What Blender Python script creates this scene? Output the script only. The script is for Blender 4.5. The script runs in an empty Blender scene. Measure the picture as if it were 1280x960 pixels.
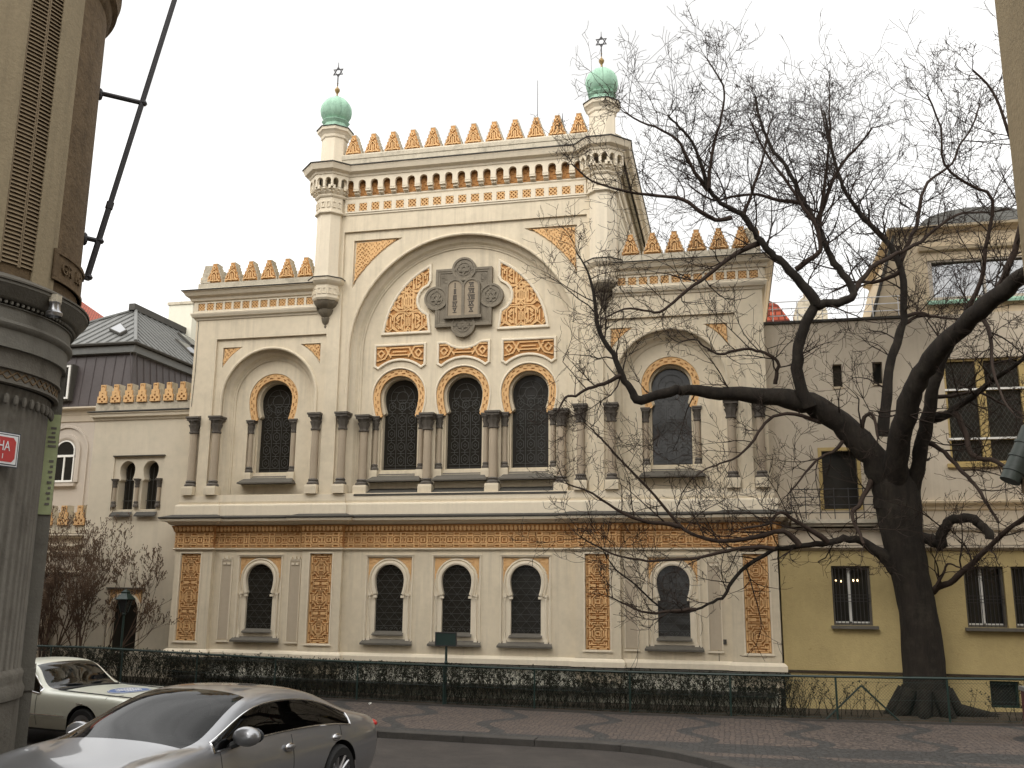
import bpy, math, random
from mathutils import Vector, Matrix, geometry
from mathutils import noise as mnoise
random.seed(11)
R = math.radians
PI = math.pi
sc = bpy.context.scene
col = sc.collection

# ------------------------------------------------------------------ materials
def nd(nt, t, **kw):
    n = nt.nodes.new(t)
    for k, v in kw.items():
        setattr(n, k, v)
    return n
def mat(name, base, rough=0.8, var=0.12, scale=1.2, bump=0.15, bscale=40.0, streak=0.0, metallic=0.0,
        dark=None, dscale=0.35, dthr=(0.45, 0.75), damt=0.0, spec=0.3, coat=0.0, stretch=None):
    """plaster / stone / metal: base colour with two sizes of mottling, optional vertical rain streaks and dirt patches"""
    m = bpy.data.materials.new(name); m.use_nodes = True
    nt = m.node_tree; L = nt.links
    bs = nt.nodes['Principled BSDF']
    bs.inputs['Roughness'].default_value = rough
    bs.inputs['Metallic'].default_value = metallic
    bs.inputs['Specular IOR Level'].default_value = spec
    bs.inputs['Coat Weight'].default_value = coat
    geo = nd(nt, 'ShaderNodeNewGeometry')
    def mapped(sc3):
        mp = nd(nt, 'ShaderNodeMapping'); mp.inputs['Scale'].default_value = sc3
        L.new(geo.outputs['Position'], mp.inputs['Vector']); return mp.outputs['Vector']
    def noise(vec, s, det=5, rg=0.6):
        n = nd(nt, 'ShaderNodeTexNoise'); n.inputs['Scale'].default_value = s
        n.inputs['Detail'].default_value = det; n.inputs['Roughness'].default_value = rg
        L.new(vec, n.inputs['Vector']); return n.outputs['Fac']
    st = stretch or (1, 1, 1)
    n1 = noise(mapped(st), scale)
    n2 = noise(mapped(st), scale * 9, 4)
    mx = nd(nt, 'ShaderNodeMath', operation='MULTIPLY_ADD'); L.new(n2, mx.inputs[0]); mx.inputs[1].default_value = 0.5
    L.new(n1, mx.inputs[2])
    mr = nd(nt, 'ShaderNodeMapRange'); L.new(mx.outputs[0], mr.inputs['Value'])
    mr.inputs['From Min'].default_value = 0.45; mr.inputs['From Max'].default_value = 1.05
    mr.inputs['To Min'].default_value = 1 - var; mr.inputs['To Max'].default_value = 1 + var * 0.7
    cur = mr.outputs['Result']
    if streak:
        s1 = noise(mapped((3.0, 3.0, 0.12)), 2.2, 6, 0.65)
        sb = nd(nt, 'ShaderNodeMath', operation='MULTIPLY_ADD'); L.new(n1, sb.inputs[0]); sb.inputs[1].default_value = 0.9; L.new(s1, sb.inputs[2])
        sr = nd(nt, 'ShaderNodeMapRange'); L.new(sb.outputs[0], sr.inputs['Value'])
        sr.inputs['From Min'].default_value = 0.95; sr.inputs['From Max'].default_value = 1.30
        sr.inputs['To Min'].default_value = 1.0; sr.inputs['To Max'].default_value = 1 - streak
        mm = nd(nt, 'ShaderNodeMath', operation='MULTIPLY'); L.new(cur, mm.inputs[0]); L.new(sr.outputs['Result'], mm.inputs[1])
        cur = mm.outputs[0]
    vm = nd(nt, 'ShaderNodeVectorMath', operation='SCALE'); vm.inputs[0].default_value = base
    L.new(cur, vm.inputs['Scale']); out = vm.outputs['Vector']
    if dark is not None:
        d1 = noise(mapped((1, 1, 1)), dscale * 3, 7, 0.68)
        dr = nd(nt, 'ShaderNodeMapRange'); L.new(d1, dr.inputs['Value'])
        dr.inputs['From Min'].default_value = dthr[0]; dr.inputs['From Max'].default_value = dthr[1]
        dr.inputs['To Max'].default_value = damt
        mc = nd(nt, 'ShaderNodeMix', data_type='RGBA'); L.new(dr.outputs['Result'], mc.inputs['Factor'])
        L.new(out, mc.inputs['A']); mc.inputs['B'].default_value = (*dark, 1); out = mc.outputs['Result']
    L.new(out, bs.inputs['Base Color'])
    if bump:
        bn = noise(mapped(st), bscale, 3)
        b = nd(nt, 'ShaderNodeBump'); b.inputs['Strength'].default_value = bump; b.inputs['Distance'].default_value = 0.02
        L.new(bn, b.inputs['Height']); L.new(b.outputs['Normal'], bs.inputs['Normal'])
    return m
def plain(name, base, rough=0.5, metallic=0.0, spec=0.5, coat=0.0):
    return mat(name, base, rough, var=0.08, scale=3, bump=0.0, metallic=metallic, spec=spec, coat=coat)
def glass(name, base=(0.012, 0.014, 0.016), rough=0.04, ior=1.5, wav=0.04):
    m = bpy.data.materials.new(name); m.use_nodes = True; nt = m.node_tree
    bs = nt.nodes['Principled BSDF']; bs.inputs['Roughness'].default_value = rough
    bs.inputs['IOR'].default_value = ior; bs.inputs['Base Color'].default_value = (*base, 1)
    n = nd(nt, 'ShaderNodeTexNoise'); n.inputs['Scale'].default_value = 1.3
    g = nd(nt, 'ShaderNodeNewGeometry'); nt.links.new(g.outputs['Position'], n.inputs['Vector'])
    b = nd(nt, 'ShaderNodeBump'); b.inputs['Strength'].default_value = wav; b.inputs['Distance'].default_value = 0.05
    nt.links.new(n.outputs['Fac'], b.inputs['Height']); nt.links.new(b.outputs['Normal'], bs.inputs['Normal'])
    return m
M = {}
M['cream'] = mat('cream_stucco', (0.695, 0.60, 0.445), 0.9, 0.15, 0.7, 0.12, 60, streak=0.24, dark=(0.33, 0.29, 0.21), dscale=0.3, dthr=(0.5, 0.8), damt=0.35)
M['cream_trim'] = mat('cream_trim', (0.745, 0.655, 0.505), 0.85, 0.10, 1.5, 0.1, 60, streak=0.12)
M['annex'] = mat('annex_stucco', (0.655, 0.575, 0.44), 0.9, 0.10, 0.6, 0.12, 60, streak=0.10, dark=(0.36, 0.35, 0.27), dscale=0.3, dthr=(0.5, 0.8), damt=0.35)
M['stone'] = mat('weathered_stone', (0.55, 0.49, 0.38), 0.9, 0.25, 1.6, 0.4, 35, streak=0.25, dark=(0.12, 0.11, 0.085), dscale=0.9, dthr=(0.52, 0.76), damt=0.7)
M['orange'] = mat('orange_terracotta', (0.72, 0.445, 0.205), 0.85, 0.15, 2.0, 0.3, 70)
M['orange_shaded'] = mat('orange_recess_shaded', (0.47, 0.235, 0.085), 0.9, 0.22, 3.0, 0.3, 70)  # darker than the straps: groove shade put into the colour
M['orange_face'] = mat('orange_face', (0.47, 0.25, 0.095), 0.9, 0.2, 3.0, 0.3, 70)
M['shaft'] = mat('column_shaft', (0.40, 0.325, 0.235), 0.75, 0.10, 2.0, 0.1, 60)
M['capital'] = mat('dark_capital', (0.115, 0.10, 0.082), 0.7, 0.30, 5.0, 0.6, 30)
M['pilaster'] = mat('grey_strip', (0.49, 0.41, 0.305), 0.9, 0.10, 1.0, 0.1, 60, streak=0.15)
M['sill'] = mat('grey_metal_sill', (0.125, 0.113, 0.092), 0.8, 0.2, 3, 0.05, streak=0.25)
M['flash'] = mat('dark_metal_flashing', (0.075, 0.07, 0.06), 0.75, 0.3, 2, 0.1, 30, streak=0.3)
M['pane'] = glass('leaded_glass', (0.022, 0.020, 0.016), 0.22, 1.45, 0.5)
M['lead'] = plain('lead_came', (0.062, 0.062, 0.055), 0.6)
M['copper'] = mat('green_copper', (0.31, 0.50, 0.37), 0.6, 0.22, 2.0, 0.15, 25, streak=0.45, dark=(0.06, 0.12, 0.085), dscale=1.2, dthr=(0.5, 0.8), damt=0.6)
M['copper_d'] = mat('dark_green_copper', (0.05, 0.16, 0.10), 0.6, 0.3, 4.0, 0.15, 25)
M['gilt'] = plain('gilt_ball', (0.30, 0.20, 0.08), 0.4, 0.6)
M['iron'] = plain('dark_iron', (0.035, 0.033, 0.035), 0.5, 0.3)
M['bronze'] = mat('grey_bronze', (0.19, 0.16, 0.115), 0.55, 0.3, 4.0, 0.5, 30, streak=0.2)
M['tablet'] = mat('brown_tablet', (0.31, 0.25, 0.175), 0.7, 0.15, 4, 0.2, 30)
M['yellow'] = mat('yellow_stucco', (0.46, 0.36, 0.17), 0.95, 0.16, 0.8, 0.5, 30, streak=0.06, dark=(0.25, 0.18, 0.07), dscale=2.4, dthr=(0.6, 0.72), damt=0.5)
M['beige'] = mat('beige_stucco', (0.54, 0.465, 0.36), 0.95, 0.10, 0.7, 0.15, 50, streak=0.16)
M['beige2'] = mat('beige_stucco_tall', (0.56, 0.46, 0.32), 0.95, 0.12, 0.7, 0.15, 50, streak=0.14)
M['greybeige'] = mat('grey_beige_stucco', (0.48, 0.42, 0.35), 0.95, 0.08, 0.9, 0.1, 50)
M['zinc'] = mat('grey_zinc_roof', (0.135, 0.135, 0.125), 0.5, 0.18, 1.2, 0.05, 20, streak=0.15)
M['brownmetal'] = mat('brown_seamed_metal', (0.075, 0.062, 0.060), 0.5, 0.2, 1.2, 0.05, 20)
M['white'] = mat('white_paint', (0.78, 0.76, 0.70), 0.6, 0.08, 2, 0.05, 40)
M['whiteplaster'] = mat('white_plaster', (0.72, 0.69, 0.57), 0.9, 0.08, 1, 0.1, 40, streak=0.08)
M['windowyellow'] = mat('ochre_window_frame', (0.43, 0.315, 0.125), 0.6, 0.15, 3, 0.05, 40)
M['window'] = glass('window_glass', (0.02, 0.02, 0.018), 0.03, 1.6)
M['mirrorglass'] = glass('reflecting_glass', (0.05, 0.055, 0.06), 0.02, 2.6)
M['bark'] = mat('dark_bark', (0.020, 0.0155, 0.0115), 0.95, 0.6, 7.0, 1.0, 16, stretch=(1, 1, 0.16), dark=(0.050, 0.044, 0.030), dscale=1.5, dthr=(0.5, 0.75), damt=0.5)
M['bark2'] = mat('brown_branch', (0.038, 0.025, 0.018), 0.9, 0.35, 5.0, 0.6, 22)
M['twig'] = plain('twig', (0.030, 0.021, 0.016), 0.9, spec=0.2)
M['shrubtwig'] = plain('shrub_twig', (0.085, 0.055, 0.038), 0.9, spec=0.2)
M['bud'] = plain('bud', (0.13, 0.085, 0.055), 0.9, spec=0.2)
M['hedge_leaf'] = mat('hedge_leaf', (0.020, 0.020, 0.010), 0.8, 0.5, 5, 0.0)
M['hedge_twig'] = plain('hedge_twig', (0.026, 0.021, 0.014), 0.9, spec=0.2)
M['fence'] = plain('dark_green_paint', (0.012, 0.030, 0.024), 0.45)
M['asphalt'] = mat('asphalt', (0.054, 0.047, 0.042), 0.9, 0.25, 0.8, 0.6, 55, dark=(0.085, 0.074, 0.064), dscale=0.5, dthr=(0.45, 0.7), damt=0.5)
M['kerb'] = mat('granite_kerb', (0.066, 0.060, 0.053), 0.85, 0.3, 2, 0.4, 50, dark=(0.05, 0.048, 0.045), dscale=1.2, damt=0.5)
M['soil'] = mat('soil', (0.060, 0.045, 0.030), 1.0, 0.5, 3, 0.8, 20)
M['leftstone'] = mat('grey_brown_stone', (0.165, 0.152, 0.128), 0.9, 0.25, 1.2, 0.5, 30, streak=0.45, dark=(0.06, 0.05, 0.038), dscale=0.8, damt=0.5)
M['leftgrey'] = mat('grey_stone', (0.185, 0.175, 0.15), 0.9, 0.18, 1.2, 0.4, 30, streak=0.2, dark=(0.07, 0.063, 0.05), dscale=0.8, damt=0.4)
M['leftbrown'] = mat('rough_brown_render', (0.155, 0.108, 0.062), 0.95, 0.25, 2.0, 0.9, 14, streak=0.25, dark=(0.055, 0.036, 0.020), dscale=1.6, dthr=(0.45, 0.7), damt=0.55)
M['lefttan'] = mat('tan_stone_band', (0.29, 0.235, 0.15), 0.9, 0.2, 2.0, 0.4, 20, streak=0.25)
M['shutter'] = mat('tan_shutter', (0.22, 0.165, 0.10), 0.7, 0.2, 3, 0.1, 30, streak=0.2)
M['banner'] = mat('green_banner', (0.42, 0.47, 0.26), 0.8, 0.15, 2, 0.05, 20)
M['rightwall'] = mat('right_wall_render', (0.30, 0.235, 0.14), 0.95, 0.2, 1.2, 0.4, 20, streak=0.25)
M['red'] = plain('red_enamel', (0.48, 0.028, 0.025), 0.35)
M['navy'] = plain('dark_enamel', (0.02, 0.025, 0.04), 0.35)
M['enamelwhite'] = plain('white_enamel', (0.75, 0.75, 0.75), 0.35)
M['black'] = plain('black_rubber', (0.012, 0.012, 0.012), 0.8)
M['plastic'] = plain('black_plastic', (0.02, 0.02, 0.02), 0.5)
M['chrome'] = plain('chrome', (0.75, 0.75, 0.75), 0.12, 1.0)
M['alloy'] = plain('alloy_rim', (0.45, 0.45, 0.46), 0.3, 0.9)
M['silver'] = mat('silver_car_paint', (0.27, 0.275, 0.29), 0.30, 0.03, 3, 0.0, metallic=0.65, coat=1.0, spec=0.5)
M['ivory'] = mat('ivory_car_paint', (0.68, 0.69, 0.59), 0.35, 0.04, 2, 0.0, coat=0.6, spec=0.5)
def see_through(name, tint, ior):
    m = bpy.data.materials.new(name); m.use_nodes = True; nt = m.node_tree; nt.nodes.remove(nt.nodes['Principled BSDF'])
    tr = nd(nt, 'ShaderNodeBsdfTransparent'); tr.inputs['Color'].default_value = (*tint, 1)
    gl = nd(nt, 'ShaderNodeBsdfGlossy'); gl.inputs['Roughness'].default_value = 0.01
    fr = nd(nt, 'ShaderNodeFresnel'); fr.inputs['IOR'].default_value = ior
    mx = nd(nt, 'ShaderNodeMixShader'); nt.links.new(fr.outputs[0], mx.inputs[0]); nt.links.new(tr.outputs[0], mx.inputs[1]); nt.links.new(gl.outputs[0], mx.inputs[2])
    nt.links.new(mx.outputs[0], nt.nodes['Material Output'].inputs['Surface']); return m
M['carglass'] = see_through('car_glass', (0.20, 0.21, 0.22), 1.30)
M['tintglass'] = see_through('tinted_side_glass', (0.10, 0.11, 0.11), 1.5)
M['lampglass'] = glass('lamp_glass', (0.02, 0.02, 0.02), 0.05, 1.5)
M['blueglass'] = see_through('blue_car_glass', (0.30, 0.40, 0.46), 1.7)
M['taillight'] = plain('red_lens', (0.45, 0.012, 0.012), 0.15, coat=1.0)
M['blue'] = plain('blue_decal', (0.07, 0.13, 0.30), 0.5)
M['leather'] = plain('dark_leather', (0.03, 0.025, 0.022), 0.6)
M['binred'] = plain('dark_red_bin', (0.075, 0.022, 0.022), 0.6)
M['bingrey'] = plain('grey_bin_lid', (0.16, 0.16, 0.15), 0.6)
M['ribbed'] = mat('dark_green_zinc', (0.045, 0.055, 0.048), 0.5, 0.25, 4, 0.1, 30)
M['letter'] = plain('dark_letter', (0.05, 0.042, 0.034), 0.8)
M['bulb'] = plain('warm_candle_bulb', (0.8, 0.6, 0.3), 0.4)
_b = M['bulb'].node_tree.nodes['Principled BSDF']
_b.inputs['Emission Color'].default_value = (1.0, 0.72, 0.38, 1); _b.inputs['Emission Strength'].default_value = 6.0

def brick_mat(name, c1, c2, mortar, scale, bw=0.5, rh=0.25, band=None):
    m = bpy.data.materials.new(name); m.use_nodes = True; nt = m.node_tree; L = nt.links
    bs = nt.nodes['Principled BSDF']; bs.inputs['Roughness'].default_value = 0.85
    g = nd(nt, 'ShaderNodeNewGeometry')
    nz = nd(nt, 'ShaderNodeTexNoise'); nz.inputs['Scale'].default_value = 1.1; L.new(g.outputs['Position'], nz.inputs['Vector'])
    ad = nd(nt, 'ShaderNodeVectorMath', operation='MULTIPLY_ADD'); L.new(nz.outputs['Color'], ad.inputs[0])
    ad.inputs[1].default_value = (0.12, 0.12, 0.0); L.new(g.outputs['Position'], ad.inputs[2])
    vo = nd(nt, 'ShaderNodeTexVoronoi', feature='F1'); vo.inputs['Scale'].default_value = scale; vo.inputs['Randomness'].default_value = 0.55
    L.new(ad.outputs['Vector'], vo.inputs['Vector'])
    ve = nd(nt, 'ShaderNodeTexVoronoi', feature='DISTANCE_TO_EDGE'); ve.inputs['Scale'].default_value = scale; ve.inputs['Randomness'].default_value = 0.55
    L.new(ad.outputs['Vector'], ve.inputs['Vector'])
    sep = nd(nt, 'ShaderNodeSeparateColor'); L.new(vo.outputs['Color'], sep.inputs['Color'])
    mc = nd(nt, 'ShaderNodeMix', data_type='RGBA'); L.new(sep.outputs[0], mc.inputs['Factor'])
    mc.inputs['A'].default_value = (*c1, 1); mc.inputs['B'].default_value = (*c2, 1)
    cur = mc.outputs['Result']
    if band:
        # dark wavy bands of grey setts across the brown mosaic
        sx = nd(nt, 'ShaderNodeSeparateXYZ'); L.new(g.outputs['Position'], sx.inputs[0])
        sn = nd(nt, 'ShaderNodeMath', operation='SINE')
        k = nd(nt, 'ShaderNodeMath', operation='MULTIPLY'); L.new(sx.outputs['Y'], k.inputs[0]); k.inputs[1].default_value = 2.6; L.new(k.outputs[0], sn.inputs[0])
        x2 = nd(nt, 'ShaderNodeMath', operation='MULTIPLY_ADD'); L.new(sn.outputs[0], x2.inputs[0]); x2.inputs[1].default_value = 0.30; L.new(sx.outputs['X'], x2.inputs[2])
        md = nd(nt, 'ShaderNodeMath', operation='PINGPONG'); L.new(x2.outputs[0], md.inputs[0]); md.inputs[1].default_value = 1.1
        lt = nd(nt, 'ShaderNodeMath', operation='LESS_THAN'); L.new(md.outputs[0], lt.inputs[0]); lt.inputs[1].default_value = 0.16
        # bands along the kerb
        ya = nd(nt, 'ShaderNodeMath', operation='MULTIPLY_ADD'); L.new(sx.outputs['X'], ya.inputs[0]); ya.inputs[1].default_value = 0.05; L.new(sx.outputs['Y'], ya.inputs[2])
        gt = nd(nt, 'ShaderNodeMath', operation='LESS_THAN'); L.new(ya.outputs[0], gt.inputs[0]); gt.inputs[1].default_value = -5.25
        b2 = nd(nt, 'ShaderNodeMath', operation='PINGPONG'); L.new(ya.outputs[0], b2.inputs[0]); b2.inputs[1].default_value = 0.75
        l2 = nd(nt, 'ShaderNodeMath', operation='LESS_THAN'); L.new(b2.outputs[0], l2.inputs[0]); l2.inputs[1].default_value = 0.55
        an = nd(nt, 'ShaderNodeMath', operation='MULTIPLY'); L.new(gt.outputs[0], an.inputs[0]); L.new(l2.outputs[0], an.inputs[1])
        mxx = nd(nt, 'ShaderNodeMath', operation='MAXIMUM'); L.new(lt.outputs[0], mxx.inputs[0]); L.new(an.outputs[0], mxx.inputs[1])
        dk = nd(nt, 'ShaderNodeMix', data_type='RGBA'); L.new(sep.outputs[1], dk.inputs['Factor'])
        dk.inputs['A'].default_value = (*band, 1); dk.inputs['B'].default_value = (band[0] * 1.6, band[1] * 1.6, band[2] * 1.6, 1)
        m2 = nd(nt, 'ShaderNodeMix', data_type='RGBA'); L.new(mxx.outputs[0], m2.inputs['Factor']); L.new(cur, m2.inputs['A']); L.new(dk.outputs['Result'], m2.inputs['B'])
        cur = m2.outputs['Result']
    er = nd(nt, 'ShaderNodeMapRange'); L.new(ve.outputs['Distance'], er.inputs['Value']); er.inputs['From Max'].default_value = 0.12
    m3 = nd(nt, 'ShaderNodeMix', data_type='RGBA'); L.new(er.outputs['Result'], m3.inputs['Factor']); m3.inputs['A'].default_value = (*mortar, 1); L.new(cur, m3.inputs['B'])
    L.new(m3.outputs['Result'], bs.inputs['Base Color'])
    b = nd(nt, 'ShaderNodeBump'); b.inputs['Strength'].default_value = 0.7; b.inputs['Distance'].default_value = 0.012
    L.new(er.outputs['Result'], b.inputs['Height']); L.new(b.outputs['Normal'], bs.inputs['Normal'])
    return m
M['setts'] = brick_mat('mosaic_setts', (0.125, 0.094, 0.076), (0.085, 0.068, 0.059), (0.024, 0.020, 0.017), 9.0, band=(0.036, 0.035, 0.033))
def tile_mat(name, c1, c2, sx, sz):
    m = bpy.data.materials.new(name); m.use_nodes = True; nt = m.node_tree; L = nt.links
    bs = nt.nodes['Principled BSDF']; bs.inputs['Roughness'].default_value = 0.85
    g = nd(nt, 'ShaderNodeNewGeometry'); sp = nd(nt, 'ShaderNodeSeparateXYZ'); L.new(g.outputs['Position'], sp.inputs[0])
    xy = nd(nt, 'ShaderNodeMath', operation='ADD'); L.new(sp.outputs['X'], xy.inputs[0]); L.new(sp.outputs['Y'], xy.inputs[1])
    cb = nd(nt, 'ShaderNodeCombineXYZ'); L.new(xy.outputs[0], cb.inputs['X']); L.new(sp.outputs['Z'], cb.inputs['Y'])
    br = nd(nt, 'ShaderNodeTexBrick'); L.new(cb.outputs[0], br.inputs['Vector']); br.inputs['Scale'].default_value = 1.0
    br.inputs['Brick Width'].default_value = sx; br.inputs['Row Height'].default_value = sz; br.inputs['Mortar Size'].default_value = 0.03
    br.inputs['Color1'].default_value = (*c1, 1); br.inputs['Color2'].default_value = (*c2, 1); br.inputs['Mortar'].default_value = (c2[0] * .35, c2[1] * .35, c2[2] * .35, 1)
    L.new(br.outputs['Color'], bs.inputs['Base Color'])
    b = nd(nt, 'ShaderNodeBump'); b.inputs['Strength'].default_value = 0.8; b.inputs['Distance'].default_value = 0.04; b.invert = True
    L.new(br.outputs['Fac'], b.inputs['Height']); L.new(b.outputs['Normal'], bs.inputs['Normal'])
    return m
M['redtile'] = tile_mat('red_roof_tile', (0.42, 0.085, 0.038), (0.31, 0.06, 0.03), 0.24, 0.2)

# ------------------------------------------------------------------ geometry helpers
def seg_norm(a, b):
    dx, dy = b[0] - a[0], b[1] - a[1]; l = math.hypot(dx, dy) or 1e-9
    return (dy / l, -dx / l)
class MB:
    def __init__(s): s.v = []; s.f = []
    def add(s, vs, fs):
        o = len(s.v); s.v.extend(vs); s.f.extend([tuple(i + o for i in f) for f in fs]); return s
    def box(s, x0, x1, y0, y1, z0, z1):
        return s.add([(x0, y0, z0), (x1, y0, z0), (x1, y1, z0), (x0, y1, z0), (x0, y0, z1), (x1, y0, z1), (x1, y1, z1), (x0, y1, z1)],
                     [(0, 3, 2, 1), (4, 5, 6, 7), (0, 1, 5, 4), (1, 2, 6, 5), (2, 3, 7, 6), (3, 0, 4, 7)])
    def quad(s, *p): return s.add(list(p), [tuple(range(len(p)))])
    def plate(s, loops, y0, y1, fn=None, back=False):
        """flat plate from an outline and holes in (x, z), front at y0, edges run back to y1"""
        fn = fn or (lambda x, z, y: (x, y, z))
        tri = geometry.tessellate_polygon([[Vector((p[0], p[1], 0)) for p in l] for l in loops])
        flat = [p for l in loops for p in l]
        s.add([fn(p[0], p[1], y0) for p in flat], [tuple(t) for t in tri])
        if back: s.add([fn(p[0], p[1], y1) for p in flat], [tuple(t) for t in tri])
        if y1 is not None and y1 != y0:
            for l in loops:
                n = len(l)
                s.add([fn(p[0], p[1], y0) for p in l] + [fn(p[0], p[1], y1) for p in l], [(i, (i + 1) % n, n + (i + 1) % n, n + i) for i in range(n)])
        return s
    def sweep(s, path, prof, fn, closed=False, capends=False):
        """profile points (o, t): o along the right-hand normal of the 2-D path, t passed to fn"""
        n = len(path); k = len(prof); vs = []
        for i, p in enumerate(path):
            if closed: a, b = path[i - 1], path[(i + 1) % n]
            else: a, b = path[max(i - 1, 0)], path[min(i + 1, n - 1)]
            n1 = seg_norm(a, p) if (closed or i > 0) else seg_norm(p, b)
            n2 = seg_norm(p, b) if (closed or i < n - 1) else n1
            mx, my = n1[0] + n2[0], n1[1] + n2[1]; l2 = mx * mx + my * my
            if l2 < 0.2: mx, my, q = n1[0], n1[1], 1
            else: q = 2 / l2
            for o, t in prof: vs.append(fn(p[0] + mx * q * o, p[1] + my * q * o, t))
        fs = []
        for i in range(n if closed else n - 1):
            j = (i + 1) % n
            for c in range(k - 1): fs.append((i * k + c, j * k + c, j * k + c + 1, i * k + c + 1))
        if capends and not closed: fs.append(tuple(range(k))); fs.append(tuple((n - 1) * k + c for c in range(k)))
        return s.add(vs, fs)
    def lathe(s, prof, c, n=24, a0=0.0, a1=2 * PI, mod=None, rot=0.0):
        full = abs(a1 - a0 - 2 * PI) < 1e-6; m = n if full else n + 1; vs = []
        for i in range(m):
            a = a0 + (a1 - a0) * i / n + rot
            for r, z in prof:
                rr = r * (mod(a, z) if mod else 1)
                vs.append((c[0] + rr * math.cos(a), c[1] + rr * math.sin(a), z + (c[2] if len(c) > 2 else 0)))
        k = len(prof)
        return s.add(vs, [(i * k + j, ((i + 1) % m) * k + j, ((i + 1) % m) * k + j + 1, i * k + j + 1) for i in range(n) for j in range(k - 1)])
    def tube(s, pts, rad, n=6, cap=True):
        pts = [Vector(p) for p in pts]
        if not isinstance(rad, (list, tuple)): rad = [rad] * len(pts)
        vs = []; up = None
        for i, p in enumerate(pts):
            t = (pts[min(i + 1, len(pts) - 1)] - pts[max(i - 1, 0)])
            if t.length < 1e-9: t = Vector((0, 0, 1))
            t.normalize()
            if up is None:
                up = t.cross(Vector((0, 0, 1)) if abs(t.z) < 0.9 else Vector((1, 0, 0))).normalized()
            else:
                up = (up - t * up.dot(t))
                if up.length < 1e-6: up = t.orthogonal()
                up.normalize()
            w = t.cross(up)
            for k in range(n):
                a = 2 * PI * k / n; q = p + (up * math.cos(a) + w * math.sin(a)) * rad[i]; vs.append((q.x, q.y, q.z))
        m = len(pts)
        fs = [(i * n + k, i * n + (k + 1) % n, (i + 1) * n + (k + 1) % n, (i + 1) * n + k) for i in range(m - 1) for k in range(n)]
        if cap: fs.append(tuple(range(n))); fs.append(tuple((m - 1) * n + k for k in range(n)))
        return s.add(vs, fs)
    def bar(s, p, q, w, y0, y1):
        """flat strap in the (x, z) plane from p to q"""
        n = seg_norm(p, q); h = w / 2
        a = [(p[0] + n[0] * h, p[1] + n[1] * h), (q[0] + n[0] * h, q[1] + n[1] * h), (q[0] - n[0] * h, q[1] - n[1] * h), (p[0] - n[0] * h, p[1] - n[1] * h)]
        return s.plate([a], y0, y1)
    def ball(s, c, rx, ry=None, rz=None, n=12):
        ry = ry or rx; rz = rz or rx; vs = []; m = n // 2
        for i in range(m + 1):
            b = -PI / 2 + PI * i / m
            for k in range(n):
                a = 2 * PI * k / n; vs.append((c[0] + rx * math.cos(b) * math.cos(a), c[1] + ry * math.cos(b) * math.sin(a), c[2] + rz * math.sin(b)))
        return s.add(vs, [(i * n + k, i * n + (k + 1) % n, (i + 1) * n + (k + 1) % n, (i + 1) * n + k) for i in range(m) for k in range(n)])
    def mesh(s, name, m, off=(0, 0, 0), smooth=False, ang=35):
        me = bpy.data.meshes.new(name)
        ox, oy, oz = off
        me.from_pydata([(x - ox, y - oy, z - oz) for x, y, z in s.v], [], s.f)
        for mm in (m if isinstance(m, (list, tuple)) else [m]): me.materials.append(mm)
        if smooth:
            me.polygons.foreach_set('use_smooth', [True] * len(me.polygons))
            me.set_sharp_from_angle(angle=R(ang))
        me.update()
        return me
def wloc(o):
    v = Vector((0, 0, 0))
    while o is not None: v += o.location; o = o.parent
    return v
def put(name, me, parent=None, loc=(0, 0, 0)):
    o = bpy.data.objects.new(name, me); col.objects.link(o)
    if parent: o.parent = parent
    o.location = loc
    return o
def build(mb, name, m, parent=None, smooth=False, label=None, local=False, ang=35, stuff=False):
    off = (0, 0, 0) if (local or not parent) else wloc(parent)
    o = put(name, mb.mesh(name, m, off, smooth, ang), parent)
    if label: o['label'] = label
    if stuff: o['kind'] = 'stuff'
    return o
def duo(a, ma, b, mb_, name, parent):
    """ground and raised strapwork of one ornament field in a single mesh with two materials"""
    n = len(a.f); a.add(b.v, b.f); o = build(a, name, [ma, mb_], parent)
    for i, p in enumerate(o.data.polygons): p.material_index = 0 if i < n else 1
    return o
def duomesh(a, ma, b, mb_, name):
    n = len(a.f); a.add(b.v, b.f); me = a.mesh(name, [ma, mb_])
    for i, p in enumerate(me.polygons): p.material_index = 0 if i < n else 1
    return me
def tag(o, label, cat, group=None):
    o['label'] = label; o['category'] = cat
    if group: o['group'] = group
    return o
def thing(name, label, cat, loc=(0, 0, 0), rz=0.0, group=None):
    o = bpy.data.objects.new(name, None); col.objects.link(o); o.empty_display_size = 0.2
    o.location = loc; o.rotation_euler = (0, 0, rz)
    return tag(o, label, cat, group)
def struct(mb, name, m, smooth=False):
    o = build(mb, name, m, None, smooth); o['kind'] = 'structure'; return o
def text_mb(txt, size, fn, depth=0.006, align='CENTER', spacing=1.0, bold=0.0):
    cu = bpy.data.curves.new('lettering', 'FONT'); cu.body = txt; cu.size = size; cu.align_x = align; cu.align_y = 'CENTER'
    cu.extrude = depth / 2; cu.offset = bold; cu.space_character = spacing; cu.resolution_u = 3
    o = bpy.data.objects.new('lettering', cu); col.objects.link(o)
    dg = bpy.context.evaluated_depsgraph_get(); me = bpy.data.meshes.new_from_object(o.evaluated_get(dg))
    mb = MB(); mb.add([fn(v.co.x, v.co.y, v.co.z) for v in me.vertices], [tuple(p.vertices) for p in me.polygons])
    bpy.data.objects.remove(o); bpy.data.curves.remove(cu); bpy.data.meshes.remove(me)
    return mb
def inside(poly, x, z):
    c = False; j = len(poly) - 1
    for i in range(len(poly)):
        xi, zi = poly[i]; xj, zj = poly[j]
        if (zi > z) != (zj > z) and x < (xj - xi) * (z - zi) / (zj - zi) + xi: c = not c
        j = i
    return c
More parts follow.
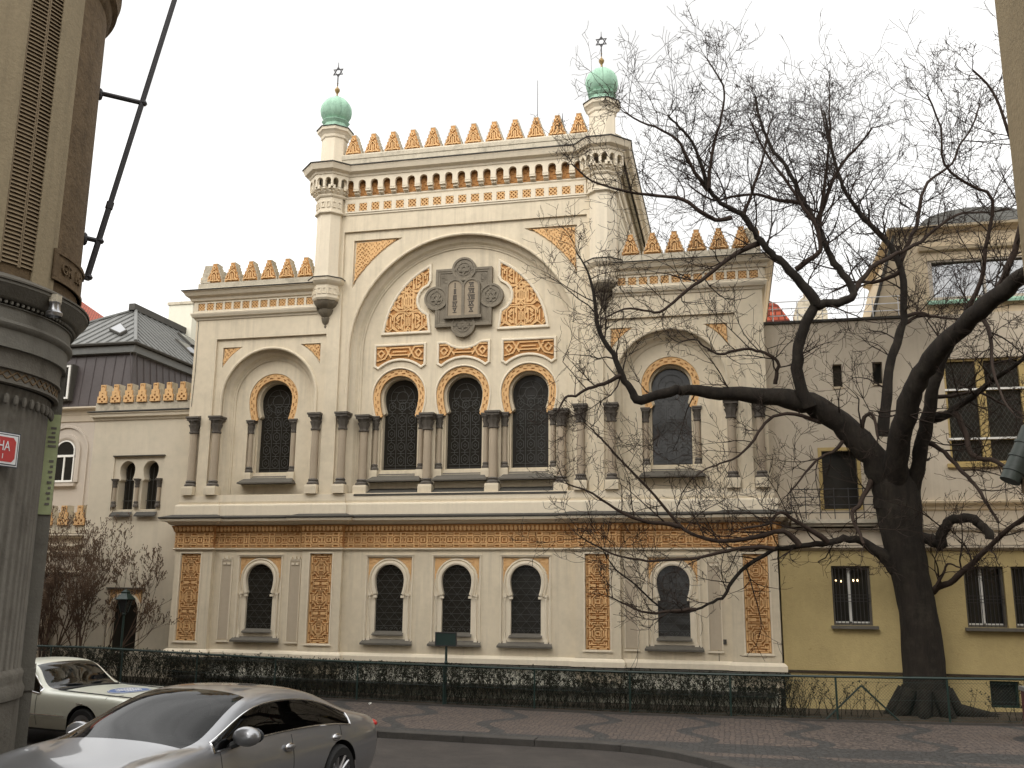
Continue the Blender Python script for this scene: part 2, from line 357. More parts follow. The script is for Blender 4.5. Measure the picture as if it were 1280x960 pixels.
def dseg(px, pz, a, b):
    dx, dz = b[0] - a[0], b[1] - a[1]; l = dx * dx + dz * dz
    t = 0 if l == 0 else max(0, min(1, ((px - a[0]) * dx + (pz - a[1]) * dz) / l))
    return math.hypot(px - a[0] - t * dx, pz - a[1] - t * dz)
def relief(mb, mask, x0, x1, z0, z1, cell, y0, y1, fn=None):
    """raised strapwork: every cell where mask(x, z) holds stands out from y1 to y0"""
    fn = fn or (lambda x, z, y: (x, y, z))
    nx = max(1, round((x1 - x0) / cell)); nz = max(1, round((z1 - z0) / cell)); cx = (x1 - x0) / nx; cz = (z1 - z0) / nz
    g = [[mask(x0 + (i + .5) * cx, z0 + (j + .5) * cz) for i in range(nx)] for j in range(nz)]
    X = lambda i: x0 + i * cx
    Z = lambda j: z0 + j * cz
    for j in range(nz):
        i = 0
        while i < nx:
            if not g[j][i]: i += 1; continue
            k = i
            while k < nx and g[j][k]: k += 1
            mb.quad(fn(X(i), Z(j), y0), fn(X(k), Z(j), y0), fn(X(k), Z(j + 1), y0), fn(X(i), Z(j + 1), y0))
            mb.quad(fn(X(i), Z(j), y0), fn(X(i), Z(j + 1), y0), fn(X(i), Z(j + 1), y1), fn(X(i), Z(j), y1))
            mb.quad(fn(X(k), Z(j), y0), fn(X(k), Z(j), y1), fn(X(k), Z(j + 1), y1), fn(X(k), Z(j + 1), y0))
            for jj, zz in ((j - 1, Z(j)), (j + 1, Z(j + 1))):
                a = i
                while a < k:
                    if 0 <= jj < nz and g[jj][a]: a += 1; continue
                    b = a
                    while b < k and not (0 <= jj < nz and g[jj][b]): b += 1
                    mb.quad(fn(X(a), zz, y0), fn(X(b), zz, y0), fn(X(b), zz, y1), fn(X(a), zz, y1)); a = b
            i = k
def xz(x, z, y): return (x, y, z)
def arc(cx, cz, r, a0, a1, n): return [(cx + r * math.cos(R(a0 + (a1 - a0) * i / n)), cz + r * math.sin(R(a0 + (a1 - a0) * i / n))) for i in range(n + 1)]
def arch(cx, cz, r, zb, n=48):
    """round arch standing on straight jambs: from the left foot over the crown to the right foot"""
    return [(cx - r, zb)] + arc(cx, cz, r, 180, 0, n) + [(cx + r, zb)]
def horseshoe(cx, cz, r, zn, hn, zb=None, hb=None, n=24):
    """horseshoe arch: circle above its centre, drawn in to the neck below, then (optionally) a corbel step and straight jambs"""
    lo = [(r - (r - hn) * (k / 6) ** 2, cz - (cz - zn) * k / 6) for k in range(1, 7)]
    right = arc(cx, cz, r, 90, 0, n)[1:] + [(cx + a, b) for a, b in lo]
    if zb is not None:
        st = abs(hb - hn)
        if st > 0.01: right += [(cx + hn + (hb - hn) * (1 - math.cos(R(t))), zn - 0.9 * st * math.sin(R(t))) for t in (30, 60, 90)]
        right += [(cx + hb, zb)]
    left = [(2 * cx - a, b) for a, b in reversed(right)]
    return left + [(cx, cz + r)] + right
def hashf(*a): return (math.sin(sum(x * k for x, k in zip(a, (12.9898, 78.233, 37.719)))) * 43758.5453) % 1

# ------------------------------------------------------------------ the setting
def slope(y): 
    t = max(0.0, -y - 7.0); return 0.047 * t * t / (t + 1.2) if t < 40 else 0.047 * 40
def G(x, y): return -0.08 + 0.0011 * min((x - 4) ** 2, 200) + slope(y)
def sheet(xs, ys, zf, keep=None):
    mb = MB(); nx = len(xs)
    mb.v = [(x, y, zf(x, y)) for y in ys for x in xs]
    mb.f = [(j * nx + i, j * nx + i + 1, (j + 1) * nx + i + 1, (j + 1) * nx + i) for j in range(len(ys) - 1) for i in range(nx - 1)]
    return mb
def lin(a, b, n): return [a + (b - a) * i / n for i in range(n + 1)]
struct(sheet([-900, -200, -60] + lin(-30, 40, 28) + [80, 250, 900], [-900, -200, -80] + lin(-46, 4, 40) + [30, 80, 250, 900], lambda x, y: G(x, y) - 0.03), 'ground', M['soil'], True)
def kerb_y(x): return -6.17 - 0.045 * x if x > -40 else -4.4
KERB = [(x, kerb_y(x)) for x in lin(-40, 4.6, 24)] + [(5.2, -6.50), (5.8, -6.74), (6.3, -7.12), (6.75, -7.65), (7.15, -8.3), (7.5, -9.1), (7.8, -10.1), (8.0, -11.3), (8.1, -13), (8.1, -17), (8.1, -22), (8.1, -30), (8.1, -45)]
def fence_y(x): return -1.2 - (x + 12) / 26.0
# carriageway and pavement laid over the ground
road = MB()
xs = lin(-40, 8.4, 44); ys = lin(-45, -4.0, 46)
road = sheet(xs, ys, lambda x, y: G(x, y))
struct(road, 'road', M['asphalt'], True)
pv = MB()
rows = []
for i, (x, y) in enumerate(KERB):
    if y >= -6.6: q = (x, fence_y(max(x, -12)) + 0.12)
    else:
        t = (i - 25) / (len(KERB) - 26)
        q = (7.0 + 33 * t, fence_y(9) + 0.12 if t < 0.5 else -2 - (t - .5) * 90)
    rows.append([(x + (q[0] - x) * k / 10, y + (q[1] - y) * k / 10) for k in range(11)])
vs = [(x, y, G(x, y) + 0.12) for r in rows for x, y in r]
pv.add(vs, [(i * 11 + k, (i + 1) * 11 + k, (i + 1) * 11 + k + 1, i * 11 + k + 1) for i in range(len(rows) - 1) for k in range(10)])
struct(pv, 'pavement', M['setts'], True)
kb = MB(); d = 0; rk = random.Random(4)
dense = []
for a, b in zip(KERB, KERB[1:]):
    n = max(1, int(math.hypot(b[0] - a[0], b[1] - a[1]) / 0.35))
    dense += [(a[0] + (b[0] - a[0]) * k / n, a[1] + (b[1] - a[1]) * k / n) for k in range(n)]
i = 0
while i < len(dense) - 4:
    k = min(len(dense) - 1, i + rk.choice([3, 4, 4, 5]))
    seg = dense[i:k + 1]; dz = rk.uniform(-0.006, 0.006)
    p = seg[:]; t = 0.012 / max(0.1, math.hypot(p[-1][0] - p[-2][0], p[-1][1] - p[-2][1]))
    p[-1] = (p[-1][0] - (p[-1][0] - p[-2][0]) * t, p[-1][1] - (p[-1][1] - p[-2][1]) * t)
    kb.sweep(p, [(0.0, -0.05), (0.0, 0.118), (-0.015, 0.134), (-0.30, 0.134), (-0.30, -0.05)], lambda x, y, z, dz=dz: (x, y, G(x, y) + z + dz), capends=True)
    i = k
struct(kb, 'kerb', M['kerb'])
# raised foot-way round the corner house on the near side
fw = MB()
fw.sweep([(-40, -13.9), (-2.6, -13.9), (-1.1, -14.4), (-0.4, -15.3), (-0.25, -16.4), (-0.25, -45)], [(-3.0, 0.1), (0.0, 0.1), (0.02, 0.085), (0.02, -0.1)], lambda x, y, z: (x, y, G(x, y) + z + 0.004))
struct(fw, 'footway', M['kerb'])

# ------------------------------------------------------------------ the synagogue
S = thing('synagogue', 'cream and orange synagogue with horseshoe windows, stepped merlons and two green copper domes', 'synagogue', (0, 0, 0))
def both(f):
    for sgn in (-1, 1): f(sgn)
def mx(poly, s): return [(s * x, z) for x, z in poly] if s > 0 else [(-x, z) for x, z in reversed(poly)]
W = MB()
# ground-floor wall with the five window bays cut out
GW = [-5.9, -1.95, 0.0, 1.95, 5.9]
outer = [(-8.5, -0.4), (8.5, -0.4), (8.5, 4.75), (-8.5, 4.75)]
W.plate([outer] + [[(c - .67, 1.5), (c + .67, 1.5), (c + .67, 3.82), (c - .67, 3.82)] for c in GW], 0.0, 0.45)
# pilaster strips with the ornament panel recessed in them
PIL = [(-8.57, -7.37), (-4.54, -3.33), (3.33, 4.54), (7.37, 8.57)]
PAN = [(-8.37, -7.73), (-4.29, -3.62), (3.60, 4.25), (7.70, 8.33)]
for (a, b), (c, d) in zip(PIL, PAN):
    W.plate([[(a, 0.6), (b, 0.6), (b, 4.0), (a, 4.0)], [(c, 1.42), (d, 1.42), (d, 3.89), (c, 3.89)]], -0.15, 0.0)
    W.quad((c, -0.06, 1.42), (d, -0.06, 1.42), (d, -0.06, 3.89), (c, -0.06, 3.89))
# upper storeys: outermost layer
CR = [(-3.72, 5.6), (3.72, 5.6), (3.72, 13.55), (-3.72, 13.55)]
WR = [(4.15, 5.6), (7.75, 5.6), (7.75, 10.38), (4.15, 10.38)]
out1 = [(-8.5, 4.75), (8.5, 4.75), (8.5, 5.6), (8.09, 5.6), (8.09, 8.0), (8.5, 8.0), (8.5, 12.0), (4.57, 12.0), (4.57, 15.6), (-4.57, 15.6), (-4.57, 12.0), (-8.5, 12.0), (-8.5, 8.0), (-8.09, 8.0), (-8.09, 5.6), (-8.5, 5.6)]
W.plate([out1, CR, WR, mx(WR, -1)], -0.12, 0.0)
W.box(-8.5, -8.0, 0.0, 0.3, 5.6, 8.0); W.box(8.0, 8.5, 0.0, 0.3, 5.6, 8.0)
# second layer: arch plates with their spandrels sunk
def layer2(cx, cz, r, rs, hw, ztop, x0, x1, zt):
    sp = []
    h = math.sqrt(rs * rs - (ztop - cz) ** 2)
    a0 = math.degrees(math.atan2(ztop - cz, h)); a1 = math.degrees(math.acos(hw / rs))
    pr = [(cx + hw, ztop), (cx + h, ztop)] + arc(cx, cz, rs, a0, a1, 14)[1:]
    pl = [(2 * cx - x, z) for x, z in reversed(pr)]
    ap = arch(cx, cz, r, 5.6)
    W.plate([[(x0, zt), (x0, 5.6)] + ap + [(x1, 5.6), (x1, zt)], pr, pl], -0.05, 0.02)
    for p in (pr, pl): W.plate([p], 0.018, None)
    return pr, pl
spC = layer2(0, 9.8, 3.44, 3.95, 3.42, 13.28, -3.72, 3.72, 13.55)
spL = layer2(-5.95, 8.5, 1.53, 1.88, 1.60, 10.12, -7.75, -4.15, 10.38)
spR = layer2(5.95, 8.5, 1.53, 1.88, 1.60, 10.12, 4.15, 7.75, 10.38)
# moulded soffits stepping back to the inner walls
sof = lambda k: [(-0.05, -0.05), (-0.05, -0.085), (-0.01, -0.10), (0.025, -0.085), (0.03, -0.05), (0.0, -0.05), (0.0, 0.06), (0.04, 0.08), (0.09 * k, 0.10), (0.17 * k, 0.15), (0.23 * k, 0.23), (0.26 * k, 0.24), (0.26 * k, 0.26), (0.32 * k, 0.27), (0.32 * k, 0.31)]
W.sweep(arch(0, 9.8, 3.44, 5.6, 64), sof(1.0), xz)
for c in (-5.95, 5.95): W.sweep(arch(c, 8.5, 1.53, 5.6, 48), sof(0.95), xz)
# inner arch walls with the horseshoe openings
UW = [-1.95, 0.0, 1.95]
def ringhole(c, zc): return horseshoe(c, zc, 0.80, zc - 0.60, 0.70, 6.15, 0.80)
W.plate([arch(0, 9.8, 3.13, 5.6, 64)] + [ringhole(c, 8.50) for c in UW], 0.30, 0.42)
for c in (-5.95, 5.95): W.plate([arch(c, 8.5, 1.24, 5.6, 48), ringhole(c, 8.52)], 0.30, 0.42)
AW = [(c, 8.50) for c in UW] + [(-5.95, 8.52), (5.95, 8.52)]
for c, zc in AW:
    W.plate([ringhole(c, zc), horseshoe(c, zc, 0.60, zc - 0.50, 0.52, 6.28, 0.585)], 0.41, 0.50)
    W.plate([horseshoe(c, zc, 0.64, zc - 0.50, 0.56, 6.2, 0.63), horseshoe(c, zc, 0.54, zc - 0.47, 0.455, 6.32, 0.54)], 0.495, 0.72)
# body of the building behind the front
W.box(-8.5, -8.2, 0.3, 9.0, -0.4, 12.0); W.box(8.2, 8.5, 0.3, 9.0, -0.4, 12.0)
W.box(-4.57, -4.3, 0.3, 14.0, 11.9, 15.6); W.box(4.3, 4.57, 0.3, 14.0, 11.9, 15.6)
W.box(-8.5, 8.5, 8.9, 9.2, -0.4, 12.0); W.box(-4.57, 4.57, 13.9, 14.2, 11.9, 15.6)
build(W, 'wall', M['cream'], S)
rf = MB(); rf.box(-8.3, -4.5, 0.3, 9.0, 11.7, 11.8); rf.box(4.5, 8.3, 0.3, 9.0, 11.7, 11.8); rf.box(-4.4, 4.4, 0.3, 14.0, 15.3, 15.4)
rf.add([(-4.4, 3, 15.4), (4.4, 3, 15.4), (4.4, 14, 15.4), (-4.4, 14, 15.4), (0, 5, 16.6), (0, 12, 16.6)], [(0, 1, 4), (1, 2, 5, 4), (2, 3, 5), (3, 0, 4, 5)])
build(rf, 'roof', M['zinc'], S)
# plinth and dark ledge over the light well
pth = [(-8.6, 9), (-8.6, -.17), (-7.35, -.17), (-7.35, 0), (-4.56, 0), (-4.56, -.17), (-3.31, -.17), (-3.31, 0), (3.31, 0), (3.31, -.17), (4.56, -.17), (4.56, 0), (7.35, 0), (7.35, -.17), (8.6, -.17), (8.6, 9)]
P = MB(); P.sweep(pth, [(0.0, 1.20), (0.05, 1.17), (0.09, 1.12), (0.09, 0.99), (0.0, 0.98)], lambda x, y, t: (x, y, t)); build(P, 'plinth', M['cream_trim'], S)
P = MB(); P.sweep(pth, [(0.0, 0.975), (0.15, 0.955), (0.15, 0.92), (0.0, 0.90)], lambda x, y, t: (x, y, t)); P.box(-8.4, 8.4, -0.35, -0.02, 0.42, 0.47); build(P, 'ledge', M['flash'], S)
P = MB(); P.box(-8.45, 8.45, -0.018, -0.004, -0.2, 0.90); build(P, 'basement_wall', M['whiteplaster'], S)
# ornament masks ----------------------------------------------------------
def girih(x, z, cx, z0, hw, per):
    u = abs(x - cx); v = (z - z0) % per; v = min(v, per - v); w = 0.019; h = per / 2
    w = .0125
    def octo(q): k = q * .414; return [((0, q), (k, q)), ((k, q), (q, k)), ((q, k), (q, 0))]
    segs = octo(.15) + [((0, .045), (.055, .045)), ((.055, .045), (.055, .0)), ((.0, .10), (.05, .10)), ((.095, .0), (.095, .05)), ((.075, .09), (.095, .07)), ((.15, .15), (.225, .15)), ((.225, .105), (.225, 0)), ((.105, .225), (.15, .15)), ((.0, .195), (.06, .195)), ((.0, .225), (.105, .225)), ((.275, .0), (.275, .10)), ((.225, .16), (.29, .16)), ((.275, .16), (.275, h - .05)),
            ((.05, .28), (.20, .28)), ((.0, .335), (.14, .335)), ((.20, .335), (.275, .335)), ((.05, .385), (.20, .385)), ((.225, .22), (.225, .30)), ((0, h), (.16, h)), ((.165, .225), (.165, .28)), ((.225, .36), (.225, h)), ((0, .225), (0, .28)), ((.19, .0), (.19, .06)), ((.18, .11), (.225, .11))]
    return any(dseg(u, v, a, b) < w for a, b in segs) or u > hw - 0.03
for i, (c, d) in enumerate(PAN):
    o = MB(); o.box(c + .002, d - .002, -0.066, -0.0603, 1.422, 3.888)
    b = build(o, 'ornament_panel', M['orange_shaded'], S)
    o = MB(); cx = (c + d) / 2; relief(o, lambda x, z: girih(x, z, cx, 1.42 + 2.47 / 6, (d - c) / 2, 2.47 / 3), c + .01, d - .01, 1.43, 3.88, 0.0155, -0.112, -0.066)
    build(o, 'strapwork', M['orange'], b)
    o = MB(); o.sweep([(c, 1.42), (c, 3.89), (d, 3.89), (d, 1.42)], [(-.045, -.15), (-.045, -.165), (-.01, -.165), (-.01, -.15)], xz, closed=True); o.box(c - .07, d + .07, -.19, -.152, 1.365, 1.40)
    build(o, 'panel_frame', M['cream_trim'], b)
# grey strips beside the wing windows
for c in (-6.95, -4.80, 4.80, 6.95):
    o = MB(); o.box(c - .155, c + .155, -0.02, -0.002, 1.47, 3.70); b = build(o, 'pilaster_strip', M['pilaster'], S)
    o = MB(); o.sweep([(c - .155, 1.47), (c - .155, 3.70), (c + .155, 3.70), (c + .155, 1.47)], [(-.03, -.004), (-.03, -.035), (0, -.035), (0, -.004)], xz)
    for k in (-1, 0, 1): o.box(c + k * .125 - .03, c + k * .125 + .03, -.05, -.003, 3.735, 3.82 - .02 * abs(k)); 
    for k in (-.5, .5): o.box(c + k * .125 - .045, c + k * .125 + .045, -.045, -.021, 3.58, 3.64)
    o.box(c - .20, c + .20, -.05, -.003, 1.40, 1.45)
    build(o, 'strip_frame', M['cream_trim'], b)
# ground floor windows
def latt_lower(c, poly):
    o = MB(); z0, z1 = 1.80, 3.58; hw = .46
    def run(a, b, y, w=.011):
        n = 26; on = None
        for k in range(n + 1):
            t = k / n; p = (a[0] + (b[0] - a[0]) * t, a[1] + (b[1] - a[1]) * t)
            ins = inside(poly, p[0] + c, p[1])
            if ins and on is None: on = p
            if (not ins or k == n) and on is not None:
                if math.hypot(p[0] - on[0], p[1] - on[1]) > .03: o.bar((on[0] + c, on[1]), (p[0] + c, p[1]), w, y, y + .006)
                on = None
    for k in range(10): run((-hw, 1.93 + k * .175), (hw, 1.93 + k * .175), 0.128)
    for k in range(-4, 9): run((-hw, 1.93 + k * .35), (hw, 1.93 + k * .35 + 1.05), 0.118, .008); run((-hw, 1.93 + k * .35 + .0), (hw, 1.93 + k * .35 - 1.05), 0.108, .008)
    for k in range(6): o.sweep(arc(c - .35 + k * .14, 1.84, .045, 180, 0, 8), [(-.006, .1), (.006, .1)], xz)
    return o
for gi, c in enumerate(GW):
    F = MB(); rect = [(c - .67, 1.5), (c + .67, 1.5), (c + .67, 3.82), (c - .67, 3.82)]
    hs = horseshoe(c, 3.17, .43, 2.80, .365, 1.72, .415)
    F.plate([rect, hs], 0.05, 0.16)
    # double arch moulding, colonnettes and a small corbel each side
    F.sweep(horseshoe(c, 3.17, .43, 2.80, .365), [(-.0, .05), (-.0, .005), (-.04, -.012), (-.09, .0), (-.10, .03), (-.125, .03), (-.14, .0), (-.17, .02), (-.17, .05)], xz)
    for s in (-1, 1):
        F.lathe([(.03, 1.62), (.022, 1.68), (.02, 2.62), (.034, 2.68), (.03, 2.74)], (c + s * .57, 0.03), 8); F.box(c + s * .57 - .045, c + s * .57 + .045, -.012, .04, 2.74, 2.80)
        F.box(c + s * .40 - .05, c + s * .40 + .05, -.005, .055, 2.69, 2.755)
        F.box(c + s * .57 - .05, c + s * .57 + .05, -.014, .045, 1.53, 1.62)
    F.sweep([(c - .67, 1.5), (c - .67, 3.82), (c + .67, 3.82), (c + .67, 1.5)], [(-.03, 0.0), (-.03, -.03), (.0, -.03), (.02, .01), (.02, .05)], xz)
    F.box(c - .71, c + .71, -.05, -.003, 3.853, 3.875)
    w = build(F, 'window', M['cream_trim'], S, label='ground-floor horseshoe window' if False else None)
    o = MB()
    for s in (-1, 1):
        a = [(c + s * .63, 3.78), (c + s * .63, 3.10)] + [(c + s * .62 * math.cos(R(t)), 3.17 + .62 * math.sin(R(t))) for t in (12, 22, 32, 42, 52, 62, 70)] + [(c + s * .16, 3.78)]
        o.plate([a], 0.044, 0.0495)
        relief(o, lambda x, z: inside(a, x, z) and (hashf(round(x / .045), round(z / .045)) > .45), c + min(s * .14, s * .63), c + max(s * .14, s * .63), 3.10, 3.78, .03, .030, .044)
    build(o, 'spandrel', M['orange'], w)
    o = MB(); o.plate([horseshoe(c, 3.17, .45, 2.80, .385, 1.70, .435)], 0.145, None); build(o, 'pane', M['pane'], w)
    build(latt_lower(c, hs), 'lattice', M['lead'], w)
    o = MB()
    o.add([(c - .46, -.03, 1.70), (c + .46, -.03, 1.70), (c + .44, .13, 1.79), (c - .44, .13, 1.79), (c - .46, -.03, 1.67), (c + .46, -.03, 1.67)], [(0, 1, 2, 3), (0, 4, 5, 1)])
    o.add([(c - .76, -.13, 1.47), (c + .76, -.13, 1.47), (c + .70, .04, 1.57), (c - .70, .04, 1.57), (c - .76, -.13, 1.42), (c + .76, -.13, 1.42), (c + .70, .0, 1.42), (c - .70, .0, 1.42)], [(0, 1, 2, 3), (0, 4, 5, 1), (4, 7, 6, 5), (0, 3, 7, 4), (1, 5, 6, 2)])
    build(o, 'sill', M['sill'], w)
# upper windows
def latt_upper(c, zc, poly):
    o = MB()
    def pl(pts, y, w=.012, closed=True):
        pts = [p for p in pts]
        if all(inside(poly, x, z) for x, z in pts): o.sweep(pts, [(-w / 2, y), (w / 2, y)], xz, closed=closed)
    for q in (-.31, 0, .31):
        for k in range(5):
            z = 6.62 + k * .40
            pl([(c + q, z - .15), (c + q + .10, z - .08), (c + q + .10, z + .08), (c + q, z + .15), (c + q - .10, z + .08), (c + q - .10, z - .08)], .645)
            pl([(c + q, z - .055), (c + q + .05, z), (c + q, z + .055), (c + q - .05, z)], .645, .010)
            pl([(c + q - .11, z + .2), (c + q + .11, z + .2)], .640, .012, False)
            if k: pl([(c + q, z - .25), (c + q, z - .15)], .635, .010, False)
    for q in (-.155, .155): pl([(c + q, 6.34), (c + q, 8.0)], .630, .012, False)
    for z in (6.38, 6.46): pl([(c - .48, z), (c + .48, z)], .625, .010, False)
    pl(arc(c, zc, .36, 0, 350, 24), .645); pl(arc(c, zc, .18, 0, 350, 18), .640)
    for t in range(6): pl([(c + .18 * math.cos(R(60 * t)), zc + .18 * math.sin(R(60 * t))), (c + .36 * math.cos(R(60 * t + 30)), zc + .36 * math.sin(R(60 * t + 30)))], .635, .009, False)
    return o
for c, zc in AW:
    o = MB(); hs = horseshoe(c, zc, .54, zc - .47, .455, 6.32, .54)
    o.plate([horseshoe(c, zc, .57, zc - .47, .49, 6.30, .57)], 0.68, None)
    w = build(o, 'tall_window', M['pane'], S)
    build(latt_upper(c, zc, hs), 'lattice', M['lead'], w)
    # orange horseshoe ring with rows of pierced dots
    o = MB(); ro = horseshoe(c, zc, .795, zc - .60, .695); ri = horseshoe(c, zc, .60, zc - .60, .50)
    ring = ro + ri[::-1]
    rb_ = MB(); rb_.plate([ring], 0.35, 0.41); build(rb_, 'ring_recess', M['orange_shaded'], w)
    o.sweep(ri, [(0, .35), (0, .325), (-.025, .32), (-.03, .35)], xz); o.sweep(ro, [(0, .35), (0, .33), (.02, .33), (.025, .35)], xz)
    def rmask(x, z):
        if not inside(ro, x, z) or inside(ri, x, z): return False
        a = math.atan2(z - zc, x - c) if z > zc else (PI if x < c else 0) + (z - zc) / .7 * (1 if x > c else -1)
        r = math.hypot(x - c, z - zc) if z > zc else abs(x - c) + (zc - z) ** 2 * .28
        k = a * 19; return not ((abs(r - .665) < .017 and math.sin(k) > .1) or (abs(r - .735) < .017 and math.sin(k) < -.1))
    relief(o, rmask, c - .8, c + .8, zc - .6, zc + .8, .0185, .322, .35)
    for s in (-1, 1): o.box(c + s * .645 - .13, c + s * .645 + .13, .315, .40, zc - .635, zc - .60)
    o.v = o.v; build(o, 'ring', M['orange'], w)
    o = MB(); k = .80 if abs(c) < 3 else .88
    o.add([(c - k, .0, 5.98), (c + k, .0, 5.98), (c + k - .20, .52, 6.26), (c - k + .20, .52, 6.26), (c - k, .0, 5.94), (c + k, .0, 5.94), (c + k, .3, 5.94), (c - k, .3, 5.94)], [(0, 1, 2, 3), (0, 4, 5, 1), (4, 7, 6, 5), (0, 3, 7, 4), (1, 5, 6, 2)])
    o.box(c - .60, c + .60, .50, .68, 6.27, 6.33)
    build(o, 'sill', M['sill'], w)
# columns: shaft > capital, base
def colmeshes(r, z0, z1, hc):
    sh = MB(); sh.lathe([(r * 1.02, z0 + .16), (r, z0 + .3), (r * .93, z1 - hc)], (0, 0), 16)
    cp = MB(); h = hc
    cp.lathe([(r * .95, z1 - h - .06), (r * 1.22, z1 - h - .04), (r * 1.22, z1 - h), (r * 1.0, z1 - h + .01), (r * 1.1, z1 - h * .8), (r * 1.5, z1 - h * .55), (r * 1.15, z1 - h * .52), (r * 1.25, z1 - h * .45), (r * 1.62, z1 - h * .3), (r * 1.5, z1 - h * .27)], (0, 0), 16, mod=lambda a, z: 1 + .08 * math.cos(8 * a))
    q = r * 1.55; cp.box(-q, q, -q, q, z1 - h * .28, z1 - h * .14); q = r * 1.78; cp.box(-q, q, -q, q, z1 - h * .14 + .003, z1 - .003)
    bs = MB(); bs.lathe([(r * 1.5, z0), (r * 1.55, z0 + .05), (r * 1.3, z0 + .08), (r * 1.1, z0 + .11), (r * 1.3, z0 + .14), (r * 1.05, z0 + .18)], (0, 0), 16)
    pd = MB(); q = r * 1.6; pd.box(-q, q, -q, q, z0 - .26, z0 - .06); pd.add([(-q, -q, z0 - .06), (q, -q, z0 - .06), (q, q, z0 - .06), (-q, q, z0 - .06), (-r * 1.5, -r * 1.5, z0), (r * 1.5, -r * 1.5, z0), (r * 1.5, r * 1.5, z0), (-r * 1.5, r * 1.5, z0)], [(0, 1, 5, 4), (1, 2, 6, 5), (2, 3, 7, 6), (3, 0, 4, 7), (4, 5, 6, 7)])
    return [sh.mesh('column', M['shaft'], smooth=True), cp.mesh('capital', M['capital'], smooth=True), bs.mesh('base', M['capital'], smooth=True), pd.mesh('pedestal', M['cream'])]
def columns(spots, ms):
    for x, y in spots:
        o = put('column', ms[0], S, (x, y, 0))
        for k, n in ((1, 'capital'), (2, 'base'), (3, 'pedestal')): put(n, ms[k], o)
columns([(s * x, y) for s in (-1, 1) for x, y in ((8.29, -.10), (7.55, -.10), (4.35, -.10), (3.50, -.10))], colmeshes(.115, 5.86, 7.97, .46))
columns([(s * x, .13) for s in (-1, 1) for x in (2.93, .975)], colmeshes(.125, 5.84, 7.90, .44))
columns([(c + s * .70, .36) for c, zc in AW for s in (-1, 1)], colmeshes(.075, 6.30, 7.90, .36))
# wide sloping sill under the three windows
o = MB(); o.add([(-3.05, -.16, 5.57), (3.12, -.16, 5.57), (3.0, .3, 5.76), (-3.0, .3, 5.76), (-3.05, -.16, 5.52), (3.12, -.16, 5.52), (3.12, .0, 5.52), (-3.05, .0, 5.52)], [(0, 1, 2, 3), (0, 4, 5, 1), (4, 7, 6, 5), (0, 3, 7, 4), (1, 5, 6, 2)])
build(o, 'window_ledge', M['flash'], S)
# frieze of rosettes, row of beads, main string cornice
pfr = [(-8.6, 6), (-8.6, -.17), (-7.35, -.17), (-7.35, -.02), (-4.56, -.02), (-4.56, -.17), (-3.31, -.17), (-3.31, -.02), (3.31, -.02), (3.31, -.17), (4.56, -.17), (4.56, -.02), (7.35, -.02), (7.35, -.17), (8.6, -.17), (8.6, 6)]
plan = lambda x, y, t: (x, y, t)
o = MB(); o.sweep(pfr, [(0.0, 4.06), (0.0, 4.50), (.02, 4.52), (.10, 4.70), (0, 4.71)], plan); b = build(o, 'frieze', M['orange_shaded'], S)
def fmask(x, z, per, hz):
    u = (x % per); u = min(u, per - u); v = abs(z); w = .0145; h = per / 2
    segs = [((0, .05), (.05, .05)), ((.05, .05), (.05, 0)), ((0, .12), (.07, .12)), ((.07, .12), (.12, .06)), ((.12, .06), (.12, 0)), ((.12, .12), (h, .12)), ((.12, .12), (.12, hz)), ((.07, .17), (0, .17)), ((h, .06), (h, .06)), ((h, 0), (h, .06)), ((.12, .06), (h - .04, .06))]
    return any(dseg(u, v, a, c) < w for a, c in segs) or v > hz - .02
o = MB(); e = MB()
for a, c in zip(pfr, pfr[1:]):
    l = math.hypot(c[0] - a[0], c[1] - a[1])
    if l < .05: continue
    tx, ty = (c[0] - a[0]) / l, (c[1] - a[1]) / l; nx, ny = ty, -tx
    n = max(1, round(l / .40)); per = l / n
    fn = lambda s, z, y: (a[0] + tx * s - nx * y, a[1] + ty * s - ny * y, z + 4.28)
    if abs(tx) > .5: relief(o, lambda s, z: fmask(s, z, per, .22), 0.0, l, -.215, .215, .0195, -.042, .004, fn)
    for k in range(int(l / .12)):
        s = (k + .5) * l / max(1, int(l / .12)); e.ball((a[0] + tx * s + nx * .065, a[1] + ty * s + ny * .065, 4.60), .052, .052, .08, 8)
build(o, 'strapwork', M['orange'], b); build(e, 'bead_row', M['orange'], b, True)
o = MB(); o.sweep(pfr, [(0, 3.985), (.03, 4.0), (.05, 4.03), (.02, 4.055), (0, 4.057)], plan)
o.sweep(pfr, [(0.0, 4.715), (.12, 4.72), (.16, 4.75), (.20, 4.80), (.34, 4.815), (.36, 4.87), (.36, 4.885), (0, 4.90)], plan)
build(o, 'string_cornice', M['cream_trim'], S)
o = MB(); o.sweep(pfr, [(0.3, 4.889), (.375, 4.889), (.39, 4.91), (.39, 4.935), (.10, 5.02)], plan); build(o, 'flashing', M['flash'], S)
pat = [(-8.55, 6), (-8.55, -.15), (-7.3, -.15), (-7.3, -.125), (-4.56, -.125), (-4.56, -.17), (-3.31, -.17), (-3.31, -.125), (3.31, -.125), (3.31, -.17), (4.56, -.17), (4.56, -.125), (7.3, -.125), (7.3, -.15), (8.55, -.15), (8.55, 6)]
o = MB(); o.sweep(pat, [(.0, 4.95), (.10, 4.99), (.10, 5.27), (.085, 5.31), (.0, 5.33), (0.0, 5.33), (0.02, 5.40), (.02, 5.585), (-.1, 5.60)], plan); build(o, 'attic_course', M['cream_trim'], S)
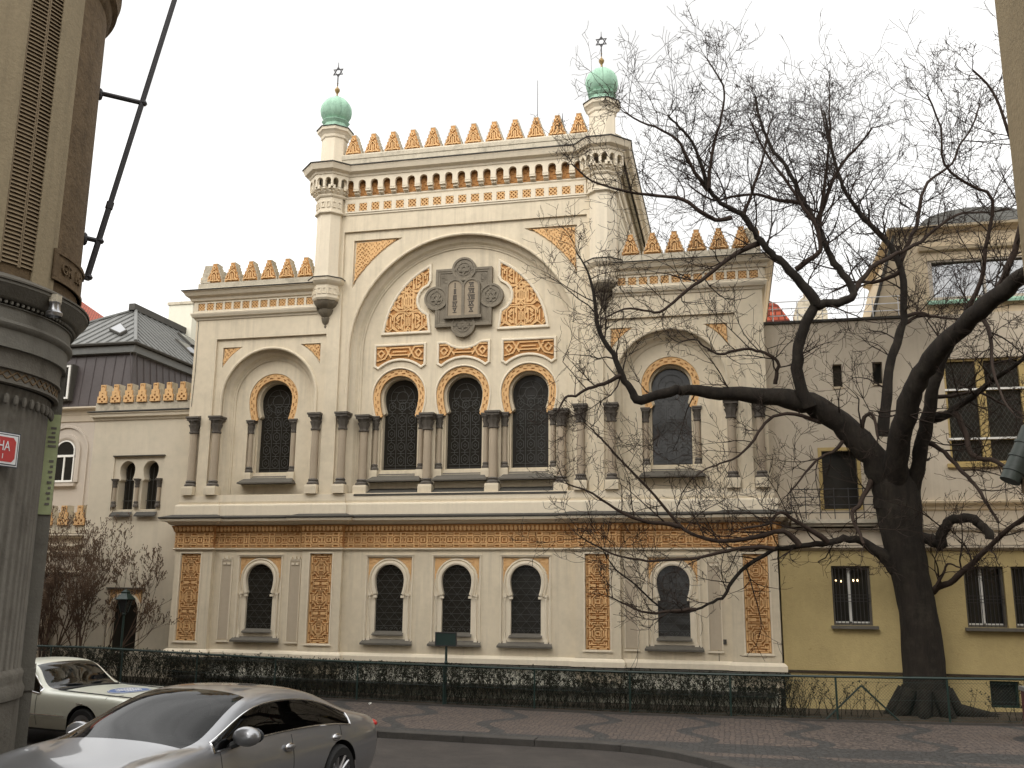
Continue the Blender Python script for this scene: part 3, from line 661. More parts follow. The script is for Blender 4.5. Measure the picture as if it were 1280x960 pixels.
# orange spandrel fields
def weave(x, z):
    return (math.sin(x * 62) * math.sin(z * 40 + math.sin(x * 31) * 1.2) > -.42)
def shrink(poly, d):
    n = len(poly); A = sum(poly[i][0] * poly[(i + 1) % n][1] - poly[(i + 1) % n][0] * poly[i][1] for i in range(n))
    sg = 1 if A < 0 else -1; res = []
    for i in range(n):
        n1 = seg_norm(poly[i - 1], poly[i]); n2 = seg_norm(poly[i], poly[(i + 1) % n]); m = (n1[0] + n2[0], n1[1] + n2[1]); l2 = m[0] ** 2 + m[1] ** 2
        q = min(2 / max(l2, .25), 3.5); res.append((poly[i][0] + m[0] * q * d * sg, poly[i][1] + m[1] * q * d * sg))
    return res
for pr, d, cell in ((spC[0], .075, .026), (spC[1], .075, .026), (spL[0], .03, .024), (spL[1], .03, .024), (spR[0], .03, .024), (spR[1], .03, .024)):
    p = shrink(pr, d); o = MB()
    xs_ = [q[0] for q in p]; zs_ = [q[1] for q in p]
    relief(o, lambda x, z: inside(p, x, z) and weave(x, z), min(xs_), max(xs_), min(zs_), max(zs_), cell, -.026, -.004, None)
    q_ = MB(); q_.plate([p], -.0045, .016); duo(q_, M['orange_shaded'], o, M['orange'], 'spandrel', S)
# tympanum panels beside and under the tablets
def tmask(poly, cx):
    def f(x, z):
        if not inside(poly, x, z): return False
        u = abs(x - cx); w = .019
        vv = (z - 10.42) % .62; v2 = min(vv, .62 - vv)
        segs = [((0, .14), (.12, .02)), ((.12, .02), (.30, .02)), ((.12, .02), (.12, .31)), ((.30, .02), (.44, .16)), ((.44, .16), (.44, .31)), ((0, .14), (.0, .31)), ((.22, .10), (.22, .31)), ((.22, .10), (.34, .22)), ((.44, .16), (.62, .02)), ((.56, .31), (.56, .16)), ((.62, .02), (.8, .2)), ((.8, .2), (.8, .31)), ((0, .07), (.06, .02)), ((.06, .19), (.06, .31)), ((.17, .08), (.17, .20)), ((.17, .20), (.12, .25)), ((.28, .10), (.36, .18)), ((.28, .24), (.38, .31)), ((.34, .02), (.50, .14)), ((.50, .14), (.50, .24)), ((.62, .1), (.72, .2)), ((.66, .22), (.66, .31))]
        if any(dseg(u, v2, a, b) < w for a, b in segs): return True
        return abs(math.hypot(u, z - 11.35) - .15) < .03
    return f
for s in (-1, 1):
    x_in, x_out = 1.10, 2.46
    p = [(s * x_in, 10.42), (s * x_out, 10.42)] + [(s * math.cos(R(t)) * 2.47, 10.16 + 2.47 * math.sin(R(t))) for t in (11, 17, 23, 29, 35, 41, 47, 53, 58, 63.3)] + [(s * x_in, 11.98)] + [(s * (x_in - .12 + .52 * math.cos(R(t))), 11.37 + .52 * math.sin(R(t))) for t in (70, 50, 30, 10, -10, -30, -50, -70)]
    gp_ = MB(); gp_.plate([p], .29, .2985)
    o = MB(); xs_ = [q[0] for q in p]; zs_ = [q[1] for q in p]
    relief(o, tmask(p, s * 1.72), min(xs_), max(xs_), min(zs_), max(zs_), .019, .248, .29); b = duo(gp_, M['orange_shaded'], o, M['orange'], 'tympanum_panel', S)
    sg = 1 if s > 0 else -1
    o = MB(); o.sweep(p if s < 0 else p[::-1], [(0.0, .255), (-.025, .235), (-.07, .235), (-.09, .265), (-.09, .2985)], xz, closed=True); build(o, 'panel_frame', M['cream_trim'], b)
for c in UW:
    top = [(c + .74, 9.99)] + ([(c + .55, 9.99), (c + .40, 9.90), (c + .22, 9.83), (c, 9.80), (c - .22, 9.83), (c - .40, 9.90), (c - .55, 9.99)] if c == 0 else []) + [(c - .74, 9.99)]
    p = top + [(c - .74, 9.42)] + [(c + 1.06 * math.cos(R(t)), 8.55 + 1.06 * math.sin(R(t))) for t in lin(129, 51, 12)] + [(c + .74, 9.42)]
    o = MB(); o.plate([p], .29, .2985); b = build(o, 'arch_panel', M['orange_shaded'], S)
    def pm(x, z):
        if not inside(p, x, z): return False
        u = abs(x - c); w = .022
        segs = [((.0, 9.93), (.30, 9.93)), ((.0, 9.72), (.28, 9.72)), ((.28, 9.93), (.46, 9.62)), ((.28, 9.66), (.46, 9.95)), ((.46, 9.95), (.7, 9.95)), ((.58, 9.88), (.68, 9.77)), ((.68, 9.77), (.58, 9.66)), ((.58, 9.66), (.48, 9.77)), ((.48, 9.77), (.58, 9.88)), ((.46, 9.62), (.70, 9.55)), ((0, 9.82), (.2, 9.82))]
        return any(dseg(u, z, a, e2) < w for a, e2 in segs)
    o = MB(); relief(o, pm, c - .74, c + .74, 9.36, 9.99, .02, .246, .29); build(o, 'strapwork', M['orange'], b)
    o = MB(); o.sweep(p[::-1], [(0.0, .26), (-.02, .245), (-.06, .245), (-.075, .27), (-.075, .2985)], xz, closed=True); build(o, 'panel_frame', M['cream_trim'], b)
    o = MB(); o.sweep(horseshoe(c, 8.50, .80, 7.9, .70), [(-.05, .2985), (-.05, .28), (-.02, .27), (0, .285), (0, .30)], xz); build(o, 'arch_moulding', M['cream_trim'], b)
# the bronze tablets
pc = (0.0, 11.37); PQ = MB()
PQ.plate([[(-.86, 10.48), (.86, 10.48), (.86, 12.26), (-.86, 12.26)]], .19, .2985)
PQ.sweep([(-.86, 10.48), (-.86, 12.26), (.86, 12.26), (.86, 10.48)], [(0, .19), (0, .155), (.07, .155), (.09, .17), (.13, .17), (.15, .19)], xz, closed=True)
for dx, dz in ((0, .86), (0, -.86), (.84, 0), (-.84, 0)):
    a, b2 = pc[0] + dx, pc[1] + dz
    PQ.plate([arc(a, b2, .365, 0, 349, 32)], .172, .2985)
    PQ.sweep(arc(a, b2, .365, 0, 349, 32)[::-1], [(0, .172), (0, .148), (.06, .148), (.08, .172)], xz, closed=True)
    PQ.sweep(arc(a, b2, .21, 0, 349, 32)[::-1], [(0, .172), (0, .155), (.025, .155), (.03, .172)], xz, closed=True)
PQ.sweep(arch(-.25, 11.66, .21, 10.80, 16), [(0, .15), (0, .10), (-.055, .10), (-.07, .15)], xz); PQ.sweep(arch(.25, 11.66, .21, 10.80, 16), [(0, .148), (0, .098), (-.055, .098), (-.07, .148)], xz)
PQ.box(-.58, .58, .06, .15, 10.70, 10.79)
for s in (-1, 1):
    for i in range(9):
        for j in range(5):
            if hashf(i, j, s) > .4: PQ.box(s * (.52 + i * .02) - .008, s * (.52 + i * .02) + .008, .178, .19, 11.82 + j * .055, 11.86 + j * .055)
pq = build(PQ, 'tablet_plaque', M['bronze'], S)
for i, cx in enumerate((-.25, .25)):
    o = MB(); a = arch(cx, 11.66, .208, 10.80, 16); o.plate([a], .125, .19); tb = build(o, 'tablet', M['tablet'], pq)
    for k, t in enumerate((('I', 'II', 'III', 'IV', 'V'), ('VI', 'VII', 'VIII', 'IX', 'X'))[i]):
        zz = 11.72 - k * .19
        tm_ = text_mb(t, .185, lambda x, y, z: (cx + x * .82, .121 - z, zz + y), bold=.006); hw_ = max(abs(v[0] - cx) for v in tm_.v)
        for q_ in (-1, 1): tm_.box(cx - hw_ - .008, cx + hw_ + .008, .1155, .124, zz + q_ * .068 - .008, zz + q_ * .068 + .008)
        build(tm_, 'numeral', M['letter'], pq)
for dx, dz in ((0, .86), (0, -.86), (.84, 0), (-.84, 0)):
    o = MB()
    for q in (90, 270):
        pts = [(pc[0] + dx + .14 * math.cos(R(q + t)), pc[1] + dz + .14 * math.sin(R(q + t))) for t in (0, -120, -240)]
        o.sweep(pts, [(-.015, .172), (-.015, .140 + (q > 100) * .004), (.015, .140 + (q > 100) * .004), (.015, .172)], xz, closed=True)
    build(o, 'star_relief', M['bronze'], pq)
# upper string line, band of tiles, arcaded corbel table, main cornice
OCT = [157.5, 202.5, 247.5, 292.5, 337.5]
def oct_pts(cx, cy, r): return [(cx + r * math.cos(R(a)), cy + r * math.sin(R(a))) for a in OCT]
TX, TY, TR = 4.20, -.10, .46
front = [(-4.60, 14.2), (-4.60, .2)] + oct_pts(-TX, TY, TR) + [(-3.70, -.12), (3.70, -.12)] + oct_pts(TX, TY, TR) + [(4.60, .2), (4.60, 14.2)]
o = MB(); o.sweep(front, [(.0, 14.06), (.03, 14.08), (.035, 14.12), (.0, 14.14)], plan)
o.sweep(front, [(.0, 14.57), (.02, 14.58), (.05, 14.62), (.05, 14.66), (.0, 14.68)], plan)
o.sweep(front, [(.20, 15.23), (.23, 15.24), (.25, 15.30), (.36, 15.36), (.40, 15.46), (.42, 15.50), (.42, 15.525)], plan)
build(o, 'main_cornice', M['cream_trim'], S)
o = MB(); o.sweep([(-4.57, 14.2), (-4.57, .2), (-4.3, -.12), (4.3, -.12), (4.57, .2), (4.57, 14.2)], [(.16, 15.55), (.15, 15.84), (.17, 15.86), (.17, 15.98), (.14, 16.03), (-.35, 16.04)], plan); build(o, 'parapet', M['stone'], S)
o = MB(); o.sweep(front, [(.35, 15.528), (.45, 15.528), (.45, 15.555), (.05, 15.60)], plan); build(o, 'flashing', M['flash'], S)
o = MB(); b = MB(); T = MB(); TB = MB(); TG = MB()
def along(a, c, off):
    l = math.hypot(c[0] - a[0], c[1] - a[1]); tx, ty = (c[0] - a[0]) / l, (c[1] - a[1]) / l
    return l, lambda s, z, y: (a[0] + tx * s + ty * (off - y), a[1] + ty * s - tx * (off - y), z)
for a, c, n, orange in [((-3.72, -.12), (3.72, -.12), 19, True)] + [(p, q, 2, False) for sx in (-1, 1) for p, q in zip(oct_pts(sx * TX, TY, TR + .0), oct_pts(sx * TX, TY, TR)[1:])]:
    l, fn = along(a, c, 0.0); pit = l / n; ext = 0 if orange else .085
    hw = .118 if orange else .088
    sc_ = (l + 2 * ext) / l
    # plate stands .21 in front of the wall, its lower edge scalloped by round arches
    f2 = lambda s, z, y: fn((s - l / 2) * sc_ + l / 2, z, y)
    pl = [(0, 15.25), (0, 14.84)]
    for k in range(n):
        m = (k + .5) * pit; r = hw / sc_ if orange else hw * .72
        pl += [(m - r, 14.84)] + [(m - r * math.cos(R(t)), 15.02 + .115 * math.sin(R(t))) for t in lin(0, 180, 12)] + [(m + r, 14.84)]
    pl += [(l, 14.84), (l, 15.25)]
    o.plate([pl], -.205, -.10, f2, back=True)
    for k in range(n + 1):
        m = k * pit; q = pit / 2 - hw if orange else pit / 2 - hw * .72; q = max(q, .03)
        for z0_, z1_, y_ in ((14.78, 14.90, -.195), (14.71, 14.78, -.13), (14.685, 14.71, -.08)):
            e = .008 if z0_ > 14.75 else -.004
            pts = [fn(m - q - e, z0_, y_), fn(m + q + e, z0_, y_), fn(m + q + e, z0_, .0), fn(m - q - e, z0_, .0), fn(m - q - e, z1_, y_), fn(m + q + e, z1_, y_), fn(m + q + e, z1_, .0), fn(m - q - e, z1_, .0)]
            o.add(pts, [(0, 3, 2, 1), (4, 5, 6, 7), (0, 1, 5, 4), (1, 2, 6, 5), (3, 0, 4, 7)])
    if orange:
        b.quad(fn(0.02, 14.69, -.004), fn(l - .02, 14.69, -.004), fn(l - .02, 15.24, -.004), fn(0.02, 15.24, -.004))
        relief(b, lambda s, z: math.sin(s / pit * 4 * PI) * math.sin(z * 30) > -.1, 0.02, l - .02, 14.70, 15.22, .026, -.022, -.004, fn)
        holes = [[((k + .5) * pit - .125, 14.19), ((k + .5) * pit + .125, 14.19), ((k + .5) * pit + .125, 14.44), ((k + .5) * pit - .125, 14.44)] for k in range(n)]
        T.plate([[(0, 14.14), (l, 14.14), (l, 14.57), (0, 14.57)]] + holes, -.05, 0.0, fn)
        TB.quad(fn(0.01, 14.15, -.006), fn(l - .01, 14.15, -.006), fn(l - .01, 14.5, -.006), fn(.01, 14.5, -.006))
        for k in range(n): m = (k + .5) * pit; relief(TG, lambda s, z: abs(((s - m) + (z - 14.315)) % .1234 - .0617) < .021 or abs(((s - m) - (z - 14.315)) % .1234 - .0617) < .021, m - .12, m + .12, 14.195, 14.435, .0145, -.045, -.006, fn)
    else:
        for k in range(2): m = (k + .5) * pit; o.plate([[(m - .055, 14.25), (m + .055, 14.25), (m + .055, 14.45), (m - .055, 14.45)], [(m - .035, 14.27), (m + .035, 14.27), (m + .035, 14.42), (m - .035, 14.42)]], -.02, .0, fn)
build(o, 'corbel_table', M['cream_trim'], S); build(b, 'corbel_field', M['orange_shaded'], S); T = build(T, 'tile_band', M['cream_trim'], S); build(TB, 'tile_ground', M['orange_shaded'], T); build(TG, 'tile', M['orange'], T)
# turrets: octagonal shaft growing from a carved console, cap, copper collar, ribbed dome, star finial
def turret(s):
    cx = s * TX; rot = R(22.5); c = (cx, TY)
    o = MB(); o.lathe([(.43, 12.03), (.415, 12.25), (.41, 14.03), (.45, 14.06), (.455, 14.60), (.56, 14.76), (.60, 14.85)], c, 8, rot=rot)
    o.lathe([(.40, 15.5), (.42, 15.62), (.405, 15.72), (.395, 16.56), (.43, 16.60), (.44, 16.68), (.50, 16.76), (.545, 16.80), (.555, 16.89), (.40, 16.94)], c, 8, rot=rot)
    o.lathe([(.30, 11.33), (.40, 11.36), (.44, 11.42), (.44, 11.80), (.50, 11.85), (.56, 11.92), (.58, 12.0)], c, 8, rot=rot)
    for k in range(8):
        a = 2 * PI * k / 8; ap = .44 * math.cos(PI / 8)
        for q in (-1, 1):
            px, py = cx + ap * math.cos(a) - q * .085 * math.sin(a), TY + ap * math.sin(a) + q * .085 * math.cos(a)
            ux, uy = -math.sin(a), math.cos(a)
            fn = lambda u, z, y: (px + ux * u - math.cos(a) * y, py + uy * u - math.sin(a) * y, z)
            o.plate([[(-.06, 11.52), (.06, 11.52), (.06, 11.72), (-.06, 11.72)], [(-.04, 11.54), (.04, 11.54), (.04, 11.69), (-.04, 11.69)]], -.022, 0, fn)
    t = build(o, 'turret', M['cream_trim'], S)
    o = MB(); o.lathe([(.01, 10.52), (.045, 10.60), (.03, 10.64), (.10, 10.72), (.13, 10.86), (.10, 10.88), (.20, 10.98), (.235, 11.10), (.19, 11.12), (.30, 11.20), (.36, 11.30), (.37, 11.345)], c, 24, mod=lambda a, z: 1 + .06 * math.cos(12 * a)); build(o, 'console', M['bronze'], t, True)
    o = MB(); o.lathe([(.58, 12.0), (.60, 12.01), (.60, 12.03), (.42, 12.09)], c, 8, rot=rot); build(o, 'console_flashing', M['flash'], t); o = MB(); o.lathe([(.555, 16.892), (.585, 16.895), (.585, 16.915), (.42, 16.96)], c, 8, rot=rot); build(o, 'cap_flashing', M['flash'], t)
    o = MB(); o.lathe([(.42, 16.94), (.385, 16.98), (.37, 17.12), (.435, 17.21), (.44, 17.235), (.34, 17.27)], c, 8, rot=rot); build(o, 'collar', M['copper'], t)
    o = MB(); o.lathe([(0.347, 17.265), (0.405, 17.324), (0.468, 17.45), (0.491, 17.594), (0.473, 17.738), (0.414, 17.864), (0.306, 17.981), (0.18, 18.057), (0.081, 18.089), (0.077, 18.125), (0.027, 18.152)], c, 64, mod=lambda a, z: 1 - .075 * (1 - abs(math.sin(4 * a))) ** 1.5, rot=rot); build(o, 'dome', M['copper'], t, True, ang=25)
    o = MB(); o.lathe([(0.02, 18.13), (0.025, 18.21), (0.03, 18.24), (0.075, 18.31), (0.085, 18.37), (0.05, 18.43), (0.016, 18.45), (0.012, 18.57), (0.028, 18.59), (0.012, 18.61)], c, 12); build(o, 'ball', M['gilt'], t, True)
    o = MB(); o.tube([(cx, TY, 18.50), (cx, TY, 18.88)], .019, 6); o.tube([(cx, TY, 19.09), (cx, TY, 19.32)], [.018, .008], 6)
    for q in (90, 270):
        o.sweep([(cx + .17 * math.cos(R(q + t)), 18.99 + .17 * math.sin(R(q + t))) for t in (0, -120, -240)], [(-.012, TY - .014), (-.012, TY + .014), (.012, TY + .014), (.012, TY - .014), (-.012, TY - .014)], xz, closed=True)
    build(o, 'star_finial', M['iron'], t)
both(turret)
# wing cornices
for s in (-1, 1):
    pth2 = [(-8.5, 9.0), (-8.5, -.12), (-4.45, -.12)] if s < 0 else [(4.45, -.12), (8.5, -.12), (8.5, 9.0)]
    o = MB(); o.sweep(pth2, [(0, 11.0), (.03, 11.01), (.05, 11.07), (.10, 11.09), (.14, 11.17), (.15, 11.21), (.10, 11.24)], plan)
    o.sweep(pth2, [(.10, 11.58), (.15, 11.60), (.18, 11.68), (.27, 11.74), (.33, 11.84), (.36, 11.86), (.36, 11.885)], plan)
    wc = build(o, 'wing_cornice', M['cream_trim'], S)
    o = MB(); o.sweep(pth2, [(.06, 11.92), (.05, 12.0), (.02, 12.05), (.02, 12.20), (-.30, 12.22)], plan); build(o, 'parapet', M['stone'], S)
    o = MB(); o.sweep(pth2, [(.30, 11.888), (.39, 11.888), (.39, 11.91), (.05, 11.95)], plan); build(o, 'flashing', M['flash'], wc)
    T = MB(); TB = MB(); TG = MB()
    for a, c in zip(pth2, pth2[1:]):
        l, fn = along(a, c, .055)
        if abs(c[0] - a[0]) > 1: cells = [(.05 + .3 * (k + .5)) if s < 0 else l - (.05 + .3 * (k + .5)) for k in range(13)]
        else: cells = [.3 * (k + .5) for k in range(29)]
        holes = [[(m - .115, 11.295), (m + .115, 11.295), (m + .115, 11.525), (m - .115, 11.525)] for m in cells]
        ext = .05
        T.plate([[(-ext, 11.235), (l + ext, 11.235), (l + ext, 11.585), (-ext, 11.585)]] + holes, -.05, .03, fn)
        TB.quad(fn(.0, 11.27, .0), fn(l, 11.27, .0), fn(l, 11.55, .0), fn(0, 11.55, .0))
        for m in (cells if abs(c[0] - a[0]) > 1 else cells[-3:]): relief(TG, lambda q, z: abs(((q - m) + (z - 11.41)) % .10 - .05) < .018 or abs(((q - m) - (z - 11.41)) % .10 - .05) < .018, m - .11, m + .11, 11.30, 11.52, .0125, -.034, .0, fn)
    T = build(T, 'tile_band', M['cream_trim'], wc); build(TB, 'tile_ground', M['orange_shaded'], T); build(TG, 'tile', M['orange'], T)
# stepped merlons, each with an orange face
def merlon_mesh(w, h, n, dep, nm='merlon'):
    st = []; f = [1.0, .85, .70, .55, .41, .28]
    prof = [(-w / 2, 0)]
    for k in range(n): prof += [(-w / 2 * f[k], h * (k + 1) / n)] + ([(-w / 2 * f[k + 1], h * (k + 1) / n)] if k < n - 1 else [])
    prof += [(-x, z) for x, z in reversed(prof)]
    a = MB(); a.plate([prof], 0, dep, back=True); base = a.mesh(nm, M['stone'])
    p2 = [(x * .88, z * .95 + .012) for x, z in prof]
    b = MB(); b.plate([p2], -.012, .0)
    def mk(x, z):
        if not inside(p2, x, z): return False
        u = abs(x); w2 = .0155
        sg = [((.0, .50), (.05, .45)), ((.05, .45), (.0, .40)), ((.0, .34), (.10, .24)), ((.10, .24), (.10, .12)), ((.02, .24), (.02, .05)), ((.10, .12), (.18, .05)), ((.16, .2), (.19, .12)), ((.05, .06), (.2, .06)), ((.06, .36), (.1, .3))]
        return any(dseg(u, z * .6 / h, p, q) < w2 for p, q in sg)
    r_ = MB(); relief(r_, mk, -w / 2, w / 2, 0, h, .017, -.055, -.012)
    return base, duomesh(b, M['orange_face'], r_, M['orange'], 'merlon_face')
mc = merlon_mesh(.56, .67, 6, .32); mw = merlon_mesh(.56, .64, 6, .32)
def merlon(ms, x, y, z, rz=0):
    o = put('merlon', ms[0], S, (x, y, z)); o.rotation_euler = (0, 0, rz); put('merlon_face', ms[1], o); return o
for k in range(12): merlon(mc, -3.52 + .64 * k, -.20, 16.03)
both(lambda s: [merlon(mw, s * (8.02 - .612 * k), -.08, 12.22) for k in range(6)])
for k in range(5):
    merlon(mw, -8.46, .15 + .612 * k, 12.22, -PI / 2); merlon(mw, 8.46, .15 + .612 * k, 12.22, PI / 2)
# aerial on the roof, small house number and conduit
o = MB(); o.tube([(1.35, 4.5, 15.3), (1.35, 4.5, 20.6)], [.02, .01], 5); build(o, 'aerial', M['iron'], S)
o = MB(); o.tube([(2.95, .3, 16.45), (2.95, .3, 17.0)], [.03, .008], 6); o.ball((2.95, .3, 16.62), .05); build(o, 'lightning_rod', M['iron'], S)
o = MB(); o.box(7.12, 7.22, -.03, -.003, 1.62, 1.74); build(o, 'meter_box', M['flash'], S)
o = MB(); o.tube([(7.0, -.012, 3.9), (7.02, -.012, 1.2)], .008, 5); o.tube([(-8.42, -.13, 11.0), (-8.40, -.13, 9.4), (-8.44, -.13, 8.3)], .008, 5); build(o, 'cable', M['sill'], S)

# ------------------------------------------------------------------ annex left of the synagogue
A = thing('annex', 'low cream annex with stepped merlons and a twin horseshoe window, left of the synagogue', 'annex', (-10.7, 0.6, 0))
o = MB()
ax0, ax1, ay = -12.25, -8.5, 0.6
tw = [horseshoe(c, 6.52, .265, 6.22, .20, 5.27, .27, 16) for c in (-10.95, -10.13)]
dr = arch(-10.62, 2.20, .47, 1.0, 20)
o.plate([[(ax0, -.3), (ax1, -.3), (ax1, 8.5), (ax0, 8.5)], [(-11.42, 5.22), (-9.68, 5.22), (-9.68, 6.92), (-11.42, 6.92)], [(-11.22, 1.0)] + [(-11.22, 2.86), (-10.02, 2.86), (-10.02, 1.0)]], ay, ay + .3)
o.plate([[(-11.42, 5.22), (-9.68, 5.22), (-9.68, 6.92), (-11.42, 6.92)]] + tw, ay + .04, ay + .4)
o.box(ax0, ax0 + .3, ay + .3, 7, -.3, 8.5); o.box(ax0, ax1, 6.9, 7.1, -.3, 8.5)
build(o, 'wall', M['annex'], A)
o = MB(); o.box(ax0 + .1, ax1, ay + .3, 7, 8.2, 8.3); build(o, 'roof', M['zinc'], A)
o = MB(); pa = [(ax0, 7), (ax0, ay), (ax1, ay)]
o.sweep(pa, [(0, 8.08), (.04, 8.1), (.06, 8.17), (.12, 8.19), (.14, 8.28), (.17, 8.30), (.17, 8.33), (0, 8.34)], plan); build(o, 'cornice', M['cream_trim'], A)
o = MB(); o.sweep(pa, [(.1, 8.343), (.20, 8.343), (.20, 8.365), (0, 8.42)], plan); build(o, 'flashing', M['flash'], A)
def annex_merlon(w, h):
    a = MB(); a.box(-w * .60, w * .60, 0, .32, 0, .26)
    pr = [(-.5, .26), (-.5, .50), (-.37, .50), (-.37, .70), (-.22, .70), (-.22, .92), (.22, .92), (.22, .70), (.37, .70), (.37, .50), (.5, .50), (.5, .26)]
    pr = [(x * w, z * h / .92) for x, z in pr]
    a.plate([pr], .0, .30, back=True); b = MB()
    pf = [(x * .84, (z - .26 * h / .92) * .96 + .26 * h / .92 + .005) for x, z in pr]
    b.plate([pf], -.012, 0)
    cz = h * .44
    r_ = MB(); relief(r_, lambda x, z: inside(pf, x, z) and not (math.hypot(abs(x) - w * .2, z - cz) < .036 or math.hypot(x, z - cz - .08) < .032 or math.hypot(x, z - cz + .08) < .032 or math.hypot(x, z - h * .66) < .018 or (abs(x) < .05 and abs(z - h * .9) < .03 and abs(x) > .018 - (z - h * .9))), -w / 2, w / 2, .26, h, .014, -.06, -.012)
    return a.mesh('merlon', M['stone']), duomesh(b, M['orange_shaded'], r_, M['orange'], 'merlon_face')
am = annex_merlon(.40, .86)
def put_merlon(root, ms, x, y, z, rz=0):
    q = wloc(root); p = put('merlon', ms[0], root, (x - q.x, y - q.y, z - q.z)); p.rotation_euler = (0, 0, rz); put('merlon_face', ms[1], p)
for k in range(8): put_merlon(A, am, -12.03 + .47 * k, ay - .02, 8.40)
for k in range(3): put_merlon(A, am, ax0 - .0, ay + .62 + .47 * k, 8.40, -PI / 2)
for c, hs in zip((-10.95, -10.13), tw):
    o = MB(); o.plate([horseshoe(c, 6.52, .30, 6.22, .23, 5.24, .30, 16)], ay + .36, None); w_ = build(o, 'window', M['pane'], A)
    o = MB()
    for k in range(4): o.box(c - .2 + .13 * k, c - .19 + .13 * k, ay + .30, ay + .31, 5.3, 6.6)
    for z in (5.55, 6.2): o.box(c - .26, c + .26, ay + .285, ay + .295, z, z + .018)
    build(o, 'grille', M['lead'], w_)
am2 = colmeshes(.055, 5.34, 6.22, .22)
for x in (-11.32, -10.54, -9.78):
    p = put('colonnette', am2[0], A, (x + 10.7, -.0, 0)); put('capital', am2[1], p); put('base', am2[2], p)
o = MB(); o.box(-11.46, -9.64, ay - .05, ay - .003, 6.925, 6.955); build(o, 'drip_mould', M['flash'], A)
for a_, b_ in ((-11.35, -10.62), (-10.50, -9.76)):
    o = MB(); o.add([(a_, ay - .12, 5.08), (b_, ay - .12, 5.08), (b_ - .02, ay + .05, 5.24), (a_ + .02, ay + .05, 5.24), (a_, ay - .12, 5.04), (b_, ay - .12, 5.04)], [(0, 1, 2, 3), (0, 4, 5, 1)]); build(o, 'sill', M['flash'], A)
o = MB(); o.plate([[(-11.22, 2.86), (-11.22, 1.0), (-11.09, 1.0)] + arch(-10.62, 2.20, .47, 1.0, 20)[1:-1] + [(-10.15, 1.0), (-10.02, 1.0), (-10.02, 2.86)]], ay + .05, ay + .3)
o.sweep(arch(-10.62, 2.20, .47, 1.0, 20), [(-.0, ay + .05), (0, ay), (-.06, ay - .01), (-.09, ay + .02), (-.09, ay + .05)], xz); d_ = build(o, 'doorway', M['cream_trim'], A)
o = MB()
for s in (-1, 1): o.plate([[(-10.62 + s * .55, 2.83), (-10.62 + s * .55, 2.40)] + [(-10.62 + s * .56 * math.cos(R(t)), 2.20 + .56 * math.sin(R(t))) for t in (25, 40, 55, 70)] + [(-10.62 + s * .12, 2.83)]], ay + .045, ay + .0495)
build(o, 'spandrel', M['orange'], d_)
o = MB(); o.plate([arch(-10.62, 2.20, .50, .9, 20)], ay + .25, None); build(o, 'door', M['pane'], d_)
o = MB(); o.box(-11.26, -9.98, ay - .06, ay - .003, 2.865, 2.90); build(o, 'drip_mould', M['flash'], d_)

# ------------------------------------------------------------------ gatehouse further left
GH = thing('gatehouse', 'small beige gatehouse topped by three orange stepped merlons, behind the bare shrubs', 'gatehouse', (-14.0, 0.7, 0))
gy = .75
o = MB(); o.plate([[(-17.5, -.3), (-12.26, -.3), (-12.26, 4.5), (-17.5, 4.5)], [(-15.3, .9), (-14.2, .9), (-14.2, 3.1), (-15.3, 3.1)]], gy, gy + .4); o.box(-17.5, -12.26, gy + .4, 5, 4.2, 4.4); o.box(-17.5, -17.2, gy + .4, 5, -.3, 4.2)
build(o, 'wall', M['beige'], GH)
o = MB()
for z_, e_ in ((4.5, .16), (4.18, .10), (3.95, .07), (3.35, .09)): o.sweep([(-17.6, gy), (-12.26, gy)], [(0, z_ - .10), (e_ * .6, z_ - .08), (e_, z_ - .02), (e_, z_ + .02), (0, z_ + .03)], plan)
build(o, 'cornice', M['cream_trim'], GH)
o = MB(); o.box(-15.3, -14.2, gy + .3, gy + .32, .9, 3.1); build(o, 'door', M['pane'], GH)
gm = annex_merlon(.46, .88)
for k in range(8): put_merlon(GH, gm, -12.55 - .58 * k, gy - .02, 4.55)
gc = colmeshes(.12, 1.0, 3.3, .4)
for x in (-13.3, -13.9, -15.7):
    p = put('column', gc[0], GH, (x + 14.0, -.10, 0)); put('capital', gc[1], p); put('base', gc[2], p)

# ------------------------------------------------------------------ metal-roofed house behind
H = thing('house', 'grey-beige house with a brown sheet-metal mansard and a grey standing-seam hipped roof', 'house', (-16.3, 10, 0))
hx1, hx0, hy0, hy1 = -13.45, -19.2, 4.0, 22.0
o = MB(); o.box(hx0, hx1, hy0, hy1, -.3, 9.35)
build(o, 'wall', M['greybeige'], H)
o = MB(); o.sweep([(hx0, hy1), (hx0, hy0), (hx1, hy0), (hx1, hy1)], [(0, 8.72), (.04, 8.74), (.08, 8.95), (.10, 8.98), (.16, 9.14), (.30, 9.18), (.30, 9.22), (0, 9.30)], plan); build(o, 'cornice', M['beige'], H)
o = MB(); b0 = [(hx0, hy1), (hx0, hy0), (hx1, hy0), (hx1, hy1)]
o.sweep(b0, [(.06, 9.30), (-.16, 11.25), (-.16, 11.3)], plan); mn = build(o, 'mansard', M['brownmetal'], H)
o = MB()
for a, c in zip(b0, b0[1:]):
    l = math.hypot(c[0] - a[0], c[1] - a[1]); tx, ty = (c[0] - a[0]) / l, (c[1] - a[1]) / l; n = round(l / .42)
    for k in range(n + 1):
        s = l * k / n; p = [(a[0] + tx * s + ty * q, a[1] + ty * s - tx * q, z) for q, z in ((.07, 9.30), (-.15, 11.25))]; o.tube(p, .014, 4)
build(o, 'standing_seams', M['brownmetal'], mn)
o = MB(); o.sweep(b0, [(-.2, 11.24), (.0, 11.26), (.0, 11.52), (-.1, 11.54)], plan); build(o, 'fascia', M['zinc'], H)
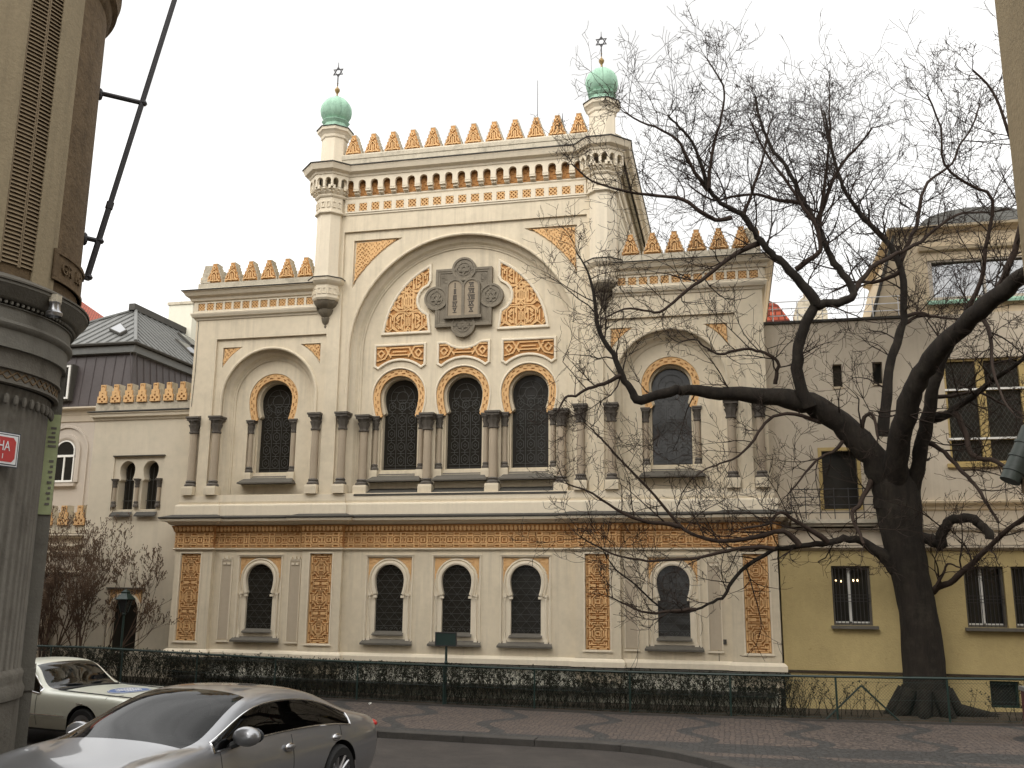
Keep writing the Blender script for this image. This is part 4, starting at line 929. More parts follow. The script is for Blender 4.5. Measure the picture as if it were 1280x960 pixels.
o = MB(); o.sweep(b0, [(-.1, 11.545), (.10, 11.545), (.13, 11.60), (.10, 11.64), (-.05, 11.66)], plan); build(o, 'gutter', M['flash'], H)
ea = .06; rx, ry0, ry1 = (hx0 + hx1) / 2, hy0 + 4.0, hy1 - 3; ez, rz_ = 11.60, 14.12
E_ = [(hx0 - ea, hy0 - ea, ez), (hx1 + ea, hy0 - ea, ez), (hx1 + ea, hy1, ez), (hx0 - ea, hy1, ez), (rx, ry0, rz_), (rx, ry1, rz_)]
o = MB(); o.add(E_, [(0, 1, 4), (1, 2, 5, 4), (2, 3, 5), (3, 0, 4, 5)]); hr = build(o, 'roof', M['zinc'], H)
o = MB()
def roofpt(side, s, t):
    if side == 'f':
        a = Vector((hx0 + (hx1 - hx0) * s, hy0 - ea, ez)); k = 1 - abs(2 * s - 1); top = Vector((a.x, hy0 - ea + (ry0 - hy0 + ea) * k, ez + (rz_ - ez) * k))
    else:
        y = hy0 + (hy1 - hy0) * s; a = Vector((hx1 + ea, y, ez)); k = min(1, (y - hy0) / (ry0 - hy0)); top = Vector((hx1 + ea + (rx - hx1 - ea) * k, y, ez + (rz_ - ez) * k))
    return a.lerp(top, t) + Vector((0, -.01 if side == 'f' else 0, .025))
for k in range(1, 14): o.tube([roofpt('f', k / 14, 0), roofpt('f', k / 14, 1)], .022, 4)
for k in range(1, 44): o.tube([roofpt('r', k / 44, 0), roofpt('r', k / 44, 1)], .022, 4)
build(o, 'standing_seams', M['zinc'], hr)
o = MB(); o.tube([(hx1 + ea, hy0 - ea, ez + .04), (rx, ry0, rz_ + .04)], .07, 6); o.tube([(hx0 - ea, hy0 - ea, ez + .04), (rx, ry0, rz_ + .04)], .07, 6); build(o, 'hip_cap', M['zinc'], hr)
o = MB(); o.box(rx - .14, rx + .14, ry0 - .3, ry1, rz_ - .05, rz_ + .22); build(o, 'ridge_box', M['flash'], hr)
def skylight(side, s, t, w, h):
    a = roofpt(side, s - w, t); b = roofpt(side, s + w, t); c = roofpt(side, s + w, t + h); d = roofpt(side, s - w, t + h); n = (b - a).cross(d - a).normalized()
    if n.z < 0: n = -n
    if (b - a).length < .05: return
    cen = (a + b + c + d) / 4
    fr = MB(); pts = [cen + (p - cen) * 1.18 for p in (a, b, c, d)]
    fr.add([tuple(p) for p in pts] + [tuple(p + n * .09) for p in pts], [(4, 5, 6, 7), (0, 1, 5, 4), (1, 2, 6, 5), (2, 3, 7, 6), (3, 0, 4, 7)]); f = build(fr, 'skylight', M['flash'], H)
    g = MB(); g.quad(*[tuple(p + n * .095) for p in (a, b, c, d)]); build(g, 'pane', M['mirrorglass'], f)
skylight('f', .72, .50, .075, .2); skylight('r', .30, .32, .022, .22); skylight('r', .38, .62, .022, .2)
o = MB(); o.box(-17.15, -15.95, 11.6, 13.0, 13.0, 15.45); c_h = build(o, 'chimney', M['whiteplaster'], H)
o = MB(); o.box(-17.22, -15.88, 11.55, 13.05, 15.45, 15.58)
for k in range(4): o.lathe([(.08, 15.58), (.07, 15.78)], (-16.9 + .25 * k, 12.3), 8)
build(o, 'chimney_cap', M['stone'], c_h)
# dormer window in the mansard and the arched window below it
o = MB(); o.box(-16.62, -15.78, hy0 - .22, hy0 + .2, 9.50, 10.85); dw = build(o, 'dormer', M['flash'], H)
o = MB(); o.plate([[(-16.57, 9.55), (-15.83, 9.55), (-15.83, 10.8), (-16.57, 10.8)], [(-16.50, 9.62), (-16.24, 9.62), (-16.24, 10.73), (-16.50, 10.73)], [(-16.16, 9.62), (-15.90, 9.62), (-15.90, 10.73), (-16.16, 10.73)]], hy0 - .26, hy0 - .22); build(o, 'frame', M['white'], dw)
o = MB(); o.box(-16.55, -15.85, hy0 - .235, hy0 - .225, 9.6, 10.75); build(o, 'pane', M['window'], dw)
for cx in (-15.85, -17.8):
    wa = arch(cx, 7.66, .40, 6.55, 20)
    o = MB(); o.plate([wa, arch(cx, 7.66, .355, 6.62, 20)], hy0 - .045, hy0 - .003); o.box(cx - .40, cx + .40, hy0 - .05, hy0 - .004, 7.45, 7.53)
    o.box(cx - .03, cx + .03, hy0 - .048, hy0 - .004, 6.6, 7.45)
    aw = build(o, 'arched_window', M['white'], H)
    o = MB(); o.plate([arch(cx, 7.66, .38, 6.58, 20)], hy0 - .02, None); build(o, 'pane', M['window'], aw)
    o = MB(); o.sweep(wa, [(-.03, hy0), (-.03, hy0 - .03), (-.10, hy0 - .06), (-.22, hy0 - .06), (-.24, hy0)], xz); o.sweep(arch(cx, 7.66, .86, 5.2, 24), [(0, hy0), (0, hy0 - .05), (-.07, hy0 - .05), (-.09, hy0)], xz); o.box(cx - .55, cx + .55, hy0 - .14, hy0, 6.40, 6.5); build(o, 'surround', M['greybeige'], aw)
o = MB()
for k in range(24): o.box(-14.75 + .06 * k, -14.72 + .06 * k, hy0 - .05, hy0 - .003, 8.28, 8.33)
build(o, 'dentils', M['greybeige'], H)
RH = thing('red_roofed_house', 'house with a steep red tiled roof rising behind the grey metal roof at far left', 'house', (-33, 26, 0))
o = MB(); o.box(-44, -29.5, 20.3, 34, 0, 16.6); build(o, 'wall', M['yellow'], RH)
o = MB(); o.sweep([(-44.5, 20.2), (-29.4, 20.2), (-29.4, 34)], [(0, 15.8), (.1, 15.9), (.15, 16.2), (.4, 16.4), (.5, 16.8), (0, 16.85)], plan); build(o, 'cornice', M['beige2'], RH)
o = MB(); o.add([(-45, 19.7, 16.75), (-28.75, 19.7, 16.75), (-28.75, 35, 16.75), (-45, 35, 16.75), (-36.5, 26, 23.0), (-37, 29, 23.0)], [(0, 1, 4), (1, 2, 5, 4), (2, 3, 5), (3, 0, 4, 5)]); build(o, 'roof', M['redtile'], RH)

# ------------------------------------------------------------------ neighbour on the right
N = thing('apartment_building', 'beige apartment building with a yellow ground floor and barred windows, right of the synagogue', 'building', (12.0, 0.5, 0))
yw, uw = -0.05, 0.60
LW = [(9.87, 10.80), (12.98, 13.89), (14.06, 14.97), (16.3, 17.2)]
BW = [(11.02, 11.75), (13.35, 14.0), (14.25, 14.9)]
o = MB(); o.plate([[(8.62, -.3), (34, -.3), (34, 4.0), (8.62, 4.0)]] + [[(a, 2.14), (b, 2.14), (b, 3.60), (a, 3.60)] for a, b in LW] + [[(a, .28), (b, .28), (b, .90), (a, .90)] for a, b in BW[1:]], yw, yw + .35)
o.box(8.62, 34, yw + .3, yw + .35, 4.0, 4.05)
build(o, 'ground_floor_wall', M['yellow'], N)
o = MB(); o.box(8.62, 34, yw - .035, yw - .002, .98, 1.04); build(o, 'base_shadow_strip', M['soil'], N)  # dark strip standing in for the shadow line of the plinth edge
for a, b in LW:
    o = MB(); o.plate([[(a, 2.14), (b, 2.14), (b, 3.60), (a, 3.60)], [(a + .055, 2.195), (b - .055, 2.195), (b - .055, 3.545), (a + .055, 3.545)]], yw + .10, yw + .2); w_ = build(o, 'window', M['sill'], N)
    o = MB(); o.box(a, b, yw + .26, yw + .27, 2.1, 3.62); build(o, 'pane', M['window'], w_)
    o = MB(); c = a + (b - a) * .46; o.box(c - .035, c + .035, yw + .2, yw + .262, 2.19, 3.55); o.box(a + .05, b - .05, yw + .2, yw + .258, 2.19, 2.23); build(o, 'mullion', M['white'], w_)
    o = MB()
    for k in range(9): q = a + .05 + (b - a - .1) * (k + .5) / 9; o.tube([(q, yw + .04, 2.16), (q, yw + .04, 3.58)], .009, 5)
    for z in (2.72, 2.80, 2.88): o.box(a + .02, b - .02, yw + .045, yw + .055, z, z + .014)
    build(o, 'window_grille', M['iron'], w_)
    o = MB(); o.box(a - .07, b + .11, yw - .14, yw + .05, 2.06, 2.135); build(o, 'sill', M['sill'], w_)
for k, (x, z) in enumerate(((9.99, 3.24), (10.12, 3.22), (10.42, 3.245), (10.52, 3.245))):
    o = MB(); o.ball((x, yw + .235, z), .018 if k != 1 else .010, .012, .03, 8); build(o, 'candle_bulb', M['bulb'], N)
for a, b in BW[1:]:
    o = MB(); o.box(a, b, yw + .2, yw + .22, .27, .92); w_ = build(o, 'basement_window', M['window'], N)
    o = MB(); o.plate([[(a, .28), (b, .28), (b, .90), (a, .90)], [(a + .05, .33), (b - .05, .33), (b - .05, .85), (a + .05, .85)]], yw + .12, yw + .2); build(o, 'frame', M['fence'], w_)
o = MB(); o.sweep([(8.62, yw), (34, yw)], [(0, 3.98), (.05, 4.0), (.10, 4.04), (.13, 4.05), (.13, 4.10), (-.3, 4.12)], plan); o.box(8.62, 34, yw + .02, uw, 4.12, 4.50)
o.sweep([(8.62, yw + .02), (34, yw + .02)], [(0, 4.46), (.06, 4.48), (.08, 4.54), (-.4, 4.58)], plan)
build(o, 'parapet', M['beige'], N)
UPW = [[(9.86, 5.08), (10.74, 5.08), (10.74, 6.62), (9.86, 6.62)], [(10.28, 8.36), (10.52, 8.36), (10.52, 8.98), (10.28, 8.98)], [(11.30, 8.40), (11.55, 8.40), (11.55, 9.0), (11.30, 9.0)], [(13.06, 6.22), (16.3, 6.22), (16.3, 9.0), (13.06, 9.0)]]
o = MB(); o.plate([[(8.5, 4.55), (34, 4.55), (34, 10.22), (8.5, 10.22)]] + UPW, uw, uw + .4); o.box(8.5, 34, 9.0, 9.3, -.3, 10.2); o.box(8.5, 34, uw + .35, 9.0, 9.95, 10.0); build(o, 'upper_wall', M['beige'], N)
o = MB(); o.sweep([(11.9, uw), (34, uw)], [(0, 5.02), (.05, 5.05), (.06, 5.16), (.16, 5.20), (.17, 5.25), (0, 5.28)], plan); build(o, 'ledge', M['beige2'], N)
o = MB(); o.sweep([(8.5, uw), (12.2, uw)], [(0, 10.16), (.06, 10.18), (.07, 10.24), (-.3, 10.27)], plan); build(o, 'coping', M['flash'], N)
for q in UPW[1:3]:
    (a, z0_), (b, z1_) = q[0], q[2]
    o = MB(); o.box(a, b, uw + .22, uw + .24, z0_, z1_); w_ = build(o, 'slit_window', M['window'], N)
    o = MB(); o.box(a - .03, b + .03, uw - .03, uw + .1, z0_ - .06, z0_ - .003); build(o, 'sill', M['beige2'], w_)
(a, z0_), (b, z1_) = UPW[0][0], UPW[0][2]
o = MB(); o.plate([[(a - .09, z0_ - .02), (b + .09, z0_ - .02), (b + .09, z1_ + .09), (a - .09, z1_ + .09)], UPW[0]], uw - .03, uw + .1); w_ = build(o, 'balcony_door', M['windowyellow'], N)
o = MB(); o.box(a, b, uw + .15, uw + .17, z0_, z1_); build(o, 'pane', M['pane'], w_)
(a, z0_), (b, z1_) = UPW[3][0], UPW[3][2]
o = MB(); rows_ = ((6.28, 6.84), (6.90, 8.14), (8.20, 8.94)); cols_ = ((13.12, 13.86), (14.06, 14.9), (15.1, 16.2))
o.plate([UPW[3]] + [[(c0, r0_), (c1, r0_), (c1, r1_), (c0, r1_)] for c0, c1 in cols_ for r0_, r1_ in rows_], uw + .06, uw + .2); w_ = build(o, 'large_window', M['windowyellow'], N)
o = MB(); o.box(a, b, uw + .16, uw + .17, z0_, z1_); build(o, 'pane', M['window'], w_)
o = MB()
for c0, c1 in cols_:
    for r0_, r1_ in rows_:
        for sg in (-1, 1):
            for k in range(-14, 15):
                pts = []
                for t in lin(0, 1, 24):
                    z = r0_ + (r1_ - r0_) * t; x = (c0 + c1) / 2 + k * .11 + sg * (z - r0_) * .62
                    if c0 < x < c1: pts.append((x, z))
                if len(pts) > 2: o.bar(pts[0], pts[-1], .007, uw + .146 + sg * .004, uw + .148 + sg * .004)
build(o, 'lattice', M['lead'], w_)
for z in (6.87, 8.17):
    o = MB(); o.box(13.06, 16.3, uw + .02, uw + .056, z - .025, z + .025); build(o, 'transom', M['white'], w_)
o = MB(); o.box(a - .1, b, uw - .08, uw + .05, z0_ - .1, z0_ - .003); build(o, 'sill', M['windowyellow'], w_)
# balcony
o = MB(); o.box(8.95, 11.1, yw - .28, uw, 4.66, 4.76); o.box(8.95, 11.1, yw - .20, uw - .1, 4.585, 4.655); bl = build(o, 'balcony', M['stone'], N)
o = MB()
for z in (4.92, 5.12, 5.32, 5.52): o.tube([(8.97, uw, z), (8.97, yw - .25, z), (11.08, yw - .25, z), (11.08, uw, z)], .012, 5)
for k in range(7): o.tube([(8.97 + 2.11 * k / 6, yw - .25, 4.74), (8.97 + 2.11 * k / 6, yw - .25, 5.55)], .012, 5)
build(o, 'railing', M['iron'], bl)
o = MB()
for z in (10.45, 10.65, 10.85): o.tube([(8.7, uw + .15, z), (12.3, uw + .15, z)], .014, 5)
for k in range(6): o.tube([(8.8 + .66 * k, uw + .15, 10.2), (8.8 + .66 * k, uw + .15, 10.86)], .014, 5)
build(o, 'roof_railing', M['enamelwhite'], N)
T2 = thing('corner_house', 'taller beige house with a sky-reflecting window, copper sill and curved dormer roof', 'house', (15, 3, 0))
ty = uw + .3
hole = [(12.95, 10.72), (15.6, 10.72), (15.6, 11.85), (12.95, 11.85)]
o = MB(); o.plate([[(11.35, 9.9), (34, 9.9), (34, 12.65), (12.18, 12.65)], hole], ty, ty + .4); o.box(12.2, 34, 6.0, 6.3, 9, 12.6)
o.add([(11.35, ty, 9.9), (12.18, ty, 12.65), (12.18, 6.2, 12.65), (11.35, 6.2, 9.9)], [(0, 1, 2, 3)])
o.box(12.2, 34, ty + .3, 6.2, 12.55, 12.6); build(o, 'wall', M['beige2'], T2)
o = MB(); o.box(12.95, 15.6, ty + .16, ty + .18, 10.70, 11.9); w_ = build(o, 'window', M['mirrorglass'], T2)
o = MB(); o.plate([[(12.85, 10.70), (15.7, 10.70), (15.7, 11.93), (12.85, 11.93)], [(13.06, 10.80), (15.5, 10.80), (15.5, 11.80), (13.06, 11.80)]], ty + .03, ty + .14); o.box(14.35, 14.40, ty + .06, ty + .14, 10.8, 11.8); build(o, 'frame', M['greybeige'], w_)
o = MB(); o.add([(12.85, ty - .16, 10.62), (15.7, ty - .16, 10.62), (15.7, ty + .14, 10.79), (12.85, ty + .14, 10.79), (12.85, ty - .16, 10.55), (15.7, ty - .16, 10.55)], [(0, 1, 2, 3), (0, 4, 5, 1)]); build(o, 'sill', M['copper'], w_)
o = MB(); cpath = [(12.2, 6), (12.2, ty), (34, ty)]
o.sweep(cpath, [(0, 12.60), (.05, 12.62), (.10, 12.68), (.22, 12.72), (.24, 12.78), (0, 12.80)], plan)
o.sweep([(12.75, ty), (16.2, ty)], [(0, 12.08), (.10, 12.11), (.14, 12.20), (0, 12.22)], plan, capends=True)
build(o, 'cornice', M['beige2'], T2)
o = MB(); dome_ = [(12.9, 12.78)] + [(14.35 - 1.5 * math.cos(R(t)), 12.78 + .62 * math.sin(R(t)) ** .8) for t in lin(0, 180, 18)] + [(15.85, 12.78)]
o.plate([dome_], ty + .25, 4.0); build(o, 'curved_roof', M['zinc'], T2)
o = MB(); o.tube([(11.32, ty - .02, 9.95), (12.14, ty - .02, 12.62)], .05, 6); build(o, 'verge', M['flash'], T2)
RB = thing('tiled_house', 'small patch of red tiled roof beside a rounded grey stone gable behind the parapet', 'house', (9.5, 15, 0))
o = MB(); o.add([(7.5, 12, 13.2), (10.15, 12, 13.2), (9.6, 12, 14.05), (7.5, 12, 15.3), (7.5, 18, 15.3), (9.6, 18, 14.05), (10.15, 18, 13.2)], [(0, 1, 2, 3), (1, 6, 5, 2), (2, 5, 4, 3)]); build(o, 'roof', M['redtile'], RB)
o = MB(); o.box(7.5, 11.6, 12.1, 18, -.3, 13.2); build(o, 'wall', M['beige2'], RB)
o = MB(); gb = [(10.2, 13.0)] + [(10.2, 13.7)] + [(10.83 - .58 * math.cos(R(t)), 13.75 + .62 * math.sin(R(t))) for t in lin(0, 180, 14)] + [(11.45, 13.7), (11.45, 13.0)]
o.plate([gb], 12.0, 12.8, back=True); o.lathe([(.10, 14.30), (.22, 14.42), (.24, 14.52), (.12, 14.62), (.0, 14.64)], (10.83, 12.3), 12); build(o, 'gable', M['stone'], RB)

# ------------------------------------------------------------------ round-cornered house on the near left
C = thing('round_corner_house', 'near grey-brown corner house with a giant fluted corner column and shuttered upper storey', 'house', (-2.55, -16.17, 0))
AX = (-2.55, -16.17); CA = math.atan2(-26 + 16.17, 7.42 + 2.55)
def sec(mb, r, a0, a1, z0, z1, r2=None, n=None):
    """curved block between two azimuths (degrees from the viewing side)"""
    n = n or max(2, int((a1 - a0) / 2.5)); r2 = r2 or r - .15
    A0, A1 = CA + R(a0), CA + R(a1)
    mb.lathe([(r2, z0), (r, z0), (r, z1), (r2, z1)], AX, n, A0, A1)
    for a in (A0, A1): mb.quad(*[(AX[0] + q * math.cos(a), AX[1] + q * math.sin(a), z) for q, z in ((r2, z0), (r, z0), (r, z1), (r2, z1))])
def cyl(a, z, r): t = CA + R(a); return (AX[0] + r * math.cos(t), AX[1] + r * math.sin(t), z)
flute = lambda a, z: 1 - .011 * abs(math.sin(a * 36)) if 1.98 < z < 5.30 else 1.0
o = MB(); o.lathe([(1.625, -.2), (1.625, 1.62), (1.655, 1.64), (1.665, 1.74), (1.635, 1.80), (1.63, 1.84), (1.64, 1.92), (1.61, 1.97), (1.60, 1.985), (1.60, 5.22), (1.62, 5.295), (1.62, 5.31)], AX, 432, mod=flute); build(o, 'corner_column', M['leftstone'], C, True, ang=50)
PU = CA + R(82.8); pu = Vector((math.cos(PU), math.sin(PU), 0)); pv2 = Vector((-math.sin(PU), math.cos(PU), 0)); pc0 = Vector((AX[0], AX[1], 0))
def pierbox(mb, u0, u1, v0, v1, z0, z1):
    p = [pc0 + pu * u + pv2 * v + Vector((0, 0, z)) for z in (z0, z1) for u, v in ((u0, v0), (u1, v0), (u1, v1), (u0, v1))]
    mb.add([tuple(q) for q in p], [(0, 3, 2, 1), (4, 5, 6, 7), (0, 1, 5, 4), (1, 2, 6, 5), (2, 3, 7, 6), (3, 0, 4, 7)])
o = MB(); pierbox(o, 1.2, 1.757, .12, .9, -.2, 5.72); pierbox(o, 1.2, 1.775, .10, .9, 1.68, 1.95); build(o, 'pier', M['leftgrey'], C)
o = MB(); o.lathe([(1.655, 5.315), (1.70, 5.33), (1.70, 5.36), (1.67, 5.37), (1.67, 5.49), (1.71, 5.50), (1.71, 5.53), (1.695, 5.535), (1.695, 5.70), (1.71, 5.73)], AX, 160); o_bud = o
o = MB()
for k in range(150):
    a = 2 * PI * k / 75 + (0.0); sgn = 1 if k < 75 else -1
    a0, a1 = a, a + sgn * 2 * PI / 75
    o.tube([(AX[0] + 1.672 * math.cos(a0), AX[1] + 1.672 * math.sin(a0), 5.38 + .0 * k), (AX[0] + 1.674 * math.cos(a1), AX[1] + 1.674 * math.sin(a1), 5.48)], .012 + .001 * sgn, 5)
zz_ = o
for k in range(72):
    a = 2 * PI * (k + .5) / 72; o_bud.ball((AX[0] + 1.635 * math.cos(a), AX[1] + 1.635 * math.sin(a), 5.15), .035, .035, .07, 8)
cp_ = build(o_bud, 'capital', M['leftstone'], C, True); build(zz_, 'zigzag_band', M['leftbrown'], cp_)
o = MB(); o.lathe([(1.70, 5.73), (1.755, 5.735), (1.755, 5.95), (1.77, 5.96), (1.80, 5.985), (1.81, 6.015), (1.80, 6.045), (1.765, 6.06), (1.765, 6.21), (1.79, 6.215), (1.79, 6.225)], AX, 160)
for k in range(150):
    a = 2 * PI * k / 150; o.ball((AX[0] + 1.80 * math.cos(a), AX[1] + 1.80 * math.sin(a), 6.255), .026, .026, .028, 6)
build(o, 'entablature', M['leftgrey'], C, True)
o = MB(); o.lathe([(1.78, 6.285), (1.83, 6.29), (1.86, 6.31), (1.93, 6.42), (1.955, 6.44), (1.955, 6.475)], AX, 160); build(o, 'cornice', M['leftgrey'], C, True)
o = MB(); o.lathe([(1.93, 6.478), (1.975, 6.478), (1.975, 6.50), (1.79, 6.60)], AX, 160); build(o, 'flashing', M['sill'], C, True)
o = MB(); o.lathe([(1.80, 6.55), (1.80, 10.9), (1.84, 10.95), (1.86, 11.05), (1.93, 11.1), (1.95, 11.25), (1.97, 11.3), (1.97, 11.45), (1.80, 11.5), (1.80, 15.0), (1.0, 16.5)], AX, 160); build(o, 'upper_wall', M['leftbrown'], C, True)
# tan bands, carved panel, louvred shutters
def band(a0, a1, r, z0, z1, name, m):
    o = MB(); sec(o, r, a0, a1, z0, z1, 1.75); return build(o, name, m, C, True)
band(-4.2 + 44.6 - 44.6 + 41.0, 41.0 + 4.0, 1.835, 6.56, 14.8, 'stone_band', M['lefttan'])
band(45.1, 48.6, 1.82, 6.56, 14.8, 'stone_band', M['lefttan'])
band(-10, 23.0, 1.83, 6.56, 14.8, 'stone_band', M['lefttan'])
band(38.7, 40.6, 1.815, 6.56, 14.8, 'shutter_jamb', M['leftbrown'])
for a0, a1 in ((23.2, 30.7), (30.9, 38.5)):
    o = MB(); sec(o, 1.822, a0, a0 + .5, 6.7, 15, 1.79); sec(o, 1.822, a1 - .5, a1, 6.7, 15, 1.79); sh_ = build(o, 'shutter', M['shutter'], C)
    o = MB(); z = 6.72
    while z < 14:
        A0, A1 = CA + R(a0 + .5), CA + R(a1 - .5)
        for k in range(3):
            b0_, b1_ = A0 + (A1 - A0) * k / 3, A0 + (A1 - A0) * (k + 1) / 3
            o.quad(*[(AX[0] + r_ * math.cos(t), AX[1] + r_ * math.sin(t), zz) for r_, t, zz in ((1.828, b0_, z), (1.828, b1_, z), (1.800, b1_, z + .042), (1.800, b0_, z + .042))])
        z += .052
    build(o, 'louvres', M['shutter'], sh_)
for k in range(14):
    for q in range(2):
        ca = 5 + q * 3.6 + (k % 2) * 1.2; zc_ = 7.4 + k * .6; pts = []
        if zc_ > 12.5: continue
        for t in lin(0, 1, 18): th = t * 9.5; rr = .26 * (1 - t); pts.append(cyl(ca + rr * math.cos(th) * 8, zc_ + rr * math.sin(th), 1.835))
        o = MB(); o.tube(pts, .018, 5); build(o, 'carved_scroll', M['lefttan'], C, True)
# name plaque with raised letters
o = MB(); sec(o, 1.835, 46.5, 86, 6.72, 7.12, 1.78)
for z0_, z1_ in ((6.72, 6.76), (7.07, 7.12)): sec(o, 1.855, 46.5, 86, z0_, z1_, 1.78)
sec(o, 1.855, 46.5, 48.6, 6.765, 7.065, 1.78); pl_ = build(o, 'plaque', M['leftbrown'], C)
def curved(a_c, zc, r):
    def f(x, y, z): t = CA + R(a_c) + x / r; return (AX[0] + (r + z) * math.cos(t), AX[1] + (r + z) * math.sin(t), zc + y)
    return f
for t, a in (('GR', 55.5), ('LC', 67.0)): build(text_mb(t, .20, curved(a, 6.91, 1.845), .03), 'lettering', M['leftbrown'], pl_)
# straight wings of the house along both streets
o = MB(); o.box(-45, -2.9, -17.4, -14.45, -.2, 19.5); o.box(-30, -2.9, -60, -17.4, -.2, 19.5); build(o, 'street_wall', M['leftbrown'], C)
for k in range(7):
    o = MB(); o.box(-2.92, -2.84, -20.5 - 4 * k, -19.1 - 4 * k, 7.4, 9.8); o.box(-2.92, -2.84, -20.5 - 4 * k, -19.1 - 4 * k, 2.2, 4.8); o.box(-2.92, -2.84, -20.5 - 4 * k, -19.1 - 4 * k, 12, 14.4); build(o, 'window', M['window'], C)
sgn_ = thing('street_sign', 'red enamel street sign with white lettering on the fluted corner column', 'street sign', cyl(33, 4.54, 1.68))
def flat(ac, zc, r):
    t = CA + R(ac); c = Vector(cyl(ac, zc, r)); ux = Vector((-math.sin(t), math.cos(t), 0)); n = Vector((math.cos(t), math.sin(t), 0))
    return lambda x, y, z: tuple(c + ux * x + Vector((0, 0, y)) + n * z)
f = flat(33, 4.54, 1.675)
def slab(w, h, z0, z1): 
    b = MB(); b.add([f(x, y, z) for z in (z0, z1) for x, y in ((-w, -h), (w, -h), (w, h), (-w, h))], [(0, 1, 2, 3), (4, 5, 6, 7), (0, 1, 5, 4), (1, 2, 6, 5), (2, 3, 7, 6), (3, 0, 4, 7)]); return b
build(slab(.325, .205, 0, .014), 'plate', M['navy'], sgn_); build(slab(.312, .192, .015, .017), 'border', M['enamelwhite'], sgn_); build(slab(.300, .180, .018, .020), 'border_line', M['navy'], sgn_); build(slab(.288, .168, .021, .023), 'border', M['enamelwhite'], sgn_)
o = MB(); pts = [(-.265, -.10), (-.265, .10), (-.225, .145), (.225, .145), (.265, .10), (.265, -.10), (.225, -.145), (-.225, -.145)]; o.add([f(x, y, .026) for x, y in pts], [tuple(range(8))]); build(o, 'field', M['red'], sgn_)
build(text_mb('PRAHA', .165, lambda x, y, z: f(x * .72 - .0, y + .035, .030 + z), .004), 'lettering', M['enamelwhite'], sgn_)
build(text_mb('1', .085, lambda x, y, z: f(x + .10, y - .085, .030 + z), .004), 'lettering', M['enamelwhite'], sgn_)
bn = thing('banner', 'narrow pale green vertical sign fixed to the pier behind the corner column', 'banner', cyl(92, 3.9, 1.77))
o = MB(); pierbox(o, 1.57, 1.752, .10, .118, 3.88, 5.20); build(o, 'panel', M['banner'], bn)
o = MB(); rs = random.Random(8)
for k in range(9): z = 4.0 + k * .07; pierbox(o, 1.665 + (k % 2) * .02, 1.72, .094, .0995, z, z + .032)
for k in range(5): pierbox(o, 1.62 + rs.random() * .04, 1.70 + rs.random() * .03, .094, .0995, 4.76 + k * .06, 4.79 + k * .06)
build(o, 'faded_print', M['leftgrey'], bn)
fp = thing('flagpole', 'dark slanting pole held off the corner house by three brackets', 'pole', cyl(82.8, 7.1, 1.86))
U = CA + R(82.8); pp = lambda r, z: (AX[0] + r * math.cos(U), AX[1] + r * math.sin(U), z)
RP = lambda z: 1.885 + (z - 7.1) * .1775
o = MB(); o.tube([pp(RP(7.08), 7.08), pp(RP(8.2), 8.2)], .042, 10); o.tube([pp(RP(8.2), 8.2), pp(RP(13.5), 13.5)], .038, 10); o.tube([pp(RP(8.15), 8.15), pp(RP(8.25), 8.25)], .052, 10); build(o, 'pole', M['iron'], fp, True)
for z in (7.12, 7.66, 9.84):
    o = MB(); o.tube([pp(1.76, z + .02), pp(RP(z), z)], .036, 8); o.ball(pp(RP(z) + .02, z), .055, .055, .045, 8); o.ball(pp(1.81, z), .04, .04, .1, 8); build(o, 'bracket', M['iron'], fp, True)
lf = thing('lantern', 'small weathered metal lamp on the ledge of the corner column', 'lamp', cyl(44.2, 6.3, 1.97))
c0 = cyl(44.2, 0, 1.985)
o = MB(); o.lathe([(.09, 6.20), (.10, 6.24), (.07, 6.27), (.06, 6.34), (.075, 6.37), (.06, 6.38)], c0[:2], 14); build(o, 'reflector', M['alloy'], lf, True)
o = MB(); o.box(c0[0] - .05, c0[0] + .05, c0[1] - .05, c0[1] + .05, 6.38, 6.47); build(o, 'housing', M['stone'], lf)

# ------------------------------------------------------------------ near right building with its bracketed cylinder
RW = thing('street_house', 'plain tan rendered corner of a near building at the right edge', 'building', (12, -30, 0))
o = MB(); o.box(9.95, 26, -62, -17.4, -.2, 15.6); o.box(26, 70, -62, -17.4, -.2, 21); build(o, 'wall', M['rightwall'], RW)
o = MB(); o.box(9.93, 9.95, -30, -17.38, 9.9, 10.1); build(o, 'band', M['lefttan'], RW)
for k in range(6):
    o = MB(); o.box(9.90, 9.96, -22.5 - 5 * k, -21 - 5 * k, 5, 7.4); o.box(9.90, 9.96, -22.5 - 5 * k, -21 - 5 * k, 9.6, 12); build(o, 'window', M['window'], RW)
FL = thing('floodlight', 'dark ribbed cylindrical lamp jutting down beside the right edge', 'lamp', (9.75, -17.2, 4.1))
p0, p1 = Vector((9.71, -17.28, 3.90)), Vector((9.93, -17.24, 4.34)); o = MB(); dd = (p1 - p0)
o.tube([p0 + dd * t for t in (0, .0001, .16, .161, .2, .201, .42, .421, .46, .461, .68, .681, .72, .721, 1)], [.045, .082, .082, .090, .090, .082, .082, .090, .090, .082, .082, .090, .090, .082, .082], 18); build(o, 'barrel', M['ribbed'], FL, True)
o = MB(); o.tube([p1, (10.05, -17.45, 4.40)], .03, 8); o.box(9.80, 10.0, -17.39, -17.25, 3.80, 3.92); build(o, 'bracket', M['leftbrown'], FL)

